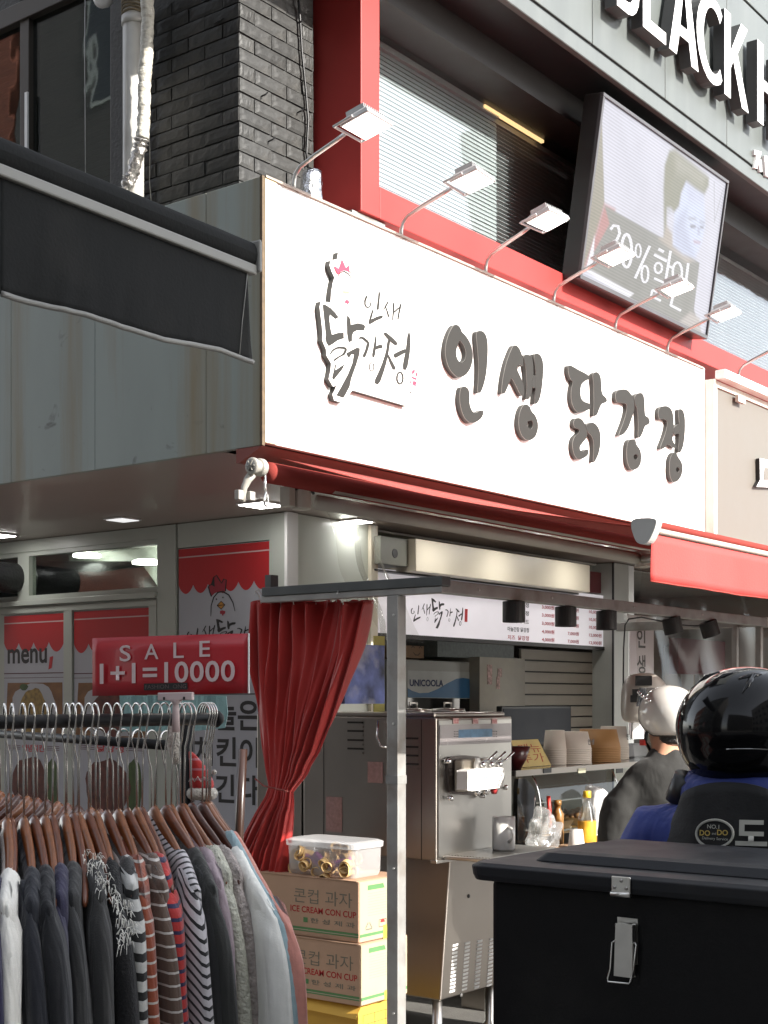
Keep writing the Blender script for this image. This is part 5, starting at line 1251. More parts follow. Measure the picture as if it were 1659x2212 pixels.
# recess and dispensing head
rec = chaikin([(735,925),(900,905),(1090,925),(1085,1330),(760,1310),(740,1150)], 2, .12)
B().prism([om(x, y, fy-.020) for x, y in rec], (0, .0155, 0)).obj('freezer_door_frame', mat('dark_steel_recess', (.16, .14, .13), .3, .8), MC, bevel=.003)
x0_, x1_, za_, zb_ = rect(842, 955, 1262, 1290, fy-.05)
m_disp = mat('white_dispenser_plastic', (.80, .78, .74), .25, var=.03, coat=.3)
B().box((x0_, fy-.075, za_), (x1_, fy-.0215, zb_)).obj('dispensing_block', mat('cream_block', (.45, .40, .32), .4), MC, bevel=.012, seg=3)
x0_, x1_, za_, zb_ = rect(890, 1055, 1268, 1275, fy-.11)
hb = chaikin([(x0_, zb_), (x1_, zb_), (x1_+.008, (za_+zb_)/2), (x1_, za_), (x0_-.004, za_-.004), (x0_, (za_+zb_)/2)], 1, .12)
B().prism([V((a, fy-.135, b)) for a, b in hb], (0, .06, 0)).obj('white_nozzle_cover', m_disp, MC, bevel=.008, seg=3)
c = om(1128, 1155, fy-.137); B().box((c.x-.018, fy-.1375, c.z-.012), (c.x+.018, fy-.1353, c.z+.016)).obj('blue_emblem', mat('pale_blue_print', (.25, .50, .75), .4), MC)
for k, x in enumerate((1040, 1130, 1215)):
    c = om(x, 975, fy-.10)
    B().lathe(c+V((0, 0, -.04)), [(.016, 0), (.018, .01), (.018, .035), (.012, .05), (.014, .06)], 16).obj('valve_cap', m_disp, MC, smooth=True)
    B().tube([c+V((0, -.02, -.005)), c+V((.03, -.045, .01)), c+V((.075, -.06, .045))], [.006, .0055, .007], 8).obj('lever', m_chrome, MC, smooth=True)
    B().lathe(c+V((0, -.028, -.012)), [(.011, -.01), (.014, 0), (.011, .012)], 12, ax=(0, -1, 0)).obj('knob', m_chrome, MC, smooth=True)
    B().lathe(V((c.x-.01, fy-.105, za_-.030)), [(.012, 0), (.018, .015), (.018, .034)], 14).obj('nozzle', mat('red_blue_nozzle', (.5, .05, .05), .3) if k == 2 else m_chrome, MC, smooth=True)
for x, y in ((710, 968), (733, 1355), (1070, 1325), (1305, 1240)):
    c = om(x, y, fy-.02); B().lathe(V((c.x, fy-.012, c.z)), [(.009, 0), (.013, .012), (.013, .03), (.006, .036)], 12, ax=(0, -1, 0)).obj('thumb_screw', m_chrome, MC, smooth=True)
# drip tray
tz = ony(942, 1873, q.y-.10).z
x0_, x1_ = q.x+.05, MXx+.02
B().box((x0_, q.y-.26, zS+.004), (x1_, q.y-.008, zS+.022)).obj('drip_tray', m_steel, MC, bevel=.005)
for k in range(14): B().box((x0_+.02, q.y-.25+k*.017, zS+.0225), (x1_-.02, q.y-.242+k*.017, zS+.026)).obj('tray_bar', m_steel, MC)
tag(B().lathe(V((ony(1088, 1800, q.y-.12).x, q.y-.12, zS+.0265)), [(.052, 0), (.055, .01), (.055, .16), (.050, .16), (.048, .02), (.001, .018)], 28).obj('white_mug', m_disp, smooth=True), 'white mug standing on the drip tray of the ice cream machine', 'mug')
mg = bpy.data.objects['white_mug']; c = V((ony(1088, 1800, q.y-.12).x, q.y-.12, zS+.10))
o_ = B().tube([c+V((-.03, -.045, .04)), c+V((-.045, -.075, .035)), c+V((-.05, -.08, -.01)), c+V((-.035, -.05, -.03))], .007, 8).obj('handle', m_disp, smooth=True); o_.parent = mg
# lower grille
CG8 = crop(1000, 2100, 1.782)
lv = B().add([(-.0225,0,-.0055),(.0225,0,-.0055),(.0225,-.004,.0055),(-.0225,-.004,.0055),(-.0225,0,.0055),(.0225,0,.0055)], [(0,1,2,3),(3,2,5,4),(0,3,4),(1,5,2)]).mesh('louvre', mat('sunlit_look_louvre', (.85, .84, .82), .35))  # sunlight on the louvres is put into this near-white colour
for c_ in range(5):
    for r_ in range(13):
        p = ony(*CG8(258 - (r_*1.2) + c_*55, 492 + r_*17.2 - c_*(9)), q.y+.019)
        if p.x+.024 < MXx-.03: 
            o_ = link('louvre', lv, MC, p-ORG[MC.name]); md = o_.modifiers.new('b', 'BEVEL'); md.width = .0018; md.segments = 1
for x, y in ((318, 272), (285, 715)):
    p = ony(*CG8(x, y), q.y+.019); B().lathe(p, [(.010, 0), (.008, .003), (.001, .0035)], 12, ax=(0, -1, 0)).obj('screw', m_black if y < 400 else m_chrome, MC)
# second dark machine side / column left of it
tag(B().box((onx(652, 1700, q.x).x+.02, MYb+.03, 0), (1.35, MYb+.33, 1.58)).obj('steel_cabinet', m_st2, bevel=.005), 'plain steel cabinet right behind the ice cream machine', 'cabinet')
tag(B().tube([onx(640, 1700, .95)*1, V((onx(640, 1700, .95).x, onx(640, 1700, .95).y, .0))], .03, 14).obj('pale_pillar', mat('pale_green_tube', (.34, .36, .30), .35), smooth=True), 'pale green vertical tube between the curtain and the ice cream machine', 'tube')

# ================================================================== cone cartons and the tub of cones
bx_c = V((.25, -.327, 0)); 
def cart(z0, z1, dx, dy, rot, name, label, lower=False, m=None, yel=False):
    pass
m_card = mat('printed_carton', (.42, .265, .17), .75, 0, .08, 6, .08, 30)
m_cardw = mat('carton_pale_side', (.36, .32, .22), .7, var=.06)
m_grn = mat('green_band', (.08, .20, .07), .7); m_cred = mat('carton_red', (.38, .02, .02), .7); m_cgrey = mat('carton_grey_print', (.16, .15, .11), .7)
def cone_box(cx, cy, z0, z1, lab):
    """-X face carries the big print, -Y face the table; near corner at (cx, cy)"""
    W, D = .62, .34
    t = thing('cone_carton', lab, 'carton', (cx, cy, z0), 'cartons of ice cream cones')
    B().box((cx, cy, z0), (cx+D, cy+W, z1)).obj('carton', m_card, t, bevel=.004)
    H = z1-z0
    B().box((cx+.006, cy-.0015, z0+.004), (cx+D-.006, cy-.0002, z1-.004)).obj('pale_side', m_cardw, t)
    pl = PL((cx, cy+W, z0), (0, -1, 0))
    B().sheet([pl.at(a, b, .001) for a, b in ((.0, H*.085), (W, H*.085), (W, H*.155), (0, H*.155))]).obj('green_band', m_grn, t)
    B().sheet([pl.at(a, b, .0014) for a, b in ((.0, H*.105), (W, H*.105), (W, H*.12), (0, H*.12))]).obj('pale_line', m_cardw, t)
    text('korean_print', '콘컵 과자', m_cgrey, t, pl, W-.365, H*.56, .33, H*.24, .0012, -.004)
    text('english_print', 'ICE CREAM CON CUP', m_cred, t, pl, W-.385, H*.40, .372, H*.105, .0012, .015)
    text('maker_print', '한 성 제 과', m_cgrey, t, pl, W-.27, H*.24, .25, H*.085, .0012, .01)
    B().sheet([pl.at(a, b, .0012) for a, b in ((W-.31, H*.24), (W-.285, H*.24), (W-.285, H*.32), (W-.31, H*.32))]).obj('emblem', m_grn, t)
    text('phone_print', 'TEL : 032-555-0142', m_cgrey, t, pl, W-.24, H*.18, .22, H*.035, .0012) if False else None
    p2 = PL((cx, cy-.0016, z0), (1, 0, 0))
    B().sheet([p2.at(a, b, .0006) for a, b in ((0.006, H*.085), (D-.006, H*.085), (D-.006, H*.135), (.006, H*.135))]).obj('green_band', m_grn, t)
    b_ = B()
    for k in range(9): b_.sheet([p2.at(a, b, .0006) for a, b in ((.06, H*(.42+k*.045)), (D-.05, H*(.42+k*.045)), (D-.05, H*(.423+k*.045)), (.06, H*(.423+k*.045)))])
    b_.obj('table_print', m_cgrey, t)
    B().sheet([p2.at(a, b, .0006) for a, b in ((.06, H*.84), (.18, H*.84), (.17, H*.92), (.06, H*.92))]).obj('green_tag', m_grn, t)
    if z0 > .5:
        b_ = B()
        for k in range(3):
            a0 = .14+k*.06
            for p_, q_ in (((a0, H*.2), (a0+.05, H*.2)), ((a0+.05, H*.2), (a0+.05, H*.32)), ((a0+.05, H*.32), (a0, H*.32)), ((a0, H*.32), (a0, H*.2))): b_.sheet([p2.at(a, b, .0006) for a, b in ribbon([p_, q_], .0025)])
        b_.sheet([p2.at(.165+.016*cos(a), H*.27+.016*sin(a), .0008) for a in [pi*i/8 for i in range(9)]])
        b_.obj('handling_marks', m_cred, t)
        b_ = B(); [b_.sheet([p2.at(a, b, .0006) for a, b in ribbon(list(e_), .006)]) for e_ in (((.045, H*.2), (.09, H*.2)), ((.09, H*.21), (.072, H*.31)), ((.063, H*.31), (.045, H*.22)))]; b_.obj('recycling_mark', m_cgrey, t)
    B().box((cx+D*.5, cy-.0025, z0-.03 if z0 > .5 else z0+.0), (cx+D*.5+.035, cy-.0018, z0+H*(.22 if z0 > .5 else .16))).obj('yellow_tape', mat('yellow_tape', (.62, .50, .05), .5), t)
    # loose flaps
    b_ = B(); b_.box((cx-.003, cy+.01, z1-.001), (cx+D, cy+W-.01, z1+.002)); b_.obj('flap', m_card, t)
    return t
zt1 = .872; zb1 = .610; 
cone_box(.25, -.327, zb1, zt1, 'upper brown carton printed ICE CREAM CON CUP under the tub of cones')
cone_box(.235, -.345, .345, zb1-.004, 'lower brown carton printed ICE CREAM CON CUP standing on the yellow carton')
yc = thing('yellow_carton', 'bright yellow open carton at the bottom of the cone carton stack', 'carton', (.27, -.30, 0))
m_ycard = mat('yellow_carton_card', (.62, .36, .05), .7, var=.08)
B().box((.27, -.31, .04), (.58, .28, .335)).obj('carton', m_ycard, yc, bevel=.004)
b_ = B(); b_.add([V((.262, -.33, .333)), V((.262, .1, .342)), V((.225, .1, .30)), V((.225, -.33, .29))], [(0, 1, 2, 3)]); b_.obj('flap', m_ycard, yc, solid=.004)
p2 = PL((.27, -.312, .04), (1, 0, 0)); b_ = B()
for k in range(4):
    b_.sheet([p2.at(a, b, .0006) for a, b in ((.03, .13+k*.04), (.27, .13+k*.04), (.27, .132+k*.04), (.03, .132+k*.04))])
    b_.sheet([p2.at(a, b, .0006) for a, b in ((.03+k*.08, .13), (.032+k*.08, .13), (.032+k*.08, .252), (.03+k*.08, .252))])
b_.obj('table_print', m_cred, yc)
tag(B().box((.24, -.34, .0), (.62, .30, .038)).obj('floor_pallet', mat('dark_pallet', (.08, .06, .05), .8)), 'low dark pallet under the yellow carton', 'pallet')
# tub
TB = thing('cone_tub', 'clear plastic tub full of wafer cones on top of the cartons', 'tub', (.29, -.30, zt1))
m_clear = glassmat('clear_plastic', (.95, .95, .96), .08, .05, milky=.30, gain=.5)
m_lid = glassmat('milky_lid', (.9, .9, .9), .12, .2, milky=.40)
tx0, tx1, ty0, ty1 = .275, .50, -.275, .115
def rr_ring(x0, x1, y0, y1, r, z, n=6):
    P = []
    for (cx, cy, a0) in ((x1-r, y1-r, 0), (x0+r, y1-r, pi/2), (x0+r, y0+r, pi), (x1-r, y0+r, 1.5*pi)):
        for i in range(n): a = a0 + pi/2*i/(n-1); P.append(V((cx+r*cos(a), cy+r*sin(a), z)))
    return P
z0t = zt1+.004
b_ = B(); b_.loft([rr_ring(tx0+.012, tx1-.012, ty0+.012, ty1-.012, .03, z0t), rr_ring(tx0+.004, tx1-.004, ty0+.004, ty1-.004, .035, z0t+.02), rr_ring(tx0, tx1, ty0, ty1, .04, z0t+.13)], caps=False); b_.obj('tub_wall', m_clear, TB, smooth=True)
b_ = B(); b_.loft([rr_ring(tx0-.008, tx1+.008, ty0-.008, ty1+.008, .045, z0t+.125), rr_ring(tx0-.010, tx1+.010, ty0-.010, ty1+.010, .045, z0t+.150), rr_ring(tx0+.01, tx1-.01, ty0+.01, ty1-.01, .04, z0t+.158)]); b_.obj('lid', m_lid, TB, bevel=.003)
m_cone = mat('wafer', (.68, .45, .20), .7, 0, .2, 30, .3, 90)
cb = B(); cb.lathe((0, 0, 0), [(.012, 0), (.014, .045), (.022, .05), (.025, .075), (.023, .076), (.019, .052), (.001, .045)], 16); cme = cb.mesh('wafer_cone', m_cone, smooth=True)
K_ = 0
for i in range(26):
    lay = i//9; x = tx0+.055+rnd.random()*(tx1-tx0-.11); y = ty0+.045+(i % 9)*(ty1-ty0-.09)/8; 
    if i % 3 == 0: x = tx0+.055
    z_ = z0t+.022+lay*.033
    o_ = link('wafer_cone', cme, None, (x, y, z_), (rnd.uniform(-.5, .5)+pi/2, 0, rnd.choice([-1.35, -1.2, -1.8])+rnd.uniform(-.3, .3)))
    tag(o_, 'wafer cone lying in the clear tub', 'cone', 'wafer cones in the clear tub')
m_purp = mat('purple_wrapper', (.25, .03, .20), .4, 0, .5, 40)
for i, (dy, a) in enumerate(((.18, .5), (.09, -.3), (.25, .3))):
    p = V((tx0+.02, ty0+dy, z0t+.065)); d = V((0, -cos(a), -sin(a)))*.055
    tag(B().tube([p-d, p-d*.3, p+d*.5, p+d, p+d*1.15], [.018, .017, .012, .008, .014], 10).obj('wrapped_cone', m_purp, smooth=True), 'purple wrapped cone in the clear tub, %s' % ('beside the middle', 'towards the right end', 'towards the left end')[i], 'wrapped cone', 'purple wrapped cones in the tub')

# ================================================================== glass display counter
DC = thing('display_counter', 'glass fronted counter with a steel edged top behind the riders', 'display counter', (2.3, .17, 0))
dx0, dx1, dy0, dy1, dzt = ony(1112, 1660, .17).x, 4.6, .17, .85, 1.248
m_cntr = mat('dark_counter_top', (.05, .045, .04), .15, var=.2, coat=.5)
B().box((dx0, dy0, dzt-.03), (dx1, dy1, dzt)).obj('top', m_cntr, DC, bevel=.003)
B().box((dx0, dy0-.008, dzt-.032), (dx1, dy0-.001, dzt+.002)).obj('steel_edge', m_st2, DC)
zc_ = ony(1200, 1843, dy0).z
def cg(s, t):
    a = t*pi/2; return V((dx0+.20+s*(dx1-dx0-.20), dy0-.055*sin(pi*min(1, t*1.0))**.8+.004, dzt-.034-(dzt-.034-zc_)*t))
B().grid(cg, 30, 12).obj('front_glass', glassmat('case_glass', (.93, .95, .90), .05, gain=.25), DC, smooth=True)
B().tube([cg(0, t/10) for t in range(11)], .006, 6).obj('glass_edge', m_chrome, DC, smooth=True)
B().tube([cg(.45, t/10) for t in range(11)], .004, 6).obj('glass_joint', m_chrome, DC, smooth=True)
B().box((dx0, dy0+.01, 0), (dx1, dy1, zc_-.001)).obj('base', mat('brown_case_base', (.10, .07, .05), .5), DC)
cvp = chaikin([(dx0-.02, dzt-.04), (dx0+.06, dzt-.04), (dx0+.16, dzt-.10), (dx0+.20, dzt-.25), (dx0+.23, zc_), (dx0-.02, zc_)], 1, .15)
B().prism([V((a, dy0-.03, b)) for a, b in cvp], (0, .028, 0)).obj('black_end_glass', m_blackgloss, DC)
B().box((dx0, dy1-.01, zc_), (dx1, dy1, dzt-.033)).obj('back_panel', mat('dim_case_back', (.035, .028, .018), .5), DC)
B().box((dx0+.05, dy0+.02, zc_+.22), (dx1, dy1-.02, zc_+.226)).obj('glass_shelf', glassmat('case_glass'), DC)
for zz in (zc_+.12, zc_+.30):
    B().box((dx0+.06, dy0+.03, zz), (dx1, dy0+.045, zz+.008)).obj('shelf_rail', m_chrome, DC)
B().box((dx0+.1, dy0+.30, dzt-.046), (dx0+1.6, dy0+.34, dzt-.036)).obj('added_glow_tube', emat('added_glow_tube', (1, .70, .35), .5), DC)  # glowing tube added to give the case a warm glow
zc_ += .10
B().box((dx0+.05, dy0+.05, zc_+.001), (dx1, dy1-.03, zc_+.02)).obj('tray_deck', mat('amber_tray_deck', (.30, .17, .06), .25, .4, .2), DC)
m_fry = mat('fried_pieces', (.20, .085, .025), .6, 0, .4, 30, .5, 60)
for k in range(4):
    tx = dx0+.28+k*.42; ft = thing('food_tray', ('food tray in the glass counter nearest the ice cream machine', 'second food tray in the glass counter from the machine', 'food tray in the glass counter behind the bottle', 'food tray in the glass counter behind the rider')[k], 'tray', (tx, dy0+.3, zc_+.02))
    B().loft([rr_ring(tx-.15, tx+.15, dy0+.12, dy0+.48, .03, zc_+.021), rr_ring(tx-.17, tx+.17, dy0+.10, dy0+.50, .04, zc_+.065)], caps=False).box((tx-.15, dy0+.12, zc_+.021), (tx+.15, dy0+.48, zc_+.026)).obj('tray', m_steel, ft)
    b_ = B()
    for i in range(46):
        c = V((tx+rnd.uniform(-.13, .13), dy0+rnd.uniform(.14, .46), zc_+.045+rnd.uniform(0, .045))); r = rnd.uniform(.016, .028)
        b_.lathe(c, [(r*.3, -r*.8), (r, -r*.2), (r*.9, r*.4), (r*.2, r*.8)], 7, ax=(rnd.uniform(-1, 1), rnd.uniform(-1, 1), 1))
    b_.obj('fried_pieces', m_fry, ft, smooth=True, kind='stuff')
zc_ -= .10
CI = crop(1280, 1750, 5.028)
for x in (430, 870, 1350):
    p = ony(*CI(x, 975), dy0-.009); B().box((p.x, dy0-.012, p.z), (p.x+.09, dy0-.0085, p.z+.028)).obj('price_tag', m_black if x != 870 else mat('pale_tag', (.7, .68, .5), .6), DC)
# things on the counter top
def oc(x, y, yy): return ony(*CI(x, y), yy)
yt_ = .35
pc = oc(130, 820, yt_); w_ = oc(530, 820, yt_).x-pc.x
tt = thing('price_card', 'yellow tent card with handwritten red letters on the counter', 'card', (pc.x, yt_, dzt))
b_ = B(); b_.add([V((pc.x+.02, yt_, dzt+.002)), V((pc.x+w_, yt_, dzt+.002)), V((pc.x+w_*.85, yt_+.06, dzt+.16)), V((pc.x+.0, yt_+.06, dzt+.16)), V((pc.x, yt_+.13, dzt+.002)), V((pc.x+w_*.9, yt_+.13, dzt+.002))], [(0, 1, 2, 3), (3, 2, 5, 4)]); b_.obj('card', mat('yellow_card', (.58, .45, .18), .6), tt, solid=.002)
plc = PL((pc.x+.03, yt_+.004, dzt+.015), (1, 0, 0), (0, .06, .158))
text('handwriting', '메뉴\n추가', mat('red_marker', (.4, .06, .03)), tt, plc, 0.02, .01, w_*.7, .12, .002)
def cupstack(x0, x1, ytop, ybot, lab, m, y, rims=10, logo=True):
    a, b = oc(x0, ybot, y), oc(x1, ybot, y); r = (b.x-a.x)/2*1.0; zt_ = oc(x0, ytop, y).z; h = zt_-dzt; cx = (a.x+b.x)/2
    t = thing('cup_stack', lab, 'cups', (cx, y, dzt), 'stacks of paper cups on the counter')
    pr_ = [(r, .0)]
    for k in range(rims): pr_ += [(r*1.0, .004+k*.011), (r*.965, .007+k*.011), (r*.96, .012+k*.011)]
    pr_ += [(r*.80, h), (r*.70, h-.004)]
    B().lathe((cx, y, dzt+.001), pr_, 28).obj('cups', m, t, smooth=True)
    if logo: text('cup_print', '인생', m_pblk, t, PL((cx, y-r*.93, dzt), (1, 0, 0)), -r*.05, h*.60, r*.6, h*.18, .0015, .02)
m_pcup = mat('paper_cup', (.60, .53, .46), .6, var=.05); m_kraft = mat('kraft_cup', (.36, .19, .07), .65, var=.06)
cupstack(500, 655, 435, 795, 'thin stack of plain white paper cups beside the yellow card', m_pcup, .40, 9, False)
cupstack(650, 915, 455, 790, 'wide stack of white paper tubs with black print, left of the kraft stack', m_pcup, .38, 9)
cupstack(985, 1265, 425, 780, 'stack of brown kraft paper tubs', m_kraft, .40, 9, False)
cupstack(1225, 1415, 385, 770, 'tall stack of white paper tubs with black print, rightmost on the counter', m_pcup, .48, 8)
p = oc(925, 760, .5); tag(B().lathe(V((p.x+.03, .52, dzt)), [(.03, 0), (.035, .01), (.035, .10), (.02, .12), (.02, .14)], 16).obj('pink_bottle', mat('pink_plastic', (.6, .16, .2), .4), smooth=True), 'small pink bottle between the paper tub stacks', 'bottle')
p = oc(60, 800, .3); tag(B().lathe(V((p.x+.02, .3, dzt)), [(.03, 0), (.06, .05), (.085, .13), (.08, .13), (.055, .05), (.02, .01)], 20).obj('dark_bowl', mat('dark_red_bowl', (.06, .01, .01), .3), smooth=True), 'dark bowl on the counter at the machine corner', 'bowl')

# low ledge in front with bottles, bags and box
LZ = ony(1250, 1842, -.02).z
LG = thing('front_ledge', 'low steel work ledge in front of the glass counter', 'counter', (2.0, 0, 0))
lx0 = ony(1115, 1850, -.25).x
B().box((lx0, -.22, LZ-.03), (4.4, .13, LZ)).obj('top', m_steel, LG, bevel=.003)
B().box((lx0+.05, -.15, 0), (4.3, .12, LZ-.031)).obj('body', m_st2, LG)
yi = -.06
def ol(x, y, yy=yi): return ony(*CI(x, y), yy)
c = ol(985, 1840, -.10); r = .052
BT = thing('juice_bottle', 'clear drink bottle with yellow cap and orange label on the ledge', 'bottle', (c.x, -.10, LZ))
hB = ol(985, 1350, -.10).z-LZ
B().lathe((c.x, -.10, LZ+.06), [(r*.9, 0), (r, .012), (r, hB*.42), (r*.97, hB*.5), (r*.75, hB*.68), (r*.35, hB*.82), (r*.33, hB*.9)], 24).obj('bottle', glassmat('bottle_plastic', (.8, .82, .8), .12, .03), BT, smooth=True)
B().lathe((c.x, -.10, LZ+.06), [(r*1.02, hB*.04), (r*1.03, hB*.05), (r*1.03, hB*.44), (r*1.02, hB*.45)], 24).obj('label', mat('orange_label', (.75, .38, .03), .45, 0, .5, 14), BT, smooth=True)
B().lathe((c.x, -.10, LZ+.06), [(r*.42, hB*.9), (r*.44, hB*.905), (r*.44, hB*1.02), (r*.38, hB*1.03), (.001, hB*1.03)], 16).obj('cap', mat('yellow_cap', (.8, .5, .03), .4), BT, smooth=True)
CBX = thing('small_cardboard_box', 'small flat cardboard box on the ledge with a paper cup on it', 'box', (ol(680, 1960).x, -.15, LZ))
a, b = ol(670, 1900, -.16), ol(1095, 1900, -.16)
B().box((a.x, -.17, LZ+.001), (b.x, .02, LZ+.058)).obj('box', mat('brown_carton', (.30, .19, .11)), CBX, bevel=.003)
B().box((ol(790, 1900, -.16).x, -.172, LZ+.02), (ol(850, 1900, -.16).x, -.1705, LZ+.028)).obj('hand_slot', m_black, CBX)
p = ol(850, 1800, -.13); tag(B().lathe((p.x, -.13, LZ+.06), [(.046, 0), (.048, .004), (.046, .008), (.036, .098), (.001, .098)], 24).obj('upturned_cup', mat('cup_white', (.7, .66, .62), .6), smooth=True), 'upturned white paper cup on the small cardboard box', 'cup')
p = ol(1185, 1900, -.13); tag(B().box((p.x-.035, -.16, LZ+.001), (p.x+.06, -.05, LZ+.10)).obj('white_print_box', mat('white_printed_box', (.75, .73, .68), .6, 0, .25, 50)), 'white printed box between the bottle and the rider', 'box')
# crumpled bags
def bag(c, rx, ry, rz, m, name, label, seed, cat='bag'):
    b_ = B()
    def f(s, t):
        a = s*2*pi; e = (t-.5)*pi; n_ = mnoise.noise(V((cos(a)*1.6*cos(e)+seed, sin(a)*1.6*cos(e), sin(e)*1.6+seed)))
        k = 1+.55*n_; return c+V((rx*cos(a)*cos(e)**.6*k, ry*sin(a)*cos(e)**.6*k, rz*(sin(e)+1)*(1+.2*n_)))
    b_.grid(f, 40, 24); return tag(b_.obj(name, m, smooth=False), label, cat)
m_bagc = glassmat('crinkled_bag_film', (.85, .86, .84), .14, .08, milky=.18)
p = ol(640, 1850, -.08); bag(V((p.x, .02, LZ+.004)), .115, .07, .125, m_bagc, 'clear_bag', 'crumpled clear plastic bag on the ledge left of the bottle', 3)
p = ol(1200, 1800, -.02); bag(V((p.x, .04, LZ+.004)), .085, .07, .165, glassmat('white_bag_film', (.9, .9, .9), .14, .1, milky=.5), 'white_bag', 'crumpled white plastic bag between the bottle and the rider in the white helmet', 8)
p = ol(520, 1800, .1); tag(B().tube([V((p.x, .10, LZ+.15)), V((p.x-.02, .10, LZ+.33))], .012, 8).obj('red_stick', mat('red_plastic', (.55, .04, .03), .4), smooth=True), 'red plastic stick behind the clear bag', 'stick')
p = ol(615, 1800, .11); tag(B().lathe((p.x, .11, LZ), [(.035, 0), (.035, .22), (.018, .25), (.018, .27), (.022, .27), (.022, .30), (.001, .30)], 16).obj('syrup_bottle', mat('brown_syrup', (.25, .12, .03), .3), smooth=True), 'brown bottle with an amber cap behind the clear bag', 'bottle')
p = ol(1230, 1500, .5); tag(B().lathe((p.x, .45, zc_+.01), [(.06, 0), (.085, .05), (.09, .15), (.06, .25), (.02, .28)], 20).obj('green_jar', mat('olive_jar', (.30, .30, .08), .4), smooth=True), 'olive green rounded jar inside the glass counter', 'jar')

# ================================================================== right side: clear tarp, banner, papers
CR = crop(1540, 1380, 4.243)
ty_ = .30
VB = thing('vertical_banner', 'narrow white vertical banner with large black Korean letters behind the clear tarp', 'banner', ony(*CR(185, 1330), ty_))
a, b = ony(*CR(185, 780), ty_), ony(*CR(440, 780), ty_); zb_ = ony(*CR(185, 1500), ty_).z-.3
B().box((a.x, ty_, zb_), (b.x, ty_+.006, a.z)).obj('sheet', mat('banner_white', (.72, .68, .72), .5, var=.03), VB)
plb = PL((a.x, ty_, zb_), (1, 0, 0)); wb = b.x-a.x
for ch, y0, y1 in (('인', 1055, 850), ('생', 1330, 1130), ('닭', 1610, 1410)):
    z_a, z_b = ony(*CR(300, y0), ty_).z, ony(*CR(300, y1), ty_).z
    text('banner_letter', ch, m_pblk, VB, plb, wb*.28, z_a-zb_, wb*.36, z_b-z_a, .0015, .02)
B().box((a.x-.05, ty_-.01, a.z+.002), (b.x+.02, ty_+.02, a.z+.05)).obj('rail', m_alu, VB, bevel=.003)
m_tarp = glassmat('clear_tarp', (.90, .90, .88), .02, .10, milky=.04, gain=.35)
def tarp(s, t): 
    p = V((a.x-.05+s*2.6, ty_-.08, 1.15+t*1.4)); p.y += .02*sin(s*22+t*5) + .015*sin(t*11+s*4); return p
tag(B().grid(tarp, 40, 24).obj('clear_tarp', m_tarp, smooth=True), 'clear plastic tarp hanging across the opening right of the banner', 'tarp')
def tarp2(s, t):
    p = V((1.70+s*.75, 1.05-.35*t+.25*s, 2.72-t*.75)); p += V((.03*sin(t*9+s*3), .05*sin(s*13+t*4), .02*sin(s*8))); return p
tag(B().grid(tarp2, 30, 24).obj('rolled_clear_sheet', m_tarp, smooth=True), 'clear plastic sheet hanging loosely below the soffit before the pale green wall panel', 'plastic sheet')
tag(B().tube([V((a.x+.3, ty_-.09, 1.675)), V((a.x+2.2, ty_-.09, 1.70))], .004, 6).obj('tarp_string', m_wrap), 'pale string across the clear tarp', 'string')
bk = thing('back_cabinet', 'beige cupboard wall behind the clear tarp at the right', 'cupboard', (6, 2.2, 0))
ua, ub = ony(1395, 1500, 2.2).x, ony(1665, 1500, 2.2).x+1
B().box((ua, 2.2, 0), (ub, 2.6, ony(1500, 1345, 2.2).z)).obj('carcass', mat('olive_brown_cupboard', (.13, .115, .08), .5, var=.1), bk)
B().box((ony(1435, 1500, 2.18).x, 2.18, 0), (ony(1500, 1500, 2.18).x, 2.199, ony(1500, 1400, 2.18).z)).obj('door', mat('tan_door', (.26, .19, .11), .5, var=.1), bk, bevel=.004)
pe = [(728, 865, 1095, 1345), (925, 1055, 1120, 1345), (1150, 1265, 1145, 1345)]
for k, (x0, x1, y0, y1) in enumerate(pe):
    A_, B_ = ony(*CR(x0, y0), 2.15), ony(*CR(x1, y1), 2.15)
    tag(B().box((A_.x, 2.15, B_.z-.15), (B_.x, 2.153, A_.z)).obj('paper_sheet', mat('grey_white_paper', (.36, .38, .38), .7, var=.08, scale=12)), ('left', 'middle', 'right')[k] + ' of the three white paper sheets hung behind the tarp', 'paper')
tag(B().box(ony(1620, 1460, 2.0), V((8.2, 2.1, ony(1620, 1390, 2.0).z))).obj('maroon_shelf_board', MATS['maroon_board']), 'dark maroon board behind the right stall post', 'board')
# white rounded plastic cover beside the white helmet
C7 = crop(1500, 1650, 3.849)
WZ = 7.0
def w7(x, y, z_=WZ): return atZ(*C7(x, y), z_)
WC = thing('white_plastic_cover', 'white rounded plastic cover standing behind the white helmet', 'cover', w7(450, 640))
ol_ = chaikin([(265,300),(320,185),(420,160),(560,165),(640,230),(680,290),(670,420),(600,560),(520,645),(300,645),(255,560)], 2)
b_ = B(); fr_ = [w7(*p) for p in ol_]; cen = sum(fr_, V())/len(fr_)
b_.loft([[cen+(p-cen)*.55-FW*.05 for p in fr_], [cen+(p-cen)*.85-FW*.035 for p in fr_], fr_, [p+FW*.08 for p in fr_]]); b_.obj('shell', mat('milky_white_plastic', (.62, .58, .52), .3, var=.12, scale=8, coat=.3), WC, smooth=True)
b_ = B()
for x, y, r in ((455, 235, 22), (410, 355, 18), (385, 410, 16)): b_.obox(w7(x, y, WZ-.06), RT*r*.0018, UP*r*.0011, FW*.01)
b_.obj('dark_mark', m_black, WC)
B().box(w7(350, 800, 7.05), w7(350, 800, 7.05)+V((.12, .01, .17))).obj('white_flap', m_white, WC)
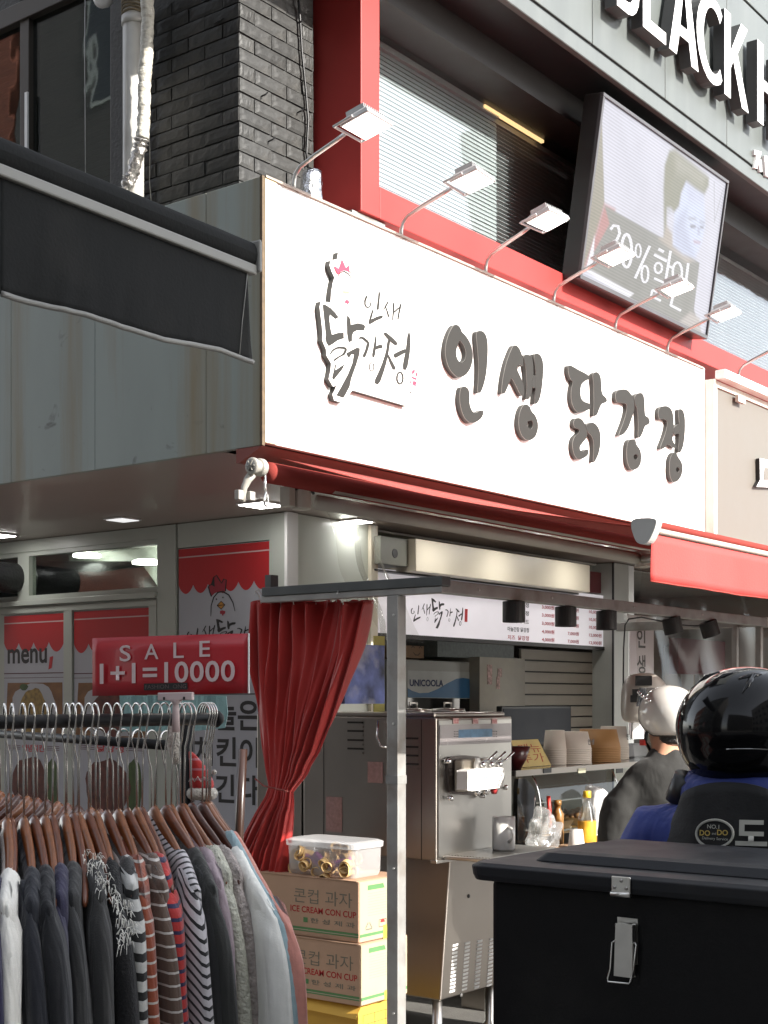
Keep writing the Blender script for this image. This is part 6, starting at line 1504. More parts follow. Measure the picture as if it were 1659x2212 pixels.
tag(B().box(V((ony(1352, 1600, .5).x, .5, 1.25)), V((ony(1400, 1600, .5).x, .62, ony(1352, 1608, .5).z))).obj('grey_till', mat('grey_till', (.22, .22, .23), .5), bevel=.01), 'grey box on the counter beside the tall cup stack', 'box')
# ================================================================== clothes rack with hangers
xr_ = lambda Z, xc: CAM + FW*Z + RT*xc
ZR = 1.608
pr0 = xr_(3.10, -.37); pr0.z = ZR
ex_r = V((1, 0, 0))
rackL = 1.5
RK = thing('clothes_rack', 'black two rail clothes rack in front of the shop', 'clothes rack', (pr0.x-.1, pr0.y, 0))
m_rack = mat('black_rack_tube', (.010, .010, .011), .45, 0, .1, spec=.2)
B().tube([pr0+V((.0, 0, 0)), pr0-ex_r*rackL], .0135, 16).obj('front_rail', m_rack, RK, smooth=True)
B().lathe(pr0, [(.018, -.01), (.020, 0), (.012, .014)], 14, ax=(1, 0, 0)).obj('rail_cap', m_rack, RK, smooth=True)
pp = atZ(405, 1600, 3.16); 
B().obox(V((pp.x, pp.y, (ZR-.012)/2)), RT*.0145, FW*.0145, UP*((ZR-.012)/2)).obj('post', m_rack, RK, smooth=True)
B().tube([V((pr0.x-1.35, pr0.y+.03, 0)), V((pr0.x-1.35, pr0.y+.03, ZR))], .0125, 14).obj('post', m_rack, RK, smooth=True)
r2a = atZ(400, 1612, 3.30); r2b = atZ(-60, 1577, 4.75); r2b.z = r2a.z
B().tube([r2a, r2b], .0125, 14).obj('rear_rail', m_rack, RK, smooth=True)
B().tube([V((r2b.x, r2b.y, 0)), r2b], .0125, 14).obj('post', m_rack, RK, smooth=True)
B().tube([V((r2a.x, r2a.y, 0)), r2a], .0125, 14).obj('post', m_rack, RK, smooth=True)
B().tube([V((pp.x, pp.y, .15)), V((r2a.x, r2a.y, .15)), V((r2b.x, r2b.y, .15))], .012, 10).tube([V((pp.x, pp.y, .15)), V((pr0.x-1.35, pr0.y+.03, .15))], .012, 10).obj('base_rail', m_rack, RK, smooth=True)

# hanger geometry: local x along the shoulders (+x towards the camera side), z down from the rail
def woodmat(name, col):
    m = mat(name, col, .3, 0, .3, 5, .04, 60, stretch=(22, 22, 1.5) if 'pole' in name else (1.5, 14, 20), coat=.2); return m
m_wood = [woodmat('reddish_hanger_wood', (.12, .035, .014)), woodmat('amber_hanger_wood', (.19, .065, .022)), woodmat('dark_hanger_wood', (.06, .017, .009))]
m_wire = mat('steel_wire_hook', (.55, .54, .52), .2, 1, .05)
HW = .218
def hprof(x):
    a = abs(x)/HW
    top = -.205 - .128*(a**1.12) + .012*math.exp(-(a*7)**2) - .012*sin(pi*min(1, a))**2*0
    th = .050*(1-a)**1.1 + .022
    return top, top-th
def hanger_meshes():
    b_ = B(); rings = []
    n = 34
    for i in range(n+1):
        x = -HW + 2*HW*i/n; t, bt = hprof(x); e = 1 if 0 < i < n else .55
        k = .0075*e*(1.25-.5*abs(x)/HW); bow = -.03*(abs(x)/HW)**2
        mid = (t+bt)/2; hh = (t-bt)/2*e
        rings.append([V((x, bow+k*.45, mid+hh)), V((x, bow+k, mid+hh*.75)), V((x, bow+k, mid-hh*.75)), V((x, bow+k*.4, mid-hh)), V((x, bow-k*.4, mid-hh)), V((x, bow-k, mid-hh*.75)), V((x, bow-k, mid+hh*.75)), V((x, bow-k*.45, mid+hh))])
    b_.loft(rings)
    meshes = [b_.mesh('hanger_wood', m, smooth=True) for m in m_wood]
    h = B(); r = .0235; pts = []
    for i in range(15):
        a = R_(-35 + 215*(1-i/14)) if False else R_(200 - 235*i/14)
        pts.append(V((cos(a)*r, 0, .0165 + sin(a)*r - r + .006)))
    pts += [V((.010, 0, -.052)), V((.001, 0, -.072)), V((0, 0, -.10)), V((0, 0, -.212))]
    h.tube(pts, .0021, 7)
    return meshes, h.mesh('hook', m_wire, smooth=True)
HM, HK = hanger_meshes()
def hanger(pt, yaw, k, label, group='wooden hangers on the front rail', lean=0, drop=0):
    t = thing('clothes_hanger', label, 'hanger', pt, group); t.rotation_euler = (lean, 0, yaw)
    o = link('wood', HM[k], t, (0, 0, drop)); link('hook', HK, t)
    ORG[o.name] = V(pt)
    return t
# knit garments ------------------------------------------------------
def garment(pt, yaw, m, label, kind='sweater', neck=.142, L=.80, w=1.0, th=.016, seed=0, sleeve=True, lean=0, m2=None, fringe=False, inner=None, sl_len=.62, hemw=1.0, drop=0):
    t = thing(kind, label, kind, pt, 'tops hanging on the front rail'); t.rotation_euler = (lean, 0, yaw)
    org = ORG[t.name]
    def sh(x):
        a = min(abs(x), HW); tp, _ = hprof(a); return tp + .006 + drop - max(0, abs(x)-HW)*.9
    hw = HW*1.03*w
    def surf(side):
        def f(s, tt):
            tt = tt**1.7; a = s*2-1; wx = hw*(1 + (hemw-1)*tt*.6 + .10*tt)
            x = a*wx; zt_ = sh(a*hw)
            zt_ += .009
            if abs(a*hw) < neck: zt_ -= (.09 if side > 0 else .03)*(1-(abs(a*hw)/neck)**2)**.5
            z_ = zt_ - tt*(L+ zt_+.25)
            ed = max(0, 1-abs(a)**8)**.5
            fold = .010*tt*sin(a*9+seed)+.006*tt*sin(a*17+seed*2.3+tt*2)+.004*sin(tt*7+seed+a*3)
            return V((x, side*max(.0155*ed**.3, th*(.35+.9*tt**.5)*ed)*min(1, (tt/.022))**.5+fold*min(1, tt*4) -.03*min(1, (a*hw/HW)**2)*(1-tt), z_))
        return f
    b_ = B(); b_.grid(surf(1), 40, 30); b_.grid(surf(-1), 40, 30)
    me = b_.mesh('body', m, smooth=True)
    o = link('body', me, t); md = o.modifiers.new('w', 'WELD'); md.merge_threshold = .003
    if sleeve:
        for sg in (-1, 1):
            c0 = V((sg*(hw-.034), -.03, sh(hw-.03)-.012)); rings = []
            n = 14; K = 22
            for k in range(K+1):
                q_ = (k/K)**1.5; zz = c0.z - sl_len*q_
                x = c0.x + sg*(.012*min(1, q_*5) + .045*q_)*w; y = c0.y*(1-q_*.6) + .005*sin(q_*5+seed)
                ra = (.052-.014*q_)*w*min(1, .74+q_*2.2); rb = (.022+.003*sin(q_*6+seed))*min(1, .5+q_*7)
                rings.append([V((x+ra*cos(j*2*pi/n)*(1+.04*sin(q_*9+j+seed)), y+rb*sin(j*2*pi/n)*(1+.16*sin(q_*5+j*2+seed)), zz + (.03*(1-abs(cos(j*2*pi/n))) if k == 0 else 0) - (cos(j*2*pi/n)*sg*.03*(1-min(1, q_*2))))) for j in range(n)])
            bb = B().loft(rings); link('sleeve', bb.mesh('sleeve', m2 or m, smooth=True), t)
    if 0:
        bb = B(); bb.tube([V((x, .004 if abs(x) < .08 else -.01, sh(x)-.02*(abs(x) < neck)+.004)) for x in [neck*1.35*(i/8)+.01 for i in range(9)]], .0045, 6); link('collar', bb.mesh('collar', inner, smooth=True), t)
    if fringe:
        bb = B(); r_ = random.Random(seed+5)
        for i in range(150):
            q_ = r_.random(); x = hw*(1+.02)+.045+.05*q_; z_ = sh(hw)-.02-(q_-.55)*sl_len*.3
            if q_ < .55: x = hw*(r_.uniform(.55, 1.08)); z_ = sh(x)+.006
            else: z_ += .03
            p = V((x, r_.uniform(-.035, .0), z_)); d = V((r_.uniform(.2, 1), r_.uniform(-.6, .4), r_.uniform(-.9, .7))).normalized()*r_.uniform(.010, .028)
            bb.tube([p, p+d*.5+V((0, 0, .004)), p+d+V((0, 0, -.006))], [.0009, .0007, .0003], 4, caps=False)
        o = link('fringe', bb.mesh('fringe', fringe), t); o['kind'] = 'stuff'
    return t
def knit(name, c, var=.10, sc=60): return folds_bump(mat(name, c, .9, 0, var, sc, .16, 320, sheen=.2))
K_white = knit('off_white_knit', (.76, .75, .70), .05); K_black = knit('black_knit', (.008, .009, .012)); K_bk2 = knit('blue_black_knit', (.010, .012, .019)); K_navy = knit('navy_knit', (.024, .022, .055))
K_ink = knit('ink_blue_knit', (.012, .010, .05)); K_char = knit('charcoal_knit', (.030, .031, .032)); K_dgrey = knit('dark_grey_knit', (.045, .045, .045)); K_fuzz = mat('black_fuzzy_knit', (.006, .006, .007), 1, 0, .5, 40, .5, 160, sheen=.08)
K_pink = knit('grey_pink_knit', (.34, .27, .30)); K_cream = mat('cream_chunky_knit', (.50, .50, .42), .9, 0, .2, 60, 1, 110); K_croc = mat('pinkish_crochet', (.42, .37, .35), .9, 0, .35, 70, 1, 130); K_blue = knit('pale_blue_knit', (.30, .42, .46)); K_salm = knit('salmon_knit', (.58, .25, .20))
K_gr2 = knit('graphite_knit', (.028, .029, .027))
S_rust = stripemat('rust_white_stripe', (.24, .050, .018), (.50, .47, .43), (.10, 0, 1), .0245, .17)
S_brown = stripemat('brown_white_stripe', (.10, .062, .045), (.50, .47, .44), (.10, 0, 1), .0245, .17)
S_red = stripemat('red_navy_stripe', (.42, .025, .022), (.02, .015, .06), (.15, 0, 1), .024, .3)
S_bw = stripemat('white_black_stripe', (.52, .50, .52), (.012, .012, .014), (-.55, 0, 1), .0165, .34)
S_bwd = stripemat('white_black_sleeve_stripe', (.52, .50, .52), (.012, .012, .014), (.85, 0, 1), .019, .34)
S_pat = stripemat('black_white_block', (.5, .5, .48), (.01, .01, .01), (.3, 0, 1), .035, .45)
# rail coordinate of a hook seen at column u
def on_rail(u): return onp(u, 1540, pr0, V((0, 1, 0)))
HKU = [-14, 10, 26, 50, 69, 98, 116, 145, 158, 171, 193, 206, 232, 254, 275, 295, 311, 339, 356, 374, 388, 401, 410, 440, 456]
def yawat(u):
    f = max(0, min(1, u/430.0)); dx = .075+.066*f; tz_ = .200-.028*f
    d = RT*dx - FW*tz_; return math.atan2(d.y, d.x)
G = {
 -14: (K_ink, 'ink blue sweater at the left picture edge', {}),
 10: (K_white, 'off white sweatshirt, leftmost and nearest on the rail', dict(w=.98)),
 26: (K_white, 'second off white sweatshirt from the left', dict(w=1.03)),
 50: (K_bk2, 'blue black sweatshirt next to the off white pair', dict(inner=K_white)),
 69: (K_black, 'plain black sweatshirt behind the blue black one', dict(w=1.06)),
 116: (K_navy, 'navy sweatshirt with a white inner collar', dict(inner=K_white, w=1.0)),
 145: (K_char, 'charcoal top just right of the navy sweatshirt', dict(w=1.0, inner=K_white)),
 171: (K_dgrey, 'dark grey cardigan with white frayed fringe down its sleeve', dict(w=1.0, fringe=K_white)),
 206: (K_fuzz, 'fuzzy black knit right of the white fringed cardigan', dict(w=1.04)),
 232: (S_pat, 'black and white block patterned top mostly hidden by the fuzzy black knit', dict(w=.98)),
 254: (S_rust, 'rust orange sweater with thin white stripes', dict(w=1.0)),
 275: (S_brown, 'brown sweater with thin white stripes', dict(w=.99)),
 295: (S_red, 'red top with navy stripes', dict(w=.95, sl_len=.3)),
 339: (S_bw, 'white tee with thin black diagonal stripes', dict(w=1.08, m2=S_bwd)),
 356: (K_gr2, 'dark graphite coat right of the black striped tee', dict(w=1.08)),
 374: (K_char, 'charcoal coat with a soft wide sleeve', dict(w=1.06)),
 388: (K_pink, 'grey pink knit right of the charcoal coat', dict(w=1.04)),
 401: (K_cream, 'cream chunky knit cardigan', dict(w=.98, sl_len=.35, L=.6)),
 410: (K_croc, 'pinkish crochet knit with an open weave', dict(w=.97, sl_len=.7)),
}
HL = {98: 'amber wooden hanger with no top of its own, between the black and navy sweatshirts', 158: 'wooden hanger squeezed behind the charcoal top', 193: 'wooden hanger squeezed behind the fringed cardigan', 311: 'empty wooden hanger right of the red top', 440: 'dark wooden hanger holding the big off white sweater', 456: 'dark wooden hanger behind the big off white sweater'}
for i, u in enumerate(HKU):
    p = on_rail(u); p.z = ZR+.0125; yaw = yawat(u) + rnd.uniform(-.05, .05)
    drop = rnd.uniform(-.006, .006) + (-.012 if u in (145, 232, 374) else 0)
    lean = rnd.uniform(-.03, .03)
    lab = HL.get(u) or 'wooden hanger holding the ' + G[u][1].split(',')[0].split(' mostly')[0]
    hanger(p, yaw, i % 2 if u not in (440, 456, 410) else 2, lab, lean=lean)
    if u in G:
        m, lab, kw = G[u]
        garment(p, yaw, m, lab, 'sweater' if 'coat' not in lab else 'coat', seed=i*1.7, lean=lean, **kw)
# big white sweater with blue and salmon ones at the right end
p = on_rail(440); p.z = ZR+.0125
garment(p, yawat(430)+.02, knit('bright_white_knit', (.86, .86, .81), .04), 'big off white sweater at the right end of the rack', 'sweater', w=1.33, seed=3.3, neck=.15, th=.03, L=.82)
for du, k, lab, w_ in ((-16, K_blue, 'pale blue knit, a sliver behind the big off white sweater', 1.36), (-11, K_salm, 'salmon pink knit, rightmost on the rack', 1.41)):
    p = on_rail(462+du); p.z = ZR+.0125; hanger(p, yawat(430)+.02, 1, 'wooden hanger holding the ' + lab.split(',')[0])
    garment(p, yawat(430)+.02, k, lab, 'sweater', w=w_, seed=du, neck=.10)
# rear rail hangers with dark tops
d2 = (r2b-r2a); yaw2 = math.atan2(d2.y, d2.x)+pi/2
rear = []
for i in range(17):
    f = .02 + .80*(i/16)**1.02 + rnd.uniform(-.008, .008); p = r2a.lerp(r2b, f); p.z = r2a.z+.012
    rear.append(p)
    lab = 'wooden hanger on the rear rail, %s' % ['nearest the rack post', 'second from the rack post', 'third from the rack post', 'fourth from the rack post', 'fifth from the rack post', 'sixth from the rack post', 'seventh from the rack post', 'eighth from the rack post', 'ninth from the rack post', 'tenth from the rack post', 'eleventh from the rack post', 'twelfth from the rack post', 'thirteenth from the rack post', 'fourteenth from the rack post', 'fifteenth from the rack post', 'sixteenth from the rack post', 'farthest from the rack post'][i]
    hanger(p, yaw2+.5+rnd.uniform(-.12, .12), i % 3, lab, 'wooden hangers on the rear rail')
for i in (1, 4, 8, 12, 15):
    garment(rear[i], yaw2+.5, (K_black, K_char, K_dgrey, K_bk2, K_black)[(1, 4, 8, 12, 15).index(i)], 'dark top on the rear rail, %s' % ['just behind the rack post', 'behind the striped tops', 'behind the fringed cardigan', 'behind the navy sweatshirt', 'behind the off white sweatshirts'][(1, 4, 8, 12, 15).index(i)], 'sweater', seed=i)
# teal tee hanging behind the sale board
tz = 3.75
pts = [(258,1502),(488,1502),(492,1540),(486,1572),(430,1578),(262,1580)]
b_ = B(); b_.prism([atZ(u, v, tz) for u, v in pts], FW*.012)
tag(b_.obj('teal_tee', knit('teal_cotton', (.15, .26, .26)), bevel=.004), 'pale teal shirt hanging behind the red sale board', 'shirt')
# ------------------------------------------------------------------ sale board
a, b = atZ(194, 1503, 3.04), atZ(533, 1497, 2.93); top = atZ(194, 1378, 3.04)
exs = (b-a); ezs = UP*1.0; Ws = exs.length; Hs = (atZ(194, 1378, 3.04)-a).length
plS = PL(a, exs); plS.ez = UP; plS.n = plS.ex.cross(UP)
SS = thing('sale_board', 'red sale board reading 1+1=10000 clipped above the clothes rack', 'sign', a)
def sb(s, t, off): 
    x = s*Ws; bend = .012*(abs(s-.5)*2)**3; return plS.at(x, t*Hs, off-bend)
b_ = B(); b_.grid(lambda s, t: sb(s, t, 0), 24, 4); b_.obj('board', mat('sale_red', (.42, .012, .022), .35, var=.05, scale=3, coat=.2), SS, smooth=True, solid=.001)
B().tube([sb(1, t, .001) for t in (0, .5, 1)], .002, 5).obj('white_edge', m_white, SS)
m_sp = mat('pinkish_white_print', (.66, .52, .52), .5)
def onS(u, v): q_ = onp(u, v, plS.p, plS.n); return (q_-plS.p).dot(plS.ex), (q_-plS.p).z
C6b = crop(0, 1080, 2.37)
for ch, x0, x1, y0, y1 in (('S', 715, 780, 1385, 1288), ('A', 862, 945, 1375, 1283), ('L', 1035, 1096, 1370, 1277), ('E', 1190, 1252, 1365, 1270)):
    (a0, b0), (a1, b1) = onS(*C6b(x0, y0)), onS(*C6b(x1, y1))
    text('letter', ch, m_sp, SS, plS, a0, b0, a1-a0, b1-b0, .0035, .008)
(a0, b0), (a1, b1) = onS(217, 1478), onS(508, 1431)
text('price_lettering', '1+1=10000', m_sp, SS, plS, a0, b0, a1-a0, b1-b0, .0035, .016, spacing=1.05)
(a0, b0), (a1, b1) = onS(313, 1493), onS(407, 1478)
B().sheet([plS.at(x, y, .0045) for x, y in ((a0, b0), (a1, b0), (a1, b1), (a0, b1))]).obj('shop_name_strip', m_black, SS)
text('shop_name', 'FASHION  ONG', mat('grey_name', (.14, .10, .10)), SS, plS, a0+.003, b0+.003, a1-a0-.006, b1-b0-.006, .0052, -.003)
CLP = thing('sign_clip', 'pale pink plastic clip stand holding the sale board on the rail', 'clip', atZ(378, 1545, 2.97))
m_clip = mat('pale_pink_plastic', (.62, .50, .50), .4)
cc = atZ(380, 1504, 2.955)
b_ = B(); b_.obox(cc, plS.ex*.040, plS.n*.006, UP*.0085); b_.obj('jaw', m_clip, CLP, bevel=.002)
b_ = B(); b_.obox(cc+plS.n*.0065+plS.ex*-.024-UP*.004, plS.ex*.0022, plS.n*.001, UP*.003); b_.obox(cc+plS.n*.0065+plS.ex*.022-UP*.004, plS.ex*.0022, plS.n*.001, UP*.003); b_.obj('slot', m_black, CLP)
B().tube([cc-UP*.008, cc-UP*.016, cc-UP*.022, cc-UP*.075], [.014, .006, .007, .009], 12).obj('stem', m_clip, CLP, smooth=True)
# ------------------------------------------------------------------ santa hat and white furry mitten
SH_ = thing('santa_hat', 'small red santa hat ornament with zigzag pattern and white fur brim', 'hat', atZ(436, 1727, 3.14))
hz = 3.14
rings = []
for k, (u, v, r) in enumerate(((437, 1708, 29), (436, 1690, 27), (432, 1672, 23), (427, 1655, 18), (420, 1640, 12), (414, 1628, 7), (410, 1622, 2))):
    c = atZ(u, v, hz); rr = r/FOC*hz
    rings.append([c+RT*cos(j*2*pi/18)*rr+FW*sin(j*2*pi/18)*rr*.8+UP*.002*sin(j*3+k) for j in range(18)])
B().loft(rings).obj('cone', stripemat('red_zigzag_knit', (.42, .018, .015), (.45, .15, .18), (0, 0, 1), .022, .22), SH_, smooth=True, sub=1)
b_ = B(); c = atZ(436, 1714, hz)
rg = []
for i in range(41):
    a_ = i*2*pi/40; rg.append(c+RT*cos(a_)*.021+FW*sin(a_)*.018+UP*.0)
b_.tube(rg, [.0135+.003*mnoise.noise(V((i*.6, 0, 0))) for i in range(41)], 12, caps=False); b_.obj('fur_brim', mat('white_fur', (.66, .62, .55), 1, 0, .15, 60, 1, 200, sheen=.5), SH_, smooth=True)
b_ = B(); zz = [(408, 1688), (414, 1678), (420, 1688), (427, 1677), (434, 1688), (441, 1678), (448, 1686), (455, 1680)]
b_.tube([atZ(u, v, hz-.026*(1-abs(u-434)/40)-.002) for u, v in zz], .0012, 5); b_.obj('zigzag', MATS['white_fur'], SH_)
B().lathe(atZ(463, 1668, 3.13), [(.001, -.006), (.005, -.003), (.006, 0), (.004, .005), (.001, .006)], 10).obj('pompom', MATS['white_fur'], SH_, smooth=True)
def fur(c, r, nm, lab):
    b_ = B()
    def f(s, t):
        a_ = s*2*pi; e = (t-.5)*pi; d = V((cos(a_)*cos(e), sin(a_)*cos(e), sin(e))); return c + V((d.x*r[0], d.y*r[1], d.z*r[2]))*(1+.18*mnoise.noise(d*2.1+c*7))
    b_.grid(f, 22, 14); return tag(b_.obj(nm, MATS['white_fur'], smooth=True), lab, 'ornament')
fur(atZ(383, 1598, 3.22), (.028, .02, .055), 'fur_ornament', 'white furry ornament hanging left of the rack post above the santa hat')
# wooden pole
tag(B().tube([atZ(525, 1618, 5.2), atZ(517, 1790, 5.2), atZ(512, 2100, 5.2)], [.0165, .0165, .0165], 12).obj('wooden_pole', woodmat('brown_pole_wood', (.030, .013, .008)), smooth=True), 'brown wooden broom handle leaning in front of the poster left of the curtain', 'pole')

# ================================================================== riders
def skin_figure(name, joints, edges, m, parent, sub=2, root=0):
    """joints: list of (pos, rx, ry)"""
    me = bpy.data.meshes.new(name); org = ORG[parent.name]
    me.from_pydata([V(j[0])-org for j in joints], edges, []); me.update(); me.materials.append(m)
    o = bpy.data.objects.new(name, me); COL.objects.link(o); o.parent = parent; ORG[o.name] = org
    md = o.modifiers.new('skin', 'SKIN'); md.use_smooth_shade = True
    for i, j in enumerate(joints):
        sv = me.skin_vertices[0].data[i]; sv.radius = (j[1], j[2]); sv.use_root = (i == root)
    s_ = o.modifiers.new('sub', 'SUBSURF'); s_.levels = sub; s_.render_levels = sub
    return o
def cloth_union(name, b_, m, parent, vox=.011, fold=.022):
    o = b_.obj(name, m, parent)
    md = o.modifiers.new('r', 'REMESH'); md.mode = 'VOXEL'; md.voxel_size = vox; md.use_smooth_shade = True
    sm = o.modifiers.new('s', 'SMOOTH'); sm.iterations = 6; sm.factor = .7
    tx = bpy.data.textures.get('folds') or bpy.data.textures.new('folds', 'CLOUDS'); tx.noise_scale = .10
    dm = o.modifiers.new('f', 'DISPLACE'); dm.texture = tx; dm.strength = fold; dm.mid_level = .5; dm.texture_coords = 'LOCAL'
    return o
def top_shell(P, lift, arms, wide=1.0):
    b_ = B(); rg = []
    for z_, rx, ry, fy_ in ((.86, .205, .15, .0), (1.0, .20, .14, .0), (1.15, .205, .135, 0), (1.28, .215, .13, 0), (1.36, .213, .118, -.005), (1.405, .195, .105, -.008), (1.44, .15, .088, -.005), (1.47, .10, .075, .0), (1.50, .072, .068, .005), (1.515, .066, .064, .008)):
        rg.append([P(rx*wide*cos(a), ry*sin(a)+fy_, z_+lift) for a in [j*2*pi/24 for j in range(24)]])
    b_.loft(rg)
    for pts, rr_2 in arms: b_.tube([P(*p) for p in pts], rr_2, 16, flat=UP)
    return b_
m_skin = mat('skin', (.52, .27, .17), .5, var=.06, spec=.3); m_hair = mat('black_hair', (.01, .009, .008), .45, 0, .3, 60, .6, 200)
def body_mesh(name, parent, foot, fwd, H, pose, m_top, m_leg, top_name, hips=None):
    """one continuous figure; fwd = facing direction; pose gives hands"""
    f = V(fwd).normalized(); r = f.cross(UP)          # r = person's right
    P = lambda a, b, c: V(foot) + r*a + f*b + UP*c
    s = H/1.75
    J = [(P(0, 0, .98*s), .15, .12), (P(0, .01, 1.15*s), .145, .11), (P(0, 0, 1.28*s), .14, .09), (P(0, -.005, 1.38*s), .09, .07), (P(0, .0, 1.50*s), .058, .058), (P(0, .03, 1.60*s), .085, .095), (P(0, .03, 1.69*s), .075, .085)]
    E = [(0, 1), (1, 2), (2, 3), (3, 4), (4, 5), (5, 6)]
    for sg, hand in ((1, pose['r']), (-1, pose['l'])):
        o_ = len(J); el, ha = hand
        J += [(P(sg*.18, -.005, 1.355*s), .045, .045), (P(*el), .040, .040), (P(*ha), .033, .030), (P(ha[0], ha[1]+.07, ha[2]), .040, .022)]
        E += [(3, o_), (o_, o_+1), (o_+1, o_+2), (o_+2, o_+3)]
        hb_ = P(ha[0], ha[1]+.09, ha[2])
        for k in range(4):
            J.append((hb_ + r*((k-1.5)*.021) + f*(.045-.008*abs(k-1.3)) - UP*.012, .010, .010)); E.append((o_+3, len(J)-1))
            J.append((hb_ + r*((k-1.5)*.022) + f*(.065-.01*abs(k-1.3)) - UP*.040, .008, .008)); E.append((len(J)-2, len(J)-1))
        J.append((P(ha[0]-sg*.045, ha[1]+.06, ha[2]-.01), .012, .012)); E.append((o_+2, len(J)-1))
        J.append((P(ha[0]-sg*.058, ha[1]+.10, ha[2]-.02), .009, .009)); E.append((len(J)-2, len(J)-1))
    for sg, leg in ((1, pose['rl']), (-1, pose['ll'])):
        o_ = len(J); kn, an = leg
        J += [(P(sg*.10, .0, .92*s), .10, .10), (P(*kn), .065, .065), (P(*an), .045, .045), (P(an[0], an[1]+.14, an[2]-.05), .045, .03)]
        E += [(0, o_), (o_, o_+1), (o_+1, o_+2), (o_+2, o_+3)]
    skin_figure('body', J, E, m_skin, parent)
    # clothes as slightly larger continuous shells
    k = 1.0
    T_ = [(P(0, 0, .93*s), .185, .150), (P(0, .0, 1.08*s), .180, .145), (P(0, -.005, 1.26*s), .190, .145), (P(0, -.015, 1.39*s), .170, .120), (P(0, -.01, 1.47*s), .105, .085), (P(0, .0, 1.515*s), .072, .070)]
    ET = [(0, 1), (1, 2), (2, 3), (3, 4), (4, 5)]
    for sg, hand in ((1, pose['r']), (-1, pose['l'])):
        o_ = len(T_); el, ha = hand
        T_ += [(P(sg*.185, -.012, 1.385*s), .092, .090), (P((sg*.19+el[0])/2+sg*.02, el[1]/2, (1.385*s+el[2])/2), .075, .072), (P(*el), .068, .066), (P(*[el[i]+(ha[i]-el[i])*.9 for i in range(3)]), .050, .048)]
        ET += [(3, o_), (o_, o_+1), (o_+1, o_+2), (o_+2, o_+3)]
    arms = []
    for sg, hand in ((1, pose['r']), (-1, pose['l'])):
        el, ha = hand; sh_ = (sg*.185, -.005, 1.375*s)
        arms.append(([(sg*.10, -.005, 1.385*s), sh_, (sg*.232, .0, 1.31*s), ((sg*.245+el[0])/2, el[1]/2, (1.26*s+el[2])/2), el, tuple(el[i]+(ha[i]-el[i])*.5 for i in range(3)), tuple(el[i]+(ha[i]-el[i])*.92 for i in range(3))], [.055, .072, .076, .070, .064, .056, .046]))
    cloth_union(top_name, top_shell(lambda a, b, c: P(a, b, c*s if c < 1.6 else c), 0, arms), m_top, parent)
    L_ = [(P(0, 0, .95*s), .165, .13)]; EL_ = []
    for sg, leg in ((1, pose['rl']), (-1, pose['ll'])):
        o_ = len(L_); kn, an = leg
        L_ += [(P(sg*.10, .0, .90*s), .115, .11), (P(*kn), .082, .08), (P(*an), .062, .06)]
        EL_ += [(0, o_), (o_, o_+1), (o_+1, o_+2)]
    skin_figure('trousers', L_, EL_, m_leg, parent)
    b_ = B()
    for leg in (pose['rl'], pose['ll']):
        an = leg[1]; c = P(an[0], an[1]+.06, 0)
        b_.loft([[c+r*(.045*cos(a))+f*(.13*sin(a))+UP*h for a in [j*2*pi/16 for j in range(16)]] if h < .06 else [c-f*.04+r*(.045*cos(a))+f*(.06*sin(a))+UP*h for a in [j*2*pi/16 for j in range(16)]] for h in (max(.0, an[2]-.10)+.001, max(.0, an[2]-.10)+.05, max(.0, an[2]-.10)+.10)])
    b_.obj('shoes', m_black, parent, smooth=True)
    return P, s, f, r
m_trs = mat('dark_trousers', (.02, .021, .025), .85, var=.15, scale=12)
stand = lambda: dict(r=((.26, .10, 1.13), (.20, .36, 1.10)), l=((-.265, .0, 1.08), (-.25, .16, .86)), rl=((.11, .02, .50), (.12, -.02, .09)), ll=((-.11, .02, .50), (-.12, -.02, .09)))
# --- rider in the white helmet, standing at the stall, back to us
W1 = thing('person', 'person in dark grey sweatshirt and white helmet standing at the stall, seen from behind', 'person', (1.36, -1.22, 0))
fw1 = V((cos(R_(50)), sin(R_(50)), 0))
m_sweat = mat('charcoal_sweatshirt', (.017, .0165, .015), .9, 0, .12, 10, .10, 300, sheen=.08)
P1, s1, f1, r1 = body_mesh('p', W1, (1.36, -1.22, 0), fw1, 1.66, stand(), m_sweat, m_trs, 'sweatshirt')
hd = atZ(1445, 1540, 6.36); hd = V((hd.x, hd.y, hd.z))
f1t = (V((cos(R_(70)), sin(R_(70)), 0)))          # head turned left
r1t = f1t.cross(UP)
def shell(c, f, r, rad, lo, n=32, m_=14, front_cut=None, sq=1.0, jaw=0):
    """helmet shell grid: azimuth s, polar t from crown to rim; front edge lifted by front_cut"""
    def fn(s, t):
        a = s*2*pi; fr = max(0, cos(a))**1.5          # a=0 forward
        lim = lo if not front_cut else lo + (front_cut-lo)*fr
        e = pi/2 - t*(pi/2 - lim)
        d = f*cos(a)*cos(e) + r*sin(a)*cos(e) + UP*sin(e)
        fa = abs(cos(a))
        return c + V((f*cos(a)*cos(e)*rad[0] + r*sin(a)*cos(e)*rad[1] + UP*(sin(e)*(rad[2] if e > 0 else rad[2]*1.15))))
    b_ = B(); b_.grid(fn, n, m_); return b_
m_wh = mat('white_helmet_gloss', (.74, .72, .68), .15, var=.03, coat=.6)
HT1 = thing('white_helmet', 'glossy white open face motorcycle helmet with lifted visor', 'helmet', hd)
shell(hd, f1t, r1t, (.140, .125, .120), R_(-44), front_cut=R_(12)).obj('shell', m_wh, HT1, smooth=True, solid=.012)
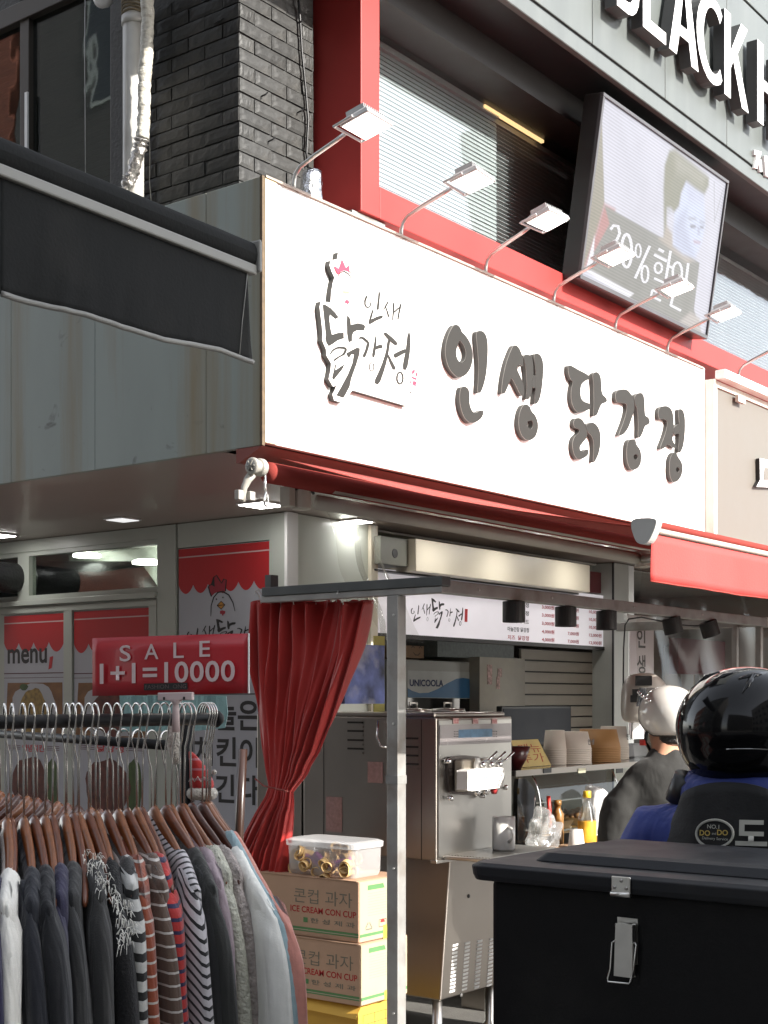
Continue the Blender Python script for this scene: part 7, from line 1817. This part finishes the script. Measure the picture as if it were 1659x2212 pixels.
def ringat(c, f, r, rad, el, a0=0, a1=2*pi, n=40, k=1.0, fc=None):
    P = []
    for i in range(n+1):
        a = a0+(a1-a0)*i/n; fr = max(0, cos(a))**1.5; e = el if fc is None else el+(fc-el)*fr
        P.append(c + f*cos(a)*cos(e)*rad[0]*k + r*sin(a)*cos(e)*rad[1]*k + UP*(sin(e)*(rad[2] if e > 0 else rad[2]*1.15)*k))
    return P
B().tube(ringat(hd, f1t, r1t, (.14, .125, .12), R_(-45), fc=R_(11)), .0075, 8, caps=False).obj('rubber_rim', m_black, HT1, smooth=True)
# lifted clear visor with chrome clips on the left of the picture
vs = B(); vs.grid(lambda s, t: hd + f1t*(cos((s-.5)*2.2)*.155) + r1t*(sin((s-.5)*2.2)*.14) + UP*(.03+t*.085) + f1t*(-.02*t), 20, 6)
vs.obj('visor', glassmat('smoke_visor', (.35, .35, .36), .18, .02), HT1, smooth=True)
b_ = B()
for k in range(5):
    a = R_(-95+k*9); c = hd + f1t*cos(a)*.150 + r1t*sin(a)*.132 + UP*(.055+.010*k); b_.lathe(c, [(.006, -.004), (.009, 0), (.005, .006)], 10, ax=(c-hd).normalized())
b_.obj('chrome_stud', m_chrome, HT1, smooth=True)
b_ = B(); c = hd - r1t*.10*1 ; 
B().tube([hd - r1t*.118 + UP*-.085 + f1t*.02, hd - r1t*.105 + UP*-.13 + f1t*.04, hd - r1t*.07 + UP*-.165 + f1t*.05], .008, 8).obj('chin_strap', m_black, HT1, smooth=True)
B().box(hd - r1t*.125 + UP*-.145 + f1t*.03, hd - r1t*.105 + UP*-.120 + f1t*.06).obj('red_buckle', mat('red_plastic', (.55, .04, .03)), HT1)
hb = B(); hb.grid(lambda s, t: hd + f1t*(-cos((s-.5)*2.6)*.095)*(1-.18*t) + r1t*(sin((s-.5)*2.6)*.088)*(1-.15*t) + UP*(-.07-t*.065), 18, 6)
hb.obj('hair', m_hair, W1, smooth=True, solid=.012)
B().tube([W1.location*0 + hd + V((0, 0, -.185)) + r1t*(.075*sin(a)) - f1t*(.075*cos(a)) for a in [R_(-90+i*18) for i in range(11)]], .0018, 5).obj('neck_cord', m_black, W1, smooth=True)
# --- rider in the black helmet on the scooter
W2c = V((-1.60, -2.84, 0))
W2 = thing('person', 'person in black vest over blue sleeves and black helmet standing astride the scooter', 'person', W2c)
fw2 = V((cos(R_(12)), sin(R_(12)), 0))
sit = dict(r=((.30, .22, .98), (.30, .50, .93)), l=((-.30, .20, .98), (-.30, .50, .93)), rl=((.16, .42, .62), (.16, .40, .28)), ll=((-.16, .42, .62), (-.16, .40, .28)))
folds_bump(m_sweat, (6, 6, 2.5), .022)
m_blue = mat('royal_blue_cloth', (.013, .028, .17), .75, 0, .15, 10, .08, 300, sheen=.08)
f2 = fw2; r2_ = f2.cross(UP)
def P2(a, b, c): return W2c + r2_*a + f2*b + UP*c
SJ = [(P2(0, -.05, .95), .17, .14), (P2(0, -.03, 1.10), .16, .13), (P2(0, 0, 1.24), .14, .09), (P2(0, .0, 1.34), .09, .07), (P2(0, .03, 1.46), .06, .06), (P2(0, .05, 1.55), .085, .095), (P2(0, .05, 1.63), .07, .08)]
SE = [(0, 1), (1, 2), (2, 3), (3, 4), (4, 5), (5, 6)]
for sg in (1, -1):
    o_ = len(SJ); SJ += [(P2(sg*.18, .0, 1.32), .045, .045), (P2(sg*.305, .16, 1.12), .040, .040), (P2(sg*.30, .42, 1.05), .033, .03), (P2(sg*.30, .49, 1.04), .04, .024)]
    SE += [(3, o_), (o_, o_+1), (o_+1, o_+2), (o_+2, o_+3)]
    for k in range(4):
        SJ += [(P2(sg*.30+(k-1.5)*.02, .555-.006*abs(k-1.3), 1.035), .010, .010), (P2(sg*.30+(k-1.5)*.02, .57, 1.005), .008, .008)]; SE += [(o_+3, len(SJ)-2), (len(SJ)-2, len(SJ)-1)]
    SJ += [(P2(sg*.255, .50, 1.02), .012, .012), (P2(sg*.25, .54, .995), .009, .009)]; SE += [(o_+2, len(SJ)-2), (len(SJ)-2, len(SJ)-1)]
    o_ = len(SJ); SJ += [(P2(sg*.13, .0, .90), .10, .10), (P2(sg*.24, .06, .50), .065, .065), (P2(sg*.28, -.02, .10), .045, .045), (P2(sg*.28, .12, .05), .045, .03)]
    SE += [(0, o_), (o_, o_+1), (o_+1, o_+2), (o_+2, o_+3)]
skin_figure('body', SJ, SE, m_skin, W2)
T_ = [(P2(0, -.05, .95), .19, .16), (P2(0, -.03, 1.12), .19, .155), (P2(0, 0, 1.27), .20, .15), (P2(0, .005, 1.375), .165, .12), (P2(0, .02, 1.455), .10, .085)]
ET = [(0, 1), (1, 2), (2, 3), (3, 4)]
for sg in (1, -1):
    o_ = len(T_); T_ += [(P2(sg*.205, 0, 1.37), .090, .085), (P2(sg*.268, .08, 1.24), .085, .082), (P2(sg*.305, .16, 1.13), .075, .072), (P2(sg*.30, .40, 1.055), .05, .048)]
    ET += [(3, o_), (o_, o_+1), (o_+1, o_+2), (o_+2, o_+3)]
arms = [([(sg*.10, -.005, 1.375), (sg*.185, -.005, 1.365), (sg*.212, .0, 1.29), (sg*.24, .08, 1.20), (sg*.27, .16, 1.12), (sg*.285, .29, 1.08), (sg*.30, .41, 1.05)], [.055, .068, .070, .066, .062, .056, .048]) for sg in (1, -1)]
cloth_union('blue_jacket', top_shell(P2, -.02, arms), m_blue, W2)
skin_figure('trousers', [(P2(0, -.05, .92), .17, .14), (P2(.13, .0, .88), .115, .11), (P2(.24, .06, .50), .082, .08), (P2(.28, -.02, .12), .062, .06), (P2(-.13, .0, .88), .115, .11), (P2(-.24, .06, .50), .082, .08), (P2(-.28, -.02, .12), .062, .06)], [(0, 1), (1, 2), (2, 3), (0, 4), (4, 5), (5, 6)], m_trs, W2)
b_ = B()
for sg in (1, -1):
    c = P2(sg*.28, .04, 0); b_.loft([[c+r2_*(.045*cos(a))+f2*(.13*sin(a))+UP*h for a in [j*2*pi/16 for j in range(16)]] for h in (0.001, .05)] + [[c-f2*.05+r2_*(.045*cos(a))+f2*(.06*sin(a))+UP*.10 for a in [j*2*pi/16 for j in range(16)]]])
b_.obj('shoes', m_black, W2, smooth=True)
# vest: back panel shell
m_vest = mat('black_vest', (.006, .0065, .0075), .75, 0, .2, 8, .12, 160)
VBW = .235
def vest(s, t):
    a = (s-.5)*pi*1.02; hw = VBW*(1-.10*t)*(1 if t < .72 else 1-(t-.72)*1.9*abs(sin(a))**2); z_ = .92+t*.56
    if t > .72: z_ -= (t-.72)*.30*abs(sin(a))**2
    return P2(sin(a)*hw, -cos(a)*(.20-.05*t)+.03-.01*sin(z_*20)*0+.006*sin(s*23+t*9), z_)
B().grid(vest, 44, 26).obj('black_vest', m_vest, W2, smooth=True, solid=.012)
B().grid(lambda s, t: P2(sin((s-.5)*2*pi)*.215*(1-.1*t)+0, cos((s-.5)*2*pi)*.17+.0, .82+t*.5), 44, 12).obj('vest_front', m_vest, W2, smooth=True, solid=.01) if False else None
vc = P2(0, -.172, 1.20); vn = -f2
CV7 = C7
plV = PL(P2(0, -.19, 1.2), -r2_*-1 if False else r2_, UP); plV.n = plV.ex.cross(plV.ez)
def onV(x, y):
    q_ = onp(*C7(x, y), plV.p, f2); return (q_-plV.p).dot(r2_), q_.z-plV.p.z
def wrap(a, b): # drop flat print coordinates onto the curved back
    z_ = plV.p.z+b; t = (z_-.92)/.56; sn_ = max(-.95, min(.95, a/(VBW*(1-.10*t)))); an = math.asin(sn_)
    return P2(a, -cos(an)*(.20-.05*t)+.03-.0125, z_)
m_vpr = mat('silver_print', (.42, .42, .38), .5); m_vgo = mat('gold_print', (.50, .36, .08), .5)
def wtext(body, m, x0, y0, x1, y1, bold=.0, nm='lettering'):
    a0, b0 = onV(x0, y0); a1, b1 = onV(x1, y1)
    o = text(nm, body, m, W2, plV, a0, b0, a1-a0, b1-b0, 0, bold)
    if o:
        org = ORG[W2.name]
        for v_ in o.data.vertices:
            w_ = v_.co + org; r0 = w_-plV.p; v_.co = wrap(r0.dot(r2_), r0.z) - org
    return o
b_ = B(); E_ = [onV(1088+185*cos(a), 1737+135*sin(a)) for a in [i*2*pi/40 for i in range(41)]]
b_.tube([wrap(*e) for e in E_], .0028, 5, caps=False); b_.obj('badge_ring', m_vpr, W2)
wtext('NO.1', m_vpr, 1015, 1685, 1135, 1650, .01); wtext('DO', m_vgo, 938, 1755, 1045, 1705, .02); wtext('and', m_vpr, 1062, 1745, 1105, 1722); wtext('DO', m_vgo, 1115, 1750, 1222, 1700, .02); wtext('Delivery Service', m_vpr, 965, 1800, 1222, 1775)
wtext('도', m_vpr, 1295, 1850, 1600, 1610, .035); wtext('앤', m_vpr, 1620, 1850, 1925, 1610, .035)
folds_bump(m_blue, (7, 7, 4), .05); folds_bump(m_vest, (5, 5, 3), .03)
for s_ in (S_rust, S_brown, S_red, S_bw, S_bwd): folds_bump(s_, (13, 13, 1.6), .02)
# helmet
h2 = atZ(1612, 1572, 3.02); HT2 = thing('black_helmet', 'glossy black full face motorcycle helmet seen from behind', 'helmet', h2)
fh = V((cos(R_(25)), sin(R_(25)), 0)); rh = fh.cross(UP)
def bh(s, t):
    a = s*2*pi; e = pi/2 - t*(pi/2+R_(62)); k = 1+.03*sin(e*3)
    rd = (.165, .146, .128 if e > 0 else .132)
    ce = cos(e)**.92 if e > 0 else cos(e)**.75
    p = h2 + fh*cos(a)*ce*rd[0] + rh*sin(a)*ce*rd[1] + UP*sin(e)*rd[2]
    if e < -.2: p += fh*cos(a)*(-.01)
    return p
B().grid(bh, 48, 28).obj('shell', m_helmet, HT2, smooth=True, solid=.006)
# raised ridge lines and vents
B().tube([h2 + (fh*cos(a)*.165 + rh*sin(a)*.146)*.915*(1.0) + UP*(-.058-.018*cos(a-pi)*-1) for a in [R_(95+i*8.5) for i in range(21)]], [.0022]*21, 6).obj('trim_line', mat('dark_chrome', (.3, .3, .3), .15, 1), HT2, smooth=True)
def onh(az, el_, k=1.01):
    e = R_(el_); a = R_(az); ce = cos(e)**.92
    return h2 + (fh*cos(a)*ce*.165 + rh*sin(a)*ce*.146 + UP*sin(e)*.128)*k
b_ = B()
b_.tube([onh(150, 62), onh(172, 58), onh(192, 52)], [.003, .008, .004], 8); b_.tube([onh(172, 58), onh(180, 45), onh(186, 34)], [.008, .006, .002], 8)
b_.tube([onh(196, 66), onh(215, 58), onh(232, 44)], [.003, .007, .003], 8); b_.tube([onh(240, 66), onh(255, 56), onh(262, 40)], [.004, .008, .003], 8)
b_.obj('air_vent', m_helmet, HT2, smooth=True)
B().tube([h2 - rh*.125 + UP*-.105 - fh*.02, h2 - rh*.14 + UP*-.145, h2 - rh*.11 + UP*-.165 + fh*.02], [.028, .032, .02], 12).obj('cheek_pad', m_black, HT2, smooth=True)
B().tube([P2(.105*sin(a), -.09*cos(a)+.02, 1.455+.006*sin(a*3)) for a in [R_(-100+i*20) for i in range(11)]], [.038]*11, 12).obj('blue_collar', m_blue, W2, smooth=True)
# blue sleeve end seen left of the vest
# ------------------------------------------------------------------ delivery box on the scooter
bxx = -2.266; byf = -2.635; bzl = None
f_ = onx(1060, 1905, bxx); zl = onx(1028, 1896, bxx-.03).z; ztp = onx(1020, 1862, bxx-.03).z
BD = .43; BWd = .60
DB = thing('delivery_box', 'large black plastic delivery box with steel latch on the back of the scooter', 'delivery box', (bxx, f_.y, .85))
m_box = mat('black_delivery_plastic', (.0035, .0035, .0042), .5, spec=.2, var=.25, scale=8, bump=.05, bscale=200, dirt=(.016, .0155, .0145), dirt_amt=.5, rvar=.2)
m_boxl = mat('black_lid_plastic', (.010, .011, .014), .5, spec=.3, var=.2, scale=8, bump=.04, bscale=200, dirt=(.032, .031, .029), dirt_amt=.6, rvar=.2)
B().box((bxx, f_.y-BWd, .84), (bxx+BD, f_.y, zl-.002)).obj('bin', m_box, DB, bevel=.012, seg=3)
o1 = .032
def rring(g, z_): return rr_ring(bxx-g, bxx+BD+g, f_.y-BWd-g, f_.y+g, .018+max(0, g*.4), z_, 7)
b_ = B(); b_.loft([rring(o1-.004, zl-.004), rring(o1, zl+.006), rring(o1+.002, ztp-.006), rring(o1-.008, ztp)]); b_.obj('lid_rim', m_boxl, DB, bevel=.002)
b_ = B(); b_.loft([rring(-.055, ztp+.0005), rring(-.070, ztp+.016), rring(-.085, ztp+.020)]); b_.obj('lid_top', m_boxl, DB, bevel=.003)
CL8 = CG8
m_ls = mat('latch_steel', (.62, .61, .58), .3, 1, .1, 20)
def ob(x, y, off): return onx(*CL8(x, y), bxx-off)
a, b = ob(960, 270, o1+.003), ob(1045, 188, o1+.003)
B().box((bxx-o1-.006, b.y, a.z+.006), (bxx-o1-.0025, a.y, b.z)).obj('keeper_plate', m_ls, DB, bevel=.003)
b_ = B()
for x, y in ((1002, 203), (972, 232), (1024, 238)):
    p = ob(x, y, o1+.006); b_.lathe(V((bxx-o1-.006, p.y, p.z)), [(.0035, 0), (.0032, .0012), (.001, .002)], 12, ax=(-1, 0, 0))
b_.obj('rivet', mat('rivet_steel', (.35, .34, .32), .35, 1), DB, smooth=True)
p = ob(1000, 268, o1+.01); B().tube([V((bxx-o1-.006, a.y, a.z+.004)), V((bxx-o1-.006, b.y, a.z+.004))], .0045, 8).obj('keeper_roll', m_ls, DB, smooth=True)
a, b = ob(970, 628, .018), ob(1052, 400, .018)
lt = [(a.y, a.z+.006), (a.y-.001, a.z), (b.y+.002, a.z), (b.y+.001, a.z+.006), (b.y, b.z), (a.y, b.z)]
lev = B(); lev.prism([V((bxx-.020, y, z_)) for y, z_ in ((a.y, a.z), (b.y, a.z), (b.y-.0005, b.z), (a.y+.0005-.004, b.z))], (.012, 0, 0)); lev.obj('lever', m_ls, DB, bevel=.003)
lo_ = [ob(975, 470, .010), ob(960, 480, .012), ob(952, 600, .016), ob(940, 640, .020), ob(942, 655, .022), ob(1035, 664, .022), ob(1042, 655, .020), ob(1055, 600, .016), ob(1068, 490, .012), ob(1055, 472, .010)]
B().tube(lo_, .0016, 6).obj('bail_wire', m_ls, DB, smooth=True)
p0_ = ob(980, 402, .01); p1_ = ob(1050, 402, .01)
B().tube([V((bxx-.012, p0_.y+.001, p0_.z)), V((bxx-.012, p1_.y-.001, p1_.z))], .0035, 8).obj('hinge_pin', m_black, DB, smooth=True)
B().box((bxx-.003, a.y+.002, a.z+.02), (bxx-.0005, b.y-.002, b.z+.008)).obj('latch_base', m_ls, DB)
# scooter carrying box and rider
SC = thing('scooter', 'delivery scooter mostly hidden behind its black box', 'scooter', (-1.6, -2.93, 0))
cy = f_.y-BWd/2
B().box((bxx+.02, cy-.16, .80), (bxx+.6, cy+.16, .838)).obj('luggage_rack', m_galv, SC)
b_ = B(); b_.loft([[V((x, cy+w_*cos(a), z_+h_*sin(a))) for a in [j*2*pi/16 for j in range(16)]] for x, w_, z_, h_ in ((-2.15, .05, .68, .05), (-2.0, .13, .66, .12), (-1.6, .15, .62, .14), (-1.3, .14, .55, .12), (-1.15, .12, .40, .08))]); b_.obj('body', m_blackgloss, SC, smooth=True)
b_ = B(); b_.loft([[V((x, cy+.14*cos(a), .745+.045*sin(a))) for a in [j*2*pi/16 for j in range(16)]] for x in (-1.72, -1.5, -1.25, -1.12)]); b_.obj('seat', m_black, SC, smooth=True)
B().box((-1.2, cy-.16, .24), (-.72, cy+.16, .30)).obj('footboard', m_black, SC, bevel=.01)
for x in (-2.0, -.45):
    b_ = B(); b_.lathe((x, cy, .25), [(.17, -.05), (.24, -.05), (.25, 0), (.24, .05), (.17, .05)], 36, ax=(0, 1, 0)); wh = b_.obj('wheel', m_black, SC, smooth=True)
    o_ = B().lathe((x, cy, .25), [(.03, -.06), (.17, -.02), (.17, .02), (.03, .06)], 24, ax=(0, 1, 0)).obj('rim', m_alu, wh, smooth=True)
B().tube([V((-.47, cy, .25)), V((-.62, cy, .85)), V((-.68, cy, 1.0))], .03, 12).obj('steering_column', m_black, SC, smooth=True)
B().tube([V((-.86, cy+.33, .985)), V((-.72, cy+.15, 1.0)), V((-.68, cy, .99)), V((-.72, cy-.15, 1.0)), V((-.86, cy-.33, .985))], .014, 10).obj('handlebar', m_black, SC, smooth=True)
B().box((-.74, cy-.2, .30), (-.66, cy+.2, .88)).obj('leg_shield', m_blackgloss, SC, bevel=.03)

# ================================================================== street behind the camera and across the alley
m_fac = mat('pale_render', (.34, .32, .29), .8, var=.12, scale=2); m_redb = mat('red_brick_wall', (.24, .085, .055), .85, 0, .3, 9, .3, 30)
def building(name, label, x0, x1, y0, y1, H, m, faces):
    t = thing(name, label, 'building', ((x0+x1)/2, (y0+y1)/2, 0))
    wl = B().box((x0, y0, 0), (x1, y1, H)).obj('wall', m, t)
    B().box((x0-.15, y0-.15, H), (x1+.15, y1+.15, H+.3)).obj('parapet', m_fac, t)
    wm = {}
    for fc in faces:
        lo, hi = (x0, x1) if fc in 'ns' else (y0, y1)
        n_ = int((hi-lo-1)//2.4)
        for fl_ in range(int((H-1)//3.1)):
            for k in range(n_):
                c = lo+1.4+k*2.4; z_ = 1.0+fl_*3.1
                if fc in 'ns': yy = y1 if fc == 'n' else y0; bx = ((c-.6, yy-.03, z_), (c+.6, yy+.03, z_+1.6)); fr = ((c-.68, yy-.02, z_-.08), (c+.68, yy+.02, z_+1.68))
                else: xx = x1 if fc == 'e' else x0; bx = ((xx-.03, c-.6, z_), (xx+.03, c+.6, z_+1.6)); fr = ((xx-.02, c-.68, z_-.08), (xx+.02, c+.68, z_+1.68))
                fr_ = B().box(*fr).obj('window', m_frm, t); B().box(*bx).obj('pane', mat('dark_pane', (.03, .035, .04), .08), fr_)
    return t
building('office_block', 'tall pale building across the street behind the viewer', -16, .3, -21, -12, 15, m_fac, 'n')
building('dark_house', 'dark rendered building across the alley', -15, -8.5, 2.5, 13.4, 17, mat('dark_render', (.10, .095, .09), .8), 'e')
building('brick_house', 'red brick house farther up the alley', -15, -8.5, 13.6, 30, 13, m_redb, 'e')
building('far_block', 'long dark building at the far end of the street on the left', -34, -24, -22, 2, 14, MATS['dark_render'], 'e')
building('corner_block', 'pale building farther down the street', 9, 20, -24, -14, 9, m_fac, 'n')
